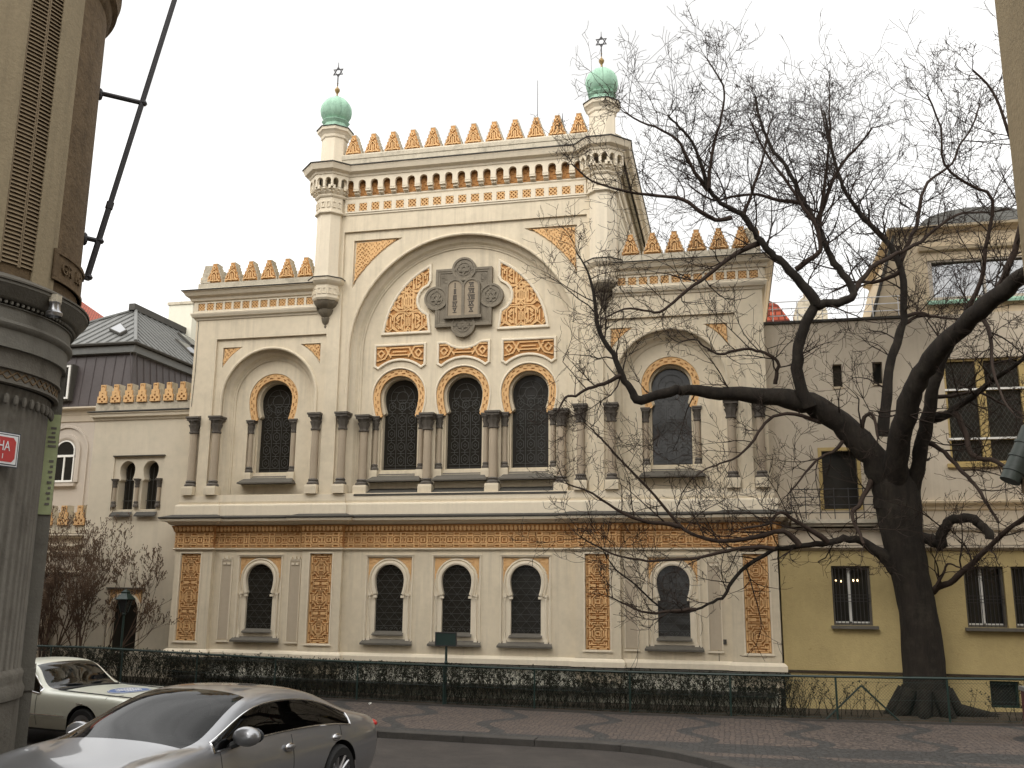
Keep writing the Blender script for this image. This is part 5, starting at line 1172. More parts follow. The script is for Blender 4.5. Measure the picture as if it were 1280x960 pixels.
# ------------------------------------------------------------------ fence, hedge, sign, lamp, bin
base_z = lambda x: G(x, fence_y(x)) + .12
F = thing('fence', 'dark green wire-mesh fence with a pipe top rail in front of the hedge', 'fence', (1, fence_y(1), base_z(1)))
fx = lin(-12.3, 17, 60)
o = MB(); o.tube([(x, fence_y(x), base_z(x) + .985) for x in fx], .028, 8); build(o, 'top_rail', M['fence'], F, True)
o = MB(); o.sweep([(x, fence_y(x)) for x in fx], [(-.03, 0.0), (-.03, .05), (.03, .05), (.03, 0.0)], lambda x, y, t: (x, y, base_z(x) + t)); build(o, 'kerb_strip', M['kerb'], F)
for x in [-11.6 + 2.36 * k for k in range(13)]:
    o = MB(); y = fence_y(x); o.tube([(x, y, base_z(x)), (x, y, base_z(x) + .975)], .024, 8); build(o, 'post', M['fence'], F, True)
o = MB()
def wire(x0, s):
    pts = [(x0 + s * .9 * t, fence_y(x0 + s * .9 * t), base_z(x0 + s * .9 * t) + .06 + .9 * t) for t in (0, 1)]
    o.tube(pts, .0022, 3, False)
x = -12.0
while x < 16.5: wire(x, 1); wire(x, -1); x += .07
for h in (.10, .5, .88): o.tube([(x, fence_y(x) - .004, base_z(x) + h) for x in fx], .003, 4)
o_ = build(o, 'wire_mesh', M['fence'], F); 
bx_ = 10.19
for s in (-1, 1):
    o = MB(); o.tube([(bx_, fence_y(bx_) + .03, base_z(bx_) + .80), (bx_ + s * .85, fence_y(bx_) + .08, base_z(bx_) - .02)], .022, 6); build(o, 'brace', M['fence'], F)
# planted strip behind the fence
o = MB(); bx = lin(-13, 34, 60)
o.sweep([(x, fence_y(x)) for x in bx], [(-.03, .02), (-.5, .10), (-1.6 , .06), (-3.2, .05)], lambda x, y, t: (x, min(y, 4.5), base_z(x) + t)); struct(o, 'planting_bed', M['soil'])
rh = random.Random(21)
stems, leaves = MB(), MB()
def leaf(mb, p, s, rnd, up=.3):
    a = Vector((rnd.gauss(0, 1), rnd.gauss(0, 1), rnd.gauss(up, 1))).normalized(); b = a.orthogonal().normalized(); b = (b * math.cos(rnd.random() * 6) + a.cross(b) * math.sin(rnd.random() * 6))
    p = Vector(p); q = [p, p + a * s * .5 + b * s * .24, p + a * s, p + a * s * .5 - b * s * .24]; mb.add([tuple(v) for v in q], [(0, 1, 2, 3)])
def hedge_plant(x, y, h, nst, spread, nleaf, lz):
    z0 = base_z(x) + .04
    for k in range(nst):
        p = Vector((x + rh.gauss(0, .05), y + rh.gauss(0, .04), z0)); d = Vector((rh.gauss(0, .30), rh.gauss(0, .22), 1)); pts = [p.copy()]; hh = h * rh.uniform(.75, 1.03); n = 5
        for q in range(n):
            d += Vector((rh.gauss(0, .22), rh.gauss(0, .15), .1)); d.normalize(); p = p + d * hh / n
            p.z = min(p.z, z0 + h * 1.02); pts.append(p.copy())
            if q > 0 and rh.random() < .9:
                e = (d + Vector((rh.gauss(0, .8), rh.gauss(0, .6), rh.uniform(-.1, .6)))).normalized(); l = rh.uniform(.10, .26)
                e1 = p + e * l; e1.z = min(e1.z, z0 + h * 1.04); stems.tube([p, e1], [.0042, .002], 3, False)
                for _ in range(nleaf):
                    if e1.z - z0 > lz * rh.uniform(.5, 1.2): leaf(leaves, p.lerp(e1, rh.uniform(.2, 1.1)), rh.uniform(.035, .065), rh)
        stems.tube(pts, [.009 - .0013 * i for i in range(n + 1)], 3, False)
x = -11.9
while x < 8.95:
    hedge_plant(x, fence_y(x) + rh.uniform(.14, .5), .91, 4, .3, 9 if x < 8.6 else 2, .60); x += .055
HG = thing('hedge', 'dark clipped hedge of bare-stemmed privet along the synagogue front', 'hedge', (0, fence_y(0) + .3, base_z(0)))
build(stems, 'stems', M['hedge_twig'], HG); build(leaves, 'foliage', M['hedge_leaf'], HG)
stems, leaves = MB(), MB(); x = 8.95
while x < 11.0:
    hedge_plant(x, fence_y(x) + rh.uniform(.15, .6), rh.uniform(.7, .95), 2, .3, 5, .5); x += .13 if x < 10.3 else .28
TH = thing('thin_hedge', 'thin patchy shrubs behind the fence between the dark hedge and the big tree', 'shrubs', (10, fence_y(10) + .4, base_z(10)))
build(stems, 'stems', M['hedge_twig'], TH); build(leaves, 'foliage', M['hedge_leaf'], TH)
stems, leaves = MB(), MB(); x = 12.6
while x < 15.5: hedge_plant(x, fence_y(x) + rh.uniform(.25, .6), rh.uniform(.7, .95), 2, .3, 6, .45); x += .22
TH = thing('thin_hedge', 'sparse leafy shrub behind the fence to the right of the big tree', 'shrubs', (14, fence_y(14) + .4, base_z(14)))
build(stems, 'stems', M['hedge_twig'], TH); build(leaves, 'foliage', M['hedge_leaf'], TH)
SB = thing('sign_board', 'dark green sign board on a post above the hedge, before the middle ground-floor window', 'sign', (.23, -1.62, base_z(.23)))
o = MB(); o.tube([(.23, -1.60, base_z(0)), (.23, -1.60, 1.56)], .032, 10); o.ball((.23, -1.60, 1.12), .05, .05, .05, 8); build(o, 'post', M['fence'], SB, True)
o = MB(); o.box(-.04, .50, -1.665, -1.625, 1.535, 1.85); bo = build(o, 'board', M['fence'], SB)
o = MB(); o.plate([[(-.055, 1.52), (.515, 1.52), (.515, 1.865), (-.055, 1.865)], [(-.03, 1.545), (.49, 1.545), (.49, 1.84), (-.03, 1.84)]], -1.675, -1.62); build(o, 'frame', M['iron'], bo)
LP = thing('street_lamp', 'small dark lantern on a post in front of the arched annex door', 'lamp post', (-9.75, -.7, .1))
lx, ly = -9.72, -.7
o = MB(); o.lathe([(.07, .1), (.07, .35), (.045, .4), (.035, .9), (.03, 2.12), (.06, 2.16), (.04, 2.2)], (lx, ly), 10); build(o, 'post', M['fence'], LP, True)
o = MB()
for k in range(4): a = PI / 4 + PI / 2 * k; o.tube([(lx + .10 * math.cos(a), ly + .10 * math.sin(a), 2.2), (lx + .20 * math.cos(a), ly + .20 * math.sin(a), 2.56)], .012, 4)
o.lathe([(.27, 2.56), (.28, 2.58), (.12, 2.74), (.13, 2.78), (.0, 2.86)], (lx, ly), 4, rot=PI / 4); build(o, 'lantern_cage', M['fence'], LP)
o = MB(); o.lathe([(.09, 2.21), (.185, 2.55)], (lx, ly), 4, rot=PI / 4); build(o, 'lantern_glass', M['lampglass'], LP)
BN = thing('waste_bin', 'dark red litter bin with a grey lid at the right edge of the pavement', 'bin', (13.32, -4.1, G(12.9, -4.1) + .12))
bz = G(12.9, -4.1) + .12
o = MB(); o.box(13.05, 13.6, -4.35, -3.85, bz + .04, bz + .92); o.box(13.09, 13.56, -4.31, -3.89, bz, bz + .04); build(o, 'body', M['binred'], BN)
o = MB(); o.box(13.02, 13.63, -4.38, -3.82, bz + .923, bz + 1.0); build(o, 'lid', M['bingrey'], BN)
o = MB(); o.box(13.15, 13.5, -4.356, -4.35, bz + .70, bz + .84); build(o, 'opening', M['black'], BN)
LT = MB(); pv_ = [(-1.60 + rh.uniform(-.05, .05), -2.06 + rh.uniform(-.05, .05), G(-1.6, -2) + .125 + rh.uniform(.0, .06)) for _ in range(12)]
LT.add(pv_, [(0, 1, 2), (1, 2, 3), (3, 4, 5), (4, 5, 6), (6, 7, 8), (8, 9, 10), (9, 10, 11), (2, 5, 8), (0, 4, 11)])
tag(build(LT, 'litter', M['white']), 'crumpled scrap of white paper on the pavement by the hedge foot', 'litter')
LIMBS = [
  [(11.71, -1.0, -0.03, 0.681), (11.73, -1.0, 0.19, 0.57), (11.73, -1.0, 0.42, 0.491), (11.73, -1.0, 0.96, 0.472), (11.73, -1.0, 1.86, 0.431), (11.68, -1.0, 2.78, 0.422), (11.57, -1.0, 3.53, 0.446), (11.48, -1.0, 4.29, 0.47), (11.44, -1.0, 4.97, 0.521), (11.4, -1.0, 5.56, 0.562), (11.39, -1.0, 5.85, 0.4), (11.38, -1.0, 6.09, 0.164)],
  [(11.23, -1.0, 4.95, 0.379), (11.19, -1.08, 5.53, 0.363), (10.92, -1.18, 6.19, 0.321), (10.49, -1.28, 6.72, 0.306), (9.99, -1.38, 7.22, 0.292), (9.46, -1.47, 7.53, 0.285), (8.95, -1.54, 7.69, 0.24), (8.08, -1.67, 7.78, 0.195), (7.3, -1.77, 7.83, 0.167), (6.51, -1.88, 7.92, 0.139), (6.07, -1.94, 7.88, 0.126), (5.55, -2.02, 7.72, 0.12), (5.24, -2.06, 7.66, 0.116), (5.08, -2.11, 7.97, 0.089), (4.89, -2.16, 8.28, 0.077), (4.66, -2.24, 8.85, 0.065), (4.35, -2.32, 9.35, 0.059), (4.28, -2.39, 9.89, 0.053), (4.22, -2.46, 10.45, 0.043), (4.09, -2.53, 10.97, 0.027), (3.83, -2.6, 11.45, 0.016)],
  [(4.87, -2.35, 8.24, 0.064), (4.45, -2.41, 8.05, 0.05), (4.05, -2.46, 7.91, 0.041), (3.75, -2.51, 7.73, 0.035), (3.49, -2.54, 7.71, 0.031), (3.3, -2.6, 7.32, 0.024)],
  [(9.44, -1.7, 7.42, 0.169), (9.23, -1.81, 7.97, 0.154), (9.2, -1.92, 8.56, 0.144), (9.3, -2.03, 9.14, 0.135), (9.49, -2.13, 9.61, 0.127), (9.69, -2.2, 9.93, 0.122)],
  [(9.69, -2.2, 9.89, 0.131), (9.38, -2.34, 10.38, 0.11), (8.94, -2.5, 10.87, 0.096), (8.68, -2.59, 11.15, 0.089), (8.42, -2.68, 11.45, 0.082), (8.23, -2.77, 11.79, 0.075), (7.97, -2.87, 12.11, 0.068), (7.66, -2.95, 12.27, 0.063), (7.42, -3.03, 12.47, 0.058), (7.22, -3.11, 12.75, 0.053), (7.11, -3.21, 13.16, 0.047), (6.87, -3.39, 13.9, 0.036), (6.57, -3.5, 14.26, 0.03), (6.29, -3.6, 14.57, 0.025)],
  [(7.22, -3.2, 12.71, 0.057), (7.28, -3.31, 13.32, 0.045), (7.42, -3.42, 13.89, 0.038), (7.59, -3.52, 14.45, 0.032), (7.69, -3.64, 15.06, 0.026), (7.52, -3.72, 15.5, 0.022), (7.41, -3.76, 15.68, 0.02), (7.3, -3.8, 15.89, 0.019)],
  [(7.73, -2.9, 12.03, 0.065), (7.34, -3.02, 11.97, 0.056), (6.96, -3.16, 12.16, 0.05), (6.57, -3.31, 12.43, 0.045), (5.96, -3.5, 12.52, 0.038), (5.25, -3.73, 12.57, 0.032), (4.79, -3.88, 12.7, 0.028), (4.41, -4.0, 12.82, 0.024), (3.95, -4.2, 13.22, 0.019)],
  [(7.21, -3.0, 12.75, 0.058), (6.88, -3.2, 13.19, 0.045), (6.56, -3.46, 13.85, 0.035), (6.14, -3.64, 14.17, 0.029), (5.61, -3.84, 14.36, 0.023), (5.23, -4.0, 14.58, 0.019)],
  [(8.43, -2.5, 11.47, 0.073), (7.85, -2.66, 11.17, 0.059), (7.42, -2.78, 10.88, 0.052), (7.12, -2.88, 10.56, 0.047), (6.63, -3.03, 10.19, 0.041), (6.28, -3.14, 9.87, 0.036), (5.95, -3.25, 9.59, 0.032), (5.57, -3.34, 9.63, 0.028), (5.09, -3.47, 9.66, 0.024), (4.62, -3.6, 9.41, 0.019)],
  [(8.04, -2.8, 12.09, 0.057), (8.26, -2.95, 12.64, 0.043), (8.51, -3.12, 13.29, 0.032), (8.69, -3.3, 14.03, 0.023), (8.82, -3.4, 14.4, 0.018)],
  [(9.65, -2.2, 9.87, 0.122), (10.07, -2.15, 9.9, 0.107), (10.45, -2.1, 9.96, 0.098), (10.59, -2.06, 10.25, 0.093), (10.46, -2.02, 10.58, 0.088), (10.21, -1.96, 11.01, 0.081), (10.03, -1.9, 11.55, 0.074), (9.9, -1.85, 11.92, 0.07), (9.67, -1.78, 12.58, 0.063), (9.53, -1.74, 12.86, 0.059), (9.33, -1.67, 13.49, 0.053), (9.13, -1.62, 13.95, 0.048), (8.83, -1.56, 14.46, 0.042), (8.61, -1.47, 15.29, 0.035), (8.52, -1.4, 16.04, 0.028)],
  [(10.6, -1.9, 10.21, 0.074), (10.8, -1.82, 10.5, 0.067), (11.1, -1.72, 10.87, 0.06), (11.6, -1.58, 11.21, 0.052), (12.05, -1.47, 11.41, 0.047), (12.51, -1.35, 11.72, 0.042), (13.08, -1.18, 12.19, 0.035), (13.52, -1.07, 12.41, 0.031), (14.18, -0.92, 12.44, 0.025), (14.67, -0.8, 12.52, 0.021)],
  [(9.92, -1.7, 11.98, 0.065), (10.02, -1.88, 12.62, 0.05), (10.14, -2.09, 13.38, 0.039), (10.25, -2.33, 14.25, 0.029), (10.25, -2.48, 14.83, 0.023), (10.28, -2.6, 15.25, 0.018)],
  [(9.85, -1.7, 12.16, 0.067), (10.18, -1.85, 12.94, 0.048), (10.53, -1.99, 13.61, 0.036), (10.99, -2.11, 14.06, 0.028), (11.29, -2.2, 14.42, 0.022)],
  [(9.59, -1.9, 12.64, 0.058), (8.98, -2.0, 12.76, 0.045), (8.39, -2.11, 12.92, 0.038), (7.78, -2.21, 12.86, 0.031), (7.28, -2.29, 12.78, 0.026), (6.73, -2.4, 13.18, 0.02)],
  [(9.26, -2.2, 10.81, 0.076), (9.59, -2.24, 11.02, 0.065), (9.85, -2.27, 11.26, 0.06), (9.82, -2.32, 11.82, 0.053), (9.52, -2.37, 12.31, 0.047), (9.26, -2.42, 12.88, 0.041), (8.71, -2.51, 13.76, 0.032), (8.31, -2.6, 14.75, 0.023)],
  [(11.22, -0.8, 6.78, 0.158), (11.35, -0.77, 7.49, 0.136), (11.47, -0.74, 8.17, 0.123), (11.62, -0.71, 8.84, 0.112), (11.81, -0.68, 9.36, 0.103), (11.96, -0.66, 9.78, 0.097), (12.02, -0.63, 10.56, 0.087), (11.97, -0.6, 11.36, 0.077), (11.7, -0.57, 12.0, 0.069), (11.3, -0.54, 12.49, 0.062), (11.01, -0.52, 12.95, 0.057), (10.73, -0.49, 13.6, 0.049), (10.57, -0.46, 14.3, 0.042), (10.49, -0.43, 15.03, 0.035), (10.37, -0.4, 15.89, 0.026)],
  [(11.7, -0.6, 12.01, 0.07), (11.14, -0.51, 12.79, 0.053), (10.72, -0.41, 13.68, 0.042), (10.54, -0.32, 14.7, 0.032), (10.4, -0.25, 15.48, 0.026), (10.32, -0.2, 16.12, 0.02)],
  [(12.01, -0.6, 11.4, 0.067), (12.28, -0.5, 11.98, 0.056), (12.51, -0.42, 12.44, 0.05), (12.65, -0.33, 13.03, 0.045), (12.91, -0.23, 13.66, 0.039), (13.58, -0.1, 14.19, 0.032), (13.85, -0.0, 14.78, 0.028), (14.2, 0.09, 15.26, 0.024), (14.49, 0.2, 15.99, 0.019)],
  [(11.98, -0.6, 9.91, 0.066), (12.39, -0.51, 9.97, 0.048), (12.78, -0.42, 9.89, 0.036), (13.34, -0.3, 9.83, 0.022)],
  [(11.97, -0.6, 9.7, 0.066), (12.3, -0.46, 9.91, 0.041), (12.71, -0.3, 9.95, 0.023)],
  [(11.95, -0.6, 11.1, 0.067), (11.48, -0.48, 10.9, 0.049), (10.91, -0.35, 10.98, 0.036), (10.3, -0.2, 10.78, 0.024)],
  [(11.39, -0.9, 4.88, 0.297), (11.37, -1.42, 5.71, 0.273), (11.42, -1.93, 6.5, 0.256), (11.6, -2.47, 7.27, 0.24), (11.75, -2.81, 7.73, 0.23), (12.04, -3.2, 8.17, 0.218), (12.43, -3.67, 8.59, 0.204), (12.9, -4.18, 8.98, 0.189), (13.25, -4.58, 9.23, 0.178), (13.56, -4.93, 9.44, 0.168), (13.96, -5.39, 9.64, 0.156), (14.4, -6.0, 9.98, 0.142)],
  [(13.15, -4.2, 9.17, 0.085), (13.51, -4.41, 9.91, 0.067), (13.79, -4.62, 10.73, 0.055), (14.0, -4.87, 11.7, 0.044), (13.58, -5.11, 12.55, 0.035), (13.3, -5.33, 13.44, 0.028), (12.88, -5.5, 13.96, 0.022)],
  [(12.67, -2.6, 8.82, 0.068), (12.9, -2.76, 9.25, 0.059), (13.25, -3.03, 10.01, 0.05), (13.37, -3.26, 10.7, 0.044), (13.52, -3.59, 11.72, 0.036), (13.0, -3.79, 12.07, 0.032), (12.48, -4.01, 12.51, 0.028), (12.42, -4.26, 13.28, 0.023), (12.16, -4.5, 13.97, 0.019)],
  [(13.19, -3.0, 9.26, 0.066), (13.24, -3.47, 8.57, 0.048), (13.06, -4.04, 7.72, 0.034), (13.07, -4.64, 6.9, 0.023), (13.17, -5.0, 6.49, 0.017)],
  [(11.63, -1.0, 4.87, 0.214), (11.79, -1.26, 5.62, 0.186), (11.94, -1.48, 6.27, 0.17), (12.07, -1.68, 6.82, 0.158), (12.17, -1.85, 7.31, 0.148), (12.3, -2.05, 7.88, 0.137), (12.44, -2.21, 8.29, 0.129), (12.67, -2.4, 8.78, 0.12)],
  [(12.22, -1.4, 7.07, 0.124), (12.51, -1.68, 7.11, 0.103), (12.82, -2.01, 7.26, 0.086), (13.11, -2.39, 7.53, 0.071), (13.34, -2.68, 7.67, 0.061), (13.6, -3.0, 7.83, 0.05), (13.89, -3.4, 8.04, 0.039)],
  [(12.71, -1.9, 7.14, 0.077), (12.82, -2.17, 6.62, 0.065), (12.82, -2.36, 6.22, 0.058), (12.92, -2.5, 5.99, 0.055), (13.19, -2.69, 5.89, 0.05), (13.45, -2.9, 5.7, 0.045), (13.77, -3.2, 5.38, 0.038)],
  [(12.17, -1.3, 6.5, 0.064), (12.4, -1.55, 6.32, 0.056), (12.58, -1.84, 5.99, 0.05), (12.71, -2.1, 5.7, 0.045), (12.83, -2.31, 5.49, 0.042), (12.94, -2.61, 5.15, 0.038), (13.02, -2.9, 4.8, 0.034), (13.1, -3.2, 4.47, 0.031)],
  [(12.38, -1.5, 7.6, 0.057), (12.71, -1.73, 7.56, 0.045), (13.02, -1.96, 7.59, 0.038), (13.24, -2.13, 7.54, 0.034), (13.53, -2.4, 7.27, 0.027), (13.92, -2.8, 6.87, 0.019)],
  [(11.97, -1.5, 7.24, 0.089), (11.81, -1.45, 7.35, 0.076), (11.58, -1.4, 7.33, 0.066), (11.32, -1.2, 6.42, 0.036)],
  [(11.28, -1.0, 3.49, 0.194), (11.05, -1.08, 3.76, 0.16), (10.8, -1.15, 3.96, 0.125), (10.49, -1.23, 4.17, 0.101), (10.08, -1.33, 4.22, 0.09), (9.71, -1.41, 4.13, 0.08), (9.27, -1.5, 4.07, 0.066), (8.72, -1.62, 3.97, 0.06), (8.4, -1.69, 3.94, 0.055), (7.8, -1.84, 3.56, 0.048), (7.41, -1.96, 3.18, 0.042), (7.23, -2.04, 2.84, 0.038), (6.97, -2.11, 2.71, 0.035), (6.55, -2.2, 2.52, 0.031), (6.09, -2.31, 2.46, 0.027), (5.72, -2.39, 2.57, 0.024), (5.18, -2.56, 3.07, 0.02), (4.72, -2.69, 3.44, 0.017), (4.45, -2.8, 3.85, 0.013)],
  [(8.42, -2.2, 3.94, 0.063), (7.87, -2.3, 3.98, 0.053), (7.35, -2.39, 3.9, 0.047), (6.64, -2.51, 3.73, 0.04), (6.04, -2.62, 3.67, 0.035), (5.49, -2.71, 3.64, 0.031), (5.02, -2.8, 3.71, 0.027), (4.56, -2.88, 3.84, 0.024), (3.95, -3.0, 4.18, 0.019)],
  [(9.02, -1.9, 4.03, 0.072), (8.67, -1.99, 4.35, 0.063), (7.92, -2.12, 4.21, 0.055), (7.11, -2.27, 4.13, 0.048), (6.76, -2.34, 4.2, 0.045), (6.34, -2.42, 4.39, 0.042), (5.92, -2.54, 4.9, 0.037), (5.52, -2.65, 5.37, 0.032), (4.96, -2.79, 5.95, 0.027), (4.41, -2.94, 6.59, 0.022), (4.18, -3.0, 6.82, 0.019)],
  [(6.25, -2.6, 4.45, 0.065), (5.88, -2.68, 4.51, 0.054), (5.32, -2.8, 4.6, 0.044), (4.77, -2.93, 4.84, 0.035), (4.25, -3.07, 5.22, 0.027), (3.65, -3.2, 5.44, 0.019)],
  [(6.57, -2.7, 2.53, 0.053), (6.03, -2.83, 2.49, 0.04), (5.48, -2.96, 2.45, 0.031), (5.03, -3.08, 2.61, 0.024), (4.59, -3.2, 2.82, 0.018)],
  [(9.69, -1.6, 4.12, 0.072), (9.05, -1.87, 4.54, 0.049), (8.59, -2.06, 4.82, 0.038), (8.3, -2.2, 4.52, 0.031), (7.74, -2.4, 4.42, 0.022)],
  [(11.87, -1.0, 4.26, 0.141), (12.04, -1.07, 4.23, 0.133), (12.2, -1.15, 4.13, 0.128), (12.31, -1.21, 4.07, 0.125), (12.31, -1.3, 4.31, 0.121), (12.39, -1.39, 4.51, 0.118), (12.58, -1.49, 4.66, 0.114), (12.88, -1.63, 4.66, 0.108), (13.06, -1.72, 4.56, 0.104), (13.16, -1.81, 4.37, 0.101), (13.2, -1.9, 4.17, 0.097)],
  [(11.95, -1.0, 2.94, 0.086), (12.11, -1.16, 3.05, 0.079), (12.37, -1.43, 3.2, 0.073), (12.6, -1.71, 3.43, 0.067), (12.85, -2.03, 3.7, 0.062), (13.08, -2.36, 3.99, 0.057), (13.29, -2.68, 4.25, 0.052), (13.67, -3.2, 4.6, 0.045)],
  [(12.07, -1.4, 3.1, 0.042), (12.21, -1.53, 3.38, 0.031), (12.32, -1.64, 3.61, 0.024), (12.48, -1.72, 3.56, 0.02), (12.62, -1.8, 3.49, 0.016)],
  [(10.84, -1.2, 5.64, 0.073), (10.67, -1.38, 5.33, 0.061), (10.44, -1.6, 4.99, 0.053), (10.25, -1.75, 4.79, 0.048), (10.34, -1.96, 4.43, 0.041), (10.43, -2.2, 4.05, 0.034)],
  [(8.66, -1.5, 8.06, 0.062), (8.69, -1.57, 8.31, 0.055), (8.74, -1.66, 8.6, 0.049), (8.45, -1.76, 8.8, 0.044), (8.12, -1.86, 8.89, 0.04), (7.83, -1.94, 8.9, 0.036), (7.53, -2.03, 8.79, 0.033), (7.24, -2.11, 8.76, 0.03), (6.95, -2.21, 8.94, 0.026), (6.72, -2.3, 9.12, 0.023), (6.37, -2.4, 9.02, 0.02)],
  [(9.79, -1.4, 7.07, 0.06), (9.61, -1.46, 7.08, 0.056), (9.09, -1.63, 7.25, 0.048), (8.57, -1.8, 7.19, 0.042), (8.26, -1.93, 6.88, 0.037), (8.06, -2.04, 6.57, 0.034), (7.66, -2.22, 6.16, 0.029), (7.24, -2.37, 5.96, 0.025), (6.95, -2.47, 5.85, 0.022), (6.61, -2.6, 5.61, 0.019)],
  [(10.55, -1.3, 6.5, 0.074), (10.64, -1.44, 6.89, 0.055), (10.79, -1.56, 7.21, 0.044), (10.92, -1.62, 7.11, 0.039), (10.97, -1.8, 6.57, 0.027)],
  [(10.34, -1.3, 6.73, 0.056), (9.92, -1.49, 6.31, 0.041), (9.52, -1.63, 6.1, 0.034), (9.11, -1.85, 5.6, 0.024), (8.8, -2.0, 5.24, 0.018)],
]

# ------------------------------------------------------------------ the big bare tree
TR_ = thing('tree', 'big bare tree with a thick dark trunk and twisting limbs spreading before the synagogue', 'tree', (11.73, -1.0, 0.0))
rt = random.Random(5)
def smooth_path(pts, n=3):
    """Catmull-Rom through (x, y, z, r)"""
    P = [Vector(p) for p in pts]; out = []
    for i in range(len(P) - 1):
        p0, p1, p2, p3 = P[max(i - 1, 0)], P[i], P[i + 1], P[min(i + 2, len(P) - 1)]
        for k in range(n):
            t = k / n
            out.append(0.5 * ((2 * p1) + (p2 - p0) * t + (2 * p0 - 5 * p1 + 4 * p2 - p3) * t * t + (3 * p1 - p0 - 3 * p2 + p3) * t ** 3))
    out.append(P[-1]); return out
paths = [smooth_path(l, 4 if i == 0 else 3) for i, l in enumerate(LIMBS)]
for p in paths[1:]:   # small kinks so that no limb runs dead smooth
    for i in range(1, len(p) - 1):
        k = min(.03, p[i][3] * .28 + .006); q = p[i]
        p[i] = Vector((q[0] + rt.uniform(-k, k), q[1] + rt.uniform(-k, k), q[2] + rt.uniform(-k, k), q[3] * rt.uniform(.95, 1.06)))
def limb_mb(path, n, rough):
    mb = MB(); pts = [Vector(p[:3]) for p in path]; rad = [p[3] for p in path]
    mb.tube(pts, rad, n)
    if rough:
        c = [pts[min(i // n, len(pts) - 1)] for i in range(len(mb.v))]
        nv = []
        for v, q in zip(mb.v, c):
            v = Vector(v); d = v - q; h = mnoise.noise(Vector((v.x * 2.6, v.y * 2.6, v.z * 1.1))) * .22 + mnoise.noise(Vector((v.x * 9, v.y * 9, v.z * 2.2))) * .12
            nv.append(tuple(q + d * (1 + h * rough)))
        mb.v = nv
    return mb
trk = limb_mb(paths[0], 48, .42)
for k in range(9):   # root buttresses
    a = 2 * PI * k / 9 + .3; L_ = rt.uniform(.3, .6) + (1.0 if k in (0, 8) else 0)
    trk.tube([(11.73 + .45 * math.cos(a), -1.0 + .45 * math.sin(a), .75), (11.73 + .72 * math.cos(a), -1.0 + .62 * math.sin(a), .28), (11.73 + (.7 + L_) * math.cos(a), -1.0 + min(.9, .6 + L_ * .5) * math.sin(a), .03)], [.16, .17, .05], 8)
build(trk, 'trunk', M['bark'], TR_, True, ang=80)
for i, p in enumerate(paths[1:]):
    thick = max(q[3] for q in p)
    build(limb_mb(p, 20 if thick > .2 else 10 if thick > .07 else 6, .5 if thick > .1 else .25), 'limb', M['bark'] if thick > .12 else M['bark2'], TR_, True, ang=80)
tw_ = MB(); ntw = 0
def keep_out(p):
    lim = -.62 if p.z < 12.8 else -.5
    if p.x < 8.9 and p.y > lim: p.y = lim - rt.random() * .05
    if p.x >= 8.9 and p.z < 4.9 and p.y > -.5: p.y = -.5
    if p.x >= 8.9 and p.z < 13 and p.y > .3: p.y = .3
    return p
def grow(p, d, L_, r, lvl):
    global ntw
    n = 6 if lvl < 3 else 4; pts = [p.copy()]; st = L_ / n; rads = [r]; curl = Vector((rt.gauss(0, .11), rt.gauss(0, .11), rt.gauss(.06, .09)))
    for k in range(n):
        d = (d + curl + Vector((rt.gauss(0, .13), rt.gauss(0, .13), rt.gauss(.02, .12)))).normalized()
        if rt.random() < .06: d = (d + Vector((rt.gauss(0, .6), rt.gauss(0, .6), rt.gauss(0, .4)))).normalized()
        p = keep_out(p + d * st); pts.append(p.copy()); rads.append(max(.0050, r * (1 - .70 * (k + 1) / n)))
    tw_.tube(pts, rads, 4 if lvl == 1 else 3, False); ntw += 1
    if lvl < 4:
        m = {1: rt.randint(4, 6), 2: rt.randint(2, 4), 3: rt.randint(0, 2)}[lvl]
        for _ in range(m):
            i = rt.randint(1, n); q = pts[i]; e = (pts[i] - pts[i - 1]).normalized()
            side = e.cross(Vector((rt.gauss(0, 1), rt.gauss(0, 1), rt.gauss(0, 1)))).normalized()
            grow(q, (e * rt.uniform(.35, 1.0) + side * rt.uniform(.5, 1.0)).normalized(), L_ * rt.uniform(.32, .62), max(.0056, rads[i] * .78), lvl + 1)
for li, p in enumerate(paths):
    if li == 0: continue
    acc = rt.random() * .3; tot = 0
    for a, b in zip(p, p[1:]):
        seg = (Vector(b[:3]) - Vector(a[:3])).length; r = a[3]; acc += seg
        gap = .23 if r < .05 else .30 if r < .09 else .7 if r < .2 else 1.5
        if a[2] < 8.2: gap *= 1.75
        while acc > gap:
            acc -= gap
            q = Vector(a[:3]).lerp(Vector(b[:3]), rt.random()); e = (Vector(b[:3]) - Vector(a[:3])).normalized()
            side = e.cross(Vector((rt.gauss(0, 1), rt.gauss(0, 1), rt.gauss(0, 1)))).normalized()
            if side.z < -.3 and rt.random() < .5: side = -side
            side.y *= .8
            grow(q, (e * rt.uniform(.3, 1.0) + side + Vector((0, 0, .12))).normalized(), rt.uniform(.8, 2.0) * (.72 if a[2] > 15.5 else 1), min(.022, max(.010, r * .36)), 1)
    # every limb ends in a spray
    e = (Vector(p[-1][:3]) - Vector(p[-3][:3])).normalized()
    if p[-1][3] < .08:
        for _ in range(3): grow(Vector(p[-1][:3]), (e + Vector((rt.gauss(0, .45), rt.gauss(0, .45), rt.gauss(.05, .45)))).normalized(), rt.uniform(.55, 1.1), .010, 1)
build(tw_, 'crown', M['twig'], TR_)
print('twigs', ntw, len(tw_.f))

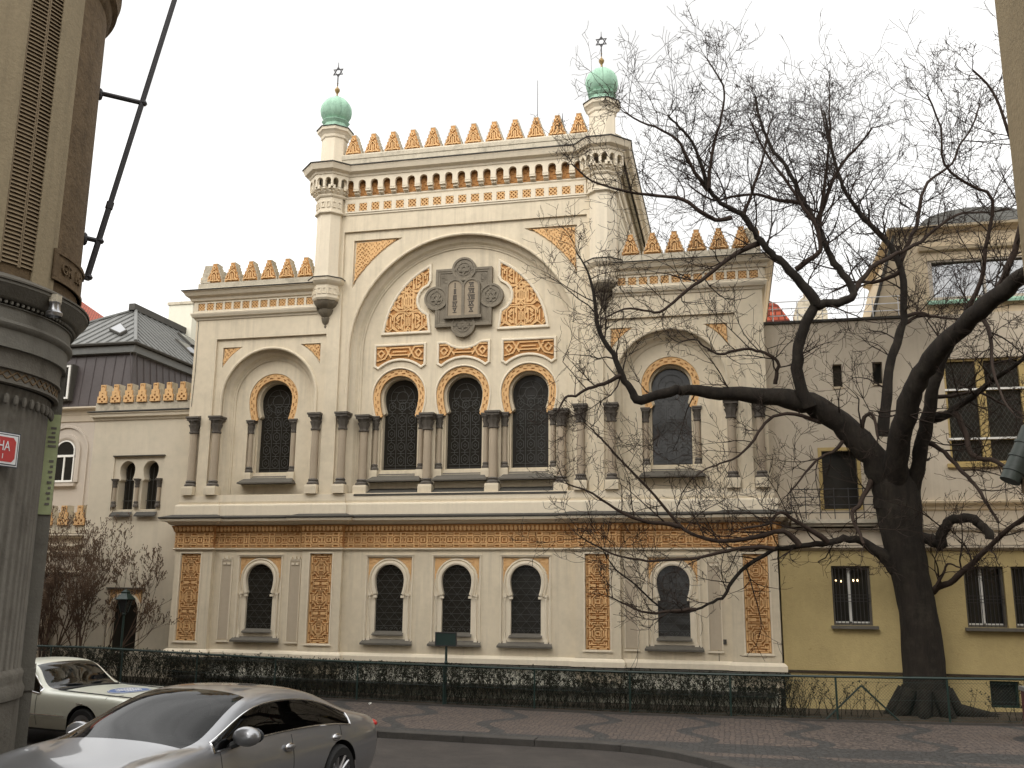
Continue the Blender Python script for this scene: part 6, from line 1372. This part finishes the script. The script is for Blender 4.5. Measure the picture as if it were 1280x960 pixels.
# ------------------------------------------------------------------ bare shrubs before the annex
def shrub(label, x, y, z, h, spread, nst, seed, lean):
    root = thing('shrub', label, 'shrub', (x, y, z), group='bare shrubs before the annex'); rs = random.Random(seed); st, bd = MB(), MB()
    def g(p, d, L_, r, lvl):
        n = 6; pts = [p.copy()]; rad = [r]
        for k in range(n):
            d = (d + Vector((rs.gauss(0, .10), rs.gauss(0, .10), .07))).normalized(); p = p + d * L_ / n
            if p.y > .42 : p.y = .42 - rs.random() * .06
            pts.append(p.copy()); rad.append(r * (1 - .6 * (k + 1) / n))
        st.tube(pts, rad, 5 if lvl < 2 else 3, False)
        if lvl >= 3:
            for q in pts[2:]:
                if rs.random() < .6: bd.ball(tuple(q), .012, .012, .022, 5)
            bd.ball(tuple(pts[-1]), .016, .016, .03, 5)
        if lvl < 4:
            for _ in range({0: 6, 1: 4, 2: 4, 3: 2}[lvl]):
                i = rs.randint(2, n); e = (pts[i] - pts[i - 1]).normalized(); s = e.cross(Vector((rs.gauss(0, 1), rs.gauss(0, 1), rs.gauss(0, 1)))).normalized()
                g(pts[i], (e + s * rs.uniform(.35, .75)).normalized(), L_ * rs.uniform(.35, .55), rad[i] * .65, lvl + 1)
    for k in range(nst):
        a = rs.uniform(-1, 1); g(Vector((x + a * .25, y + rs.uniform(-.2, .2), z)), Vector((a * spread + lean, rs.gauss(0, .18), 1)).normalized(), h * rs.uniform(.62, .8), .028, 0)
    build(st, 'branches', M['shrubtwig'], root); build(bd, 'buds', M['bud'], root)
shrub('spreading bare shrub with budding tips in front of the annex wall', -11.05, -.35, .15, 3.9, .55, 9, 3, .12)
shrub('denser bare shrub at the far left, half hidden by the corner house', -12.6, -.3, .2, 3.9, .5, 9, 9, -.05)

# ------------------------------------------------------------------ cars
def car_shell(st, regions):
    """st: (x, half profile from sill to centre line); regions: (index, row0, row1, x0, x1) -> glass"""
    nr = len(st[0][1]); V = []; F_ = []; I_ = []
    for x, pr in st:
        V += [(x + (p[2] if len(p) > 2 else 0), p[0], p[1]) for p in pr] + [(x + (p[2] if len(p) > 2 else 0), -p[0], p[1]) for p in pr[:-1]]
    m = 2 * nr - 1
    idx = lambda i, j, s: i * m + (j if s > 0 or j == nr - 1 else nr + j)
    for i in range(len(st) - 1):
        xm = (st[i][0] + st[i + 1][0]) / 2
        for j in range(nr - 1):
            k = 0
            for ri, r0_, r1_, xa, xb in regions:
                if r0_ <= j < r1_ and min(xa, xb) < xm < max(xa, xb): k = ri
            for s in (1, -1):
                f = [idx(i, j, s), idx(i + 1, j, s), idx(i + 1, j + 1, s), idx(i, j + 1, s)]
                F_.append(f if s > 0 else f[::-1]); I_.append(k)
    for i in (0, len(st) - 1):
        for j in range(nr - 1):
            f = [idx(i, j, 1), idx(i, j + 1, 1), idx(i, j + 1, -1), idx(i, j, -1)]
            if j == nr - 2: f = [idx(i, j, 1), idx(i, j + 1, 1), idx(i, j, -1)]
            F_.append(f if i == 0 else f[::-1]); I_.append(0)
    me = bpy.data.meshes.new('shell'); me.from_pydata(V, [], F_)
    for k in range(4): me.materials.append(M['silver'])
    me.polygons.foreach_set('material_index', I_)
    ob = bpy.data.objects.new('shell', me); col.objects.link(ob); md = ob.modifiers.new('s', 'SUBSURF'); md.levels = 3; md.render_levels = 3
    dg = bpy.context.evaluated_depsgraph_get(); ev = bpy.data.meshes.new_from_object(ob.evaluated_get(dg))
    up_ = sum(p.normal.z * p.area for p in ev.polygons if p.center.z > .8)
    res = ([tuple(v.co) for v in ev.vertices], [(tuple(p.vertices) if up_ > 0 else tuple(p.vertices)[::-1], p.material_index) for p in ev.polygons])
    bpy.data.objects.remove(ob); bpy.data.meshes.remove(me); bpy.data.meshes.remove(ev)
    return res
def sub_mb(V, faces):
    mp_ = {}; b = MB()
    for f in faces:
        for i in f:
            if i not in mp_: mp_[i] = len(b.v); b.v.append(V[i])
        b.f.append(tuple(mp_[i] for i in f))
    return b
def loops_of(faces):
    cnt = {}
    for f in faces:
        for a, b in zip(f, f[1:] + f[:1]): cnt[(min(a, b), max(a, b))] = cnt.get((min(a, b), max(a, b)), 0) + 1
    adj = {}
    for (a, b), c in cnt.items():
        if c == 1: adj.setdefault(a, []).append(b); adj.setdefault(b, []).append(a)
    out = []; seen = set()
    for s in adj:
        if s in seen: continue
        l = [s]; seen.add(s); cur = s
        while True:
            nx = [q for q in adj[cur] if q not in seen]
            if not nx: break
            cur = nx[0]; seen.add(cur); l.append(cur)
        out.append(l)
    return out
def make_car(root, shell, paint, gl, wheels, wr, ar, trimr, seams, glname, rimfn):
    V, FF = shell; V = list(V)
    body = [f for f, k in FF if k == 0]
    def inarch(p): return any(math.hypot(p[0] - wx, p[2] - wr) < ar and abs(p[1]) > .55 for wx in wheels)
    keep = []; cut = set(); kept = set()
    for f in body:
        c = [sum(V[i][q] for i in f) / len(f) for q in range(3)]
        if inarch(c): cut.update(f)
        else: keep.append(f); kept.update(f)
    for i in cut & kept:
        x, y, z = V[i]; wx = min(wheels, key=lambda q: abs(q - x)); d = math.hypot(x - wx, z - wr) or 1e-6
        V[i] = (wx + (x - wx) / d * ar, y, wr + (z - wr) / d * ar)
    bd = build(sub_mb(V, keep), 'body', paint, root, True, local=True, ang=50)
    parts = {}
    for k, nm in ((1, 'windscreen'), (3, 'rear_window')):
        fs = [f for f, q in FF if q == k]
        if fs: parts[nm] = build(sub_mb(V, fs), nm, gl, root, True, local=True, ang=60)
    for s in (1, -1):
        fs = [f for f, q in FF if q == 2 and sum(V[i][1] for i in f) * s > 0]
        w_ = build(sub_mb(V, fs), 'side_window', glname, root, True, local=True, ang=60)
        t = MB()
        for l in loops_of(fs):
            pts = [(V[i][0], V[i][1] * 1.004, V[i][2]) for i in l] + [(V[l[0]][0], V[l[0]][1] * 1.004, V[l[0]][2])]
            t.tube(pts, trimr, 6, False)
        build(t, 'window_trim', M['chrome'], w_, True, local=True)
    # panel gaps
    for x, z0_, z1_, s in seams:
        pts = []
        for f in keep:
            for a, b in zip(f, f[1:] + f[:1]):
                if a < b and (V[a][0] - x) * (V[b][0] - x) < 0:
                    t = (x - V[a][0]) / (V[b][0] - V[a][0]); p = [V[a][q] + (V[b][q] - V[a][q]) * t for q in range(3)]
                    if p[1] * s > .5 and z0_ < p[2] < z1_: pts.append(tuple(p))
        pts = sorted(set(pts), key=lambda p: p[2]); 
        if len(pts) > 2: o = MB(); o.tube(pts, .005, 4, False); build(o, 'panel_gap', M['plastic'], bd, local=True)
    o = MB()
    for wx in wheels:
        for s in (1, -1):
            A_ = [wx + ar * 1.0 * math.cos(R(t)) for t in lin(-20, 200, 24)]; Z_ = [wr + ar * math.sin(R(t)) for t in lin(-20, 200, 24)]
            vs = [(x, s * .93, z) for x, z in zip(A_, Z_)] + [(x, s * .55, z) for x, z in zip(A_, Z_)]; n = len(A_)
            o.add(vs, [(i, i + 1, n + i + 1, n + i) for i in range(n - 1)]); o.add([(x, s * .56, z) for x, z in zip(A_, Z_)], [tuple(range(n))])
    o.box(min(wheels) - .6, max(wheels) + .6, -.80, .80, .22, .26)
    build(o, 'wheel_well', M['plastic'], root, local=True)
    for wx in wheels:
        for s in (1, -1):
            o = MB(); o.lathe([(wr * .62, -.11), (wr * .9, -.115), (wr * .985, -.08), (wr, -.03), (wr, .03), (wr * .985, .08), (wr * .9, .115), (wr * .66, .11)], (0, 0), 40)
            o.v = [(wx + a, s * .85 + c * s, wr + b) for a, b, c in o.v]; ty_ = build(o, 'wheel', M['black'], root, True, local=True)
            o = rimfn(wr); o.v = [(wx + a, s * .85 + c * s, wr + b) for a, b, c in o.v]; build(o, 'rim', M['alloy'], ty_, True, local=True)
    return bd, parts
def rim_spokes(wr):
    o = MB(); o.lathe([(wr * .64, -.1), (wr * .68, .105), (wr * .72, .11), (wr * .66, .06), (wr * .64, -.1)], (0, 0), 40)
    for k in range(10):
        a = 2 * PI * k / 10 + (.09 if k % 2 else -.09); c, s = math.cos(a), math.sin(a)
        o.tube([(c * .04, s * .04, .07), (c * wr * .4, s * wr * .4, .085), (c * wr * .67, s * wr * .67, .10)], [.03, .018, .02], 6)
    o.lathe([(.0, .10), (.05, .10), (.07, .06), (.07, .0)], (0, 0), 20); o.lathe([(0.0, -.02), (wr * .6, -.02)], (0, 0), 30); return o
def rim_dish(wr):
    o = MB(); o.lathe([(.0, .12), (.06, .12), (.08, .09), (wr * .4, .06), (wr * .5, .09), (wr * .62, .10), (wr * .66, .11)], (0, 0), 40); return o
sil = [(.87, .2), (.93, .42), (.945, .66)]
PAN_ST = [
 (-1.27, [(.60, .38), (.70, .50), (.72, .68), (.66, .84), (.58, .89), (.46, .91), (.25, .92), (0, .925)]),
 (-1.17, [(.76, .30), (.84, .46), (.86, .68), (.80, .87), (.70, .935), (.55, .955), (.30, .965), (0, .97)]),
 (-.97, [(.82, .24), (.90, .45), (.925, .68), (.875, .89), (.78, .965), (.6, .995), (.33, 1.015), (0, 1.02)]),
 (-.62, [(.85, .21), (.94, .43), (.955, .68), (.91, .91), (.82, 1.0), (.64, 1.05), (.36, 1.085), (0, 1.095)]),
 (-.25, [(.86, .2), (.95, .42), (.965, .68), (.905, .935), (.84, 1.01), (.68, 1.135), (.39, 1.175), (0, 1.185)]),
 (0.08, [(.87, .2), (.95, .42), (.965, .67), (.895, .955), (.765, 1.17), (.655, 1.245), (.38, 1.285), (0, 1.295)]),
 (.5, [(.87, .2), (.94, .42), (.955, .66), (.885, .95), (.715, 1.285), (.635, 1.345), (.38, 1.378), (0, 1.387)]),
 (1.05, [(.87, .2), (.93, .42), (.945, .66), (.88, .94), (.70, 1.325), (.63, 1.378), (.38, 1.412), (0, 1.42)]),
 (1.6, sil + [(.876, .93), (.705, 1.285), (.64, 1.338), (.39, 1.39), (0, 1.403)]),
 (2.02, sil + [(.876, .92), (.765, 1.125), (.705, 1.17), (.43, 1.25), (0, 1.27)]),
 (2.45, [(.87, .2), (.935, .42), (.95, .66), (.88, .91), (.835, .94), (.785, .965), (.50, 1.055), (0, 1.085)]),
 (2.66, [(.88, .2), (.945, .42), (.96, .66), (.89, .90), (.83, .925), (.75, .925), (.50, .975, .06), (0, .99, .10)]),
 (3.0, [(.88, .2), (.955, .42), (.965, .65), (.905, .87), (.79, .915), (.63, .885), (.41, .905), (0, .925)]),
 (3.4, [(.87, .2), (.945, .4), (.955, .62), (.89, .82), (.77, .865), (.61, .82), (.40, .835), (0, .85)]),
 (3.72, [(.78, .22), (.86, .36), (.87, .55), (.80, .69), (.68, .73), (.52, .715), (.30, .73), (0, .735)]),
 (3.9, [(.55, .26), (.62, .36), (.63, .5), (.57, .58), (.47, .61), (.36, .61), (.2, .615), (0, .615)])]
CP = thing('parked_car', 'silver grey low sports saloon parked in the foreground, nose toward the viewer', 'car', (1.36, -13.62, G(1.36, -13.62) + .03), group='cars parked in the street')
CP.rotation_euler = (0, -R(2.1), R(-96.0)); CP.scale = (1.10, 1.12, 1.10)
bd, pr_ = make_car(CP, car_shell(PAN_ST, [(1, 5, 7, 1.6, 2.66), (2, 3, 4, -.25, 2.45), (3, 5, 7, -.62, .5)]), M['silver'], M['carglass'], (0.0, 2.92), .355, .405, .011,
    [(1.03, .3, .94, 1), (2.32, .3, .92, 1), (-.02, .72, .96, 1)], M['tintglass'], rim_spokes)
def mirror_tail(root, x, y, z, s):
    o = MB(); o.ball((x, s * (y + .12), z), .095, .15, .095, 18); mm = build(o, 'door_mirror', M['silver'], root, True, local=True)
    o = MB(); o.tube([(x + .02, s * (y - .06), z - .10), (x, s * (y + .04), z - .06)], .035, 8); build(o, 'mirror_arm', M['plastic'], mm, local=True)
    o = MB(); o.add([(x - .10, s * (y + .13 + .12 * math.cos(t)), z + .075 * math.sin(t)) for t in lin(0, 2 * PI, 16)[:-1]], [tuple(range(16))]); build(o, 'mirror_glass', M['mirrorglass'], mm, local=True)
mirror_tail(CP, 2.10, .90, 1.0, 1); mirror_tail(CP, 2.10, .85, .95, -1)
for x in (1.12, .10):
    for s in (1, -1):
        o = MB(); o.ball((x, s * .945, .80), .085, .022, .026, 12); h_ = build(o, 'door_handle', M['silver'], CP, True, local=True)
        o = MB(); o.ball((x, s * .930, .795), .10, .022, .045, 12); build(o, 'handle_recess', M['chrome'], h_, True, local=True)
for s in (1, -1):
    o = MB(); o.ball((-1.09, s * .70, .845), .14, .16, .06, 14); build(o, 'taillight', M['taillight'], CP, True, local=True)
    o = MB(); o.ball((3.42, s * .70, .70), .20, .13, .07, 14); build(o, 'headlight', M['lampglass'], CP, True, local=True)
    o = MB(); o.tube([(2.62, s * .05, .985), (2.56, s * .35, 1.0), (2.46, s * .68, .975)], .012, 6); o.tube([(2.70, s * .10, .985), (2.60, s * .10, 1.005)], .015, 6); build(o, 'wiper', M['plastic'], CP, local=True)
def cabin(root, xd, xs, zs, wheel_x, sy):
    o = MB(); o.add([(xd + .45, -.74, .93), (xd + .45, .74, .93), (xd, .72, .95), (xd, -.72, .95), (xd - .10, -.72, .60), (xd - .10, .72, .60)], [(0, 1, 2, 3), (3, 2, 5, 4)]); o.box(xd - .02, xd + .02, -.70, .70, .60, .80); build(o, 'dashboard', M['plastic'], root, local=True)
    for x in xs:
        for y in (-.38, .38):
            o = MB(); o.box(x - .05, x + .48, y - .25, y + .25, .30, .52)
            o.add([(x - .02, y - .24, .5), (x - .02, y + .24, .5), (x - .30, y + .22, zs), (x - .30, y - .22, zs), (x - .14, y - .24, .5), (x - .14, y + .24, .5), (x - .40, y + .22, zs), (x - .40, y - .22, zs)], [(0, 1, 2, 3), (4, 7, 6, 5), (2, 6, 7, 3), (0, 3, 7, 4), (1, 5, 6, 2)])
            o.ball((x - .36, y, zs + .09), .06, .14, .11, 12); build(o, 'seat', M['leather'], root, True, local=True, ang=30)
    o = MB(); c_ = Vector((wheel_x, sy, .84)); o.tube([c_ + Vector((.10 * math.sin(t), .19 * math.cos(t), .16 * math.sin(t))) for t in lin(0, 2 * PI, 24)], .014, 6); o.tube([c_ + Vector((0, -.18, 0)), c_ + Vector((0.06, 0, -.02)), c_ + Vector((0, .18, 0))], .02, 6); build(o, 'steering_wheel', M['plastic'], root, True, local=True)
cabin(CP, 2.02, (1.25, .30), 1.02, 1.80, .38)
# white-and-blue American coupe parked across the street
sl_ = [(.88, .27), (.96, .46), (.97, .70)]
TB_ST = [
 (-4.2, [(.70, .40), (.80, .5), (.84, .68), (.82, .82), (.74, .86), (.6, .87), (.35, .875), (0, .88)]),
 (-4.0, [(.86, .32), (.94, .48), (.955, .70), (.94, .86), (.84, .905), (.66, .91), (.4, .915), (0, .92)]),
 (-3.45, sl_ + [(.955, .905), (.86, .945), (.70, .955), (.42, .96), (0, .965)]),
 (-3.1, sl_ + [(.955, .90), (.78, 1.08), (.68, 1.13), (.4, 1.16), (0, 1.17)]),
 (-2.6, sl_ + [(.955, .90), (.715, 1.32), (.65, 1.375), (.38, 1.405), (0, 1.41)]),
 (-2.1, sl_ + [(.955, .90), (.715, 1.35), (.655, 1.40), (.38, 1.425), (0, 1.43)]),
 (-1.56, sl_ + [(.955, .90), (.725, 1.33), (.675, 1.372), (.40, 1.405), (0, 1.412)]),
 (-1.34, sl_ + [(.955, .90), (.80, 1.12), (.76, 1.15), (.46, 1.20), (0, 1.215)]),
 (-1.12, sl_ + [(.955, .897), (.865, .94), (.825, .955), (.48, .985, .06), (0, 1.0, .10)]),
 (-.90, sl_ + [(.957, .89), (.87, .935), (.72, .925), (.44, .945), (0, .965)]),
 (.0, [(.88, .28), (.96, .46), (.97, .70), (.958, .88), (.87, .93), (.70, .895), (.42, .915), (0, .93)]),
 (.55, [(.87, .29), (.955, .47), (.965, .70), (.953, .87), (.87, .92), (.69, .885), (.41, .90), (0, .915)]),
 (.92, [(.85, .33), (.93, .49), (.945, .69), (.935, .85), (.85, .895), (.68, .875), (.4, .885), (0, .895)]),
 (1.06, [(.76, .42), (.86, .52), (.88, .66), (.86, .78), (.78, .82), (.62, .82), (.38, .825), (0, .83)])]
CW = thing('parked_car', 'ivory white vintage coupe with a blue oval decal on its bonnet, parked beside the hedge', 'car', (-3.86, -9.12, G(-4.0, -9.1) + .07), group='cars parked in the street')
CW.rotation_euler = (0, R(.4), R(-11.4))
bd2, pr2 = make_car(CW, car_shell(TB_ST, [(1, 5, 7, -1.56, -.90), (2, 3, 4, -2.6, -1.12), (3, 5, 7, -3.45, -2.6)]), M['ivory'], M['blueglass'], (0.0, -2.87), .345, .40, .014,
    [(-1.18, .3, .93, -1), (.50, .86, .95, -1)], M['tintglass'], rim_dish)
cabin(CW, -1.42, (-2.05, -2.85), .98, -1.62, .38)
for s in (1, -1):
    o = MB(); o.tube([(-.97, s * .10, 1.0), (-1.04, s * .40, 1.005), (-1.12, s * .66, .985)], .012, 6); build(o, 'wiper', M['plastic'], CW, local=True)
    o = MB(); o.tube([(.95, s * .955, .52), (.42, s * .978, .52)], .012, 6); o.tube([(-.42, s * .978, .52), (-2.4, s * .978, .52)], .012, 6); build(o, 'chrome_strip', M['chrome'], CW, local=True)
    o = MB(); o.tube([(-.15, s * .974, .76), (.0, s * .974, .76)], .008, 6); build(o, 'badge', M['chrome'], CW, local=True)
    o = MB(); o.tube([(-.88, s * .74, .94), (.1, s * .735, .917), (.88, s * .70, .895)], .010, 5); build(o, 'bonnet_gap', M['plastic'], CW, local=True)
    o = MB(); o.lathe([(.0, .03), (.07, .03), (.085, 0)], (0, 0), 20); o.v = [(1.045 + c, s * .66 + a, .66 + b) for a, b, c in o.v]; build(o, 'headlight', M['chrome'], CW, True, local=True)
o = MB(); o.tube([(-.89, -.70, .94), (-.82, -.40, .96), (-.78, 0, .972), (-.82, .40, .96), (-.89, .70, .94)], .022, 6); build(o, 'cowl_vent', M['plastic'], CW, local=True)
o = MB(); o.tube([(1.10, -.86, .46), (1.16, -.6, .46), (1.18, 0, .46), (1.16, .6, .46), (1.10, .86, .46)], [.06, .075, .075, .075, .06], 10); build(o, 'bumper', M['chrome'], CW, True, local=True)
hoodz = lambda x, y: .9475 - .03 * x - .09 * abs(y) ** 2 - .0
def top_at(V, x, y):
    best = None
    for v in V:
        d = (v[0] - x) ** 2 + (v[1] - y) ** 2
        if v[2] > .8 and (best is None or d < best[0]): best = (d, v[2])
    return best[1]
HV = [tuple(v.co) for v in bd2.data.vertices]
def decal(pts, lift):
    cx_ = .12; out = []
    for x, y in pts: out.append((cx_ + x, y, top_at(HV, cx_ + x, y) + lift))
    return out
o = MB(); ring_ = lambda k: [(.30 * k * math.cos(2 * PI * t / 40), .46 * k * math.sin(2 * PI * t / 40)) for t in range(40)]
vs = []
for k in (0.001, .33, .66, 1.0): vs += decal(ring_(k), .006)
o.add(vs, [(q * 40 + t, q * 40 + (t + 1) % 40, (q + 1) * 40 + (t + 1) % 40, (q + 1) * 40 + t) for q in range(3) for t in range(40)]); dg_ = o
o = MB()
for t0 in range(40):
    a, b = [(.285 * math.cos(2 * PI * t / 40), .44 * math.sin(2 * PI * t / 40)) for t in (t0, t0 + 1)]
    p = decal([a, b], .011); o.tube(p, .004, 4, False)
for row, (xx, ys_) in enumerate(((.10, lin(-.16, .16, 5)), (-.02, lin(-.26, .26, 8)), (-.14, lin(-.18, .18, 5)))):
    for y in ys_:
        p = decal([(xx - .035, y - .012), (xx + .035, y + .012)], .009); o.tube(p, .0075, 4)
n_ = len(dg_.f); dg_.add(o.v, o.f); dc = build(dg_, 'decal', [M['blue'], M['enamelwhite']], CW, True, local=True)
for i_, p_ in enumerate(dc.data.polygons): p_.material_index = 0 if i_ < n_ else 1

# ------------------------------------------------------------------ camera, light, sky
cam = bpy.data.cameras.new('camera'); co = bpy.data.objects.new('camera', cam); col.objects.link(co)
f_px, pitch, yaw, roll = 1200.0, 0.20874974, -0.22280149, -0.00842941
cam.sensor_width = 36.0; cam.lens = f_px / 1280 * 36.0; cam.clip_start = 0.1; cam.clip_end = 3000
r0 = Vector((math.cos(yaw), -math.sin(yaw), 0)); fw_ = Vector((math.sin(yaw) * math.cos(pitch), math.cos(yaw) * math.cos(pitch), math.sin(pitch)))
u0 = r0.cross(fw_)
c_, s_ = math.cos(roll), math.sin(roll)
rr_ = r0 * c_ - u0 * s_; uu_ = r0 * s_ + u0 * c_
m = Matrix((rr_, uu_, -fw_)).transposed().to_4x4(); m.translation = Vector((7.4191562, -26.0, 3.0))
co.matrix_world = m
sc.camera = co
w = bpy.data.worlds.new('World'); sc.world = w; w.use_nodes = True; nt = w.node_tree
bg = nt.nodes['Background']; SUN_EL, SUN_AZ = R(42), R(205)
sky = nd(nt, 'ShaderNodeTexSky', sky_type='NISHITA'); sky.sun_disc = False; sky.sun_elevation = SUN_EL; sky.sun_rotation = SUN_AZ
sky.air_density = 1.0; sky.dust_density = 4.0; sky.ozone_density = 1.0
tc = nd(nt, 'ShaderNodeTexCoord'); mp = nd(nt, 'ShaderNodeMapping'); mp.inputs['Scale'].default_value = (1, 1, 2.5)
nt.links.new(tc.outputs['Generated'], mp.inputs['Vector'])
cn = nd(nt, 'ShaderNodeTexNoise'); cn.inputs['Scale'].default_value = 2.8; cn.inputs['Detail'].default_value = 5; nt.links.new(mp.outputs['Vector'], cn.inputs['Vector'])
cr = nd(nt, 'ShaderNodeMapRange'); cr.inputs['From Min'].default_value = 0.35; cr.inputs['From Max'].default_value = 0.65; cr.inputs['To Min'].default_value = 0.88; cr.inputs['To Max'].default_value = 1.26
nt.links.new(cn.outputs['Fac'], cr.inputs['Value'])
# thin overcast: a brighter zone is added behind the viewer and overhead to light the facade
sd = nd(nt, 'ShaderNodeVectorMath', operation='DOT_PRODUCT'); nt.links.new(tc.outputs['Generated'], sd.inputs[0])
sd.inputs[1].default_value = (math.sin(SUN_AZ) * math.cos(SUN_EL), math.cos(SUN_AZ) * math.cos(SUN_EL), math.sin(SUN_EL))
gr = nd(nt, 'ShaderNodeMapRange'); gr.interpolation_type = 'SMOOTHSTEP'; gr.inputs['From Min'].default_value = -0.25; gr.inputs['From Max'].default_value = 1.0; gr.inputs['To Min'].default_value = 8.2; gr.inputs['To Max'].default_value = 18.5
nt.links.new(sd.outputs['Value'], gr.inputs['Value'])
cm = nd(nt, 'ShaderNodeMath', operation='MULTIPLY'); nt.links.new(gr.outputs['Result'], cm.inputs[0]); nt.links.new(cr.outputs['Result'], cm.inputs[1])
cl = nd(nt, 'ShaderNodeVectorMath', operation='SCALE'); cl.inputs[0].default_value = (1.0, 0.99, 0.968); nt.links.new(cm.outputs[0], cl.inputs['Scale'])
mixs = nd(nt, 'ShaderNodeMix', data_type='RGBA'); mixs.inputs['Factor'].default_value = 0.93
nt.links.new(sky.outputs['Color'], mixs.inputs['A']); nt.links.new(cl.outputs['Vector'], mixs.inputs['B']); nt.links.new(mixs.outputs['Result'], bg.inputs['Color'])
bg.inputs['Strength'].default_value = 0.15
sl = bpy.data.lights.new('sun', 'SUN'); sl.energy = 1.0; sl.angle = R(25); sl.color = (1.0, 0.97, 0.93)
so = bpy.data.objects.new('sun', sl); col.objects.link(so)
# sun rotation runs clockwise from +Y seen from above
dv = Vector((math.sin(SUN_AZ) * math.cos(SUN_EL), math.cos(SUN_AZ) * math.cos(SUN_EL), math.sin(SUN_EL)))
so.rotation_euler = dv.to_track_quat('Z', 'Y').to_euler(); so.location = dv * 60
sc.view_settings.view_transform = 'Standard'; sc.view_settings.look = 'None'; sc.view_settings.exposure = 0; sc.view_settings.gamma = 1
sc.render.engine = 'CYCLES'; sc.cycles.max_bounces = 6; sc.cycles.diffuse_bounces = 3; sc.cycles.glossy_bounces = 3; sc.cycles.transparent_max_bounces = 12
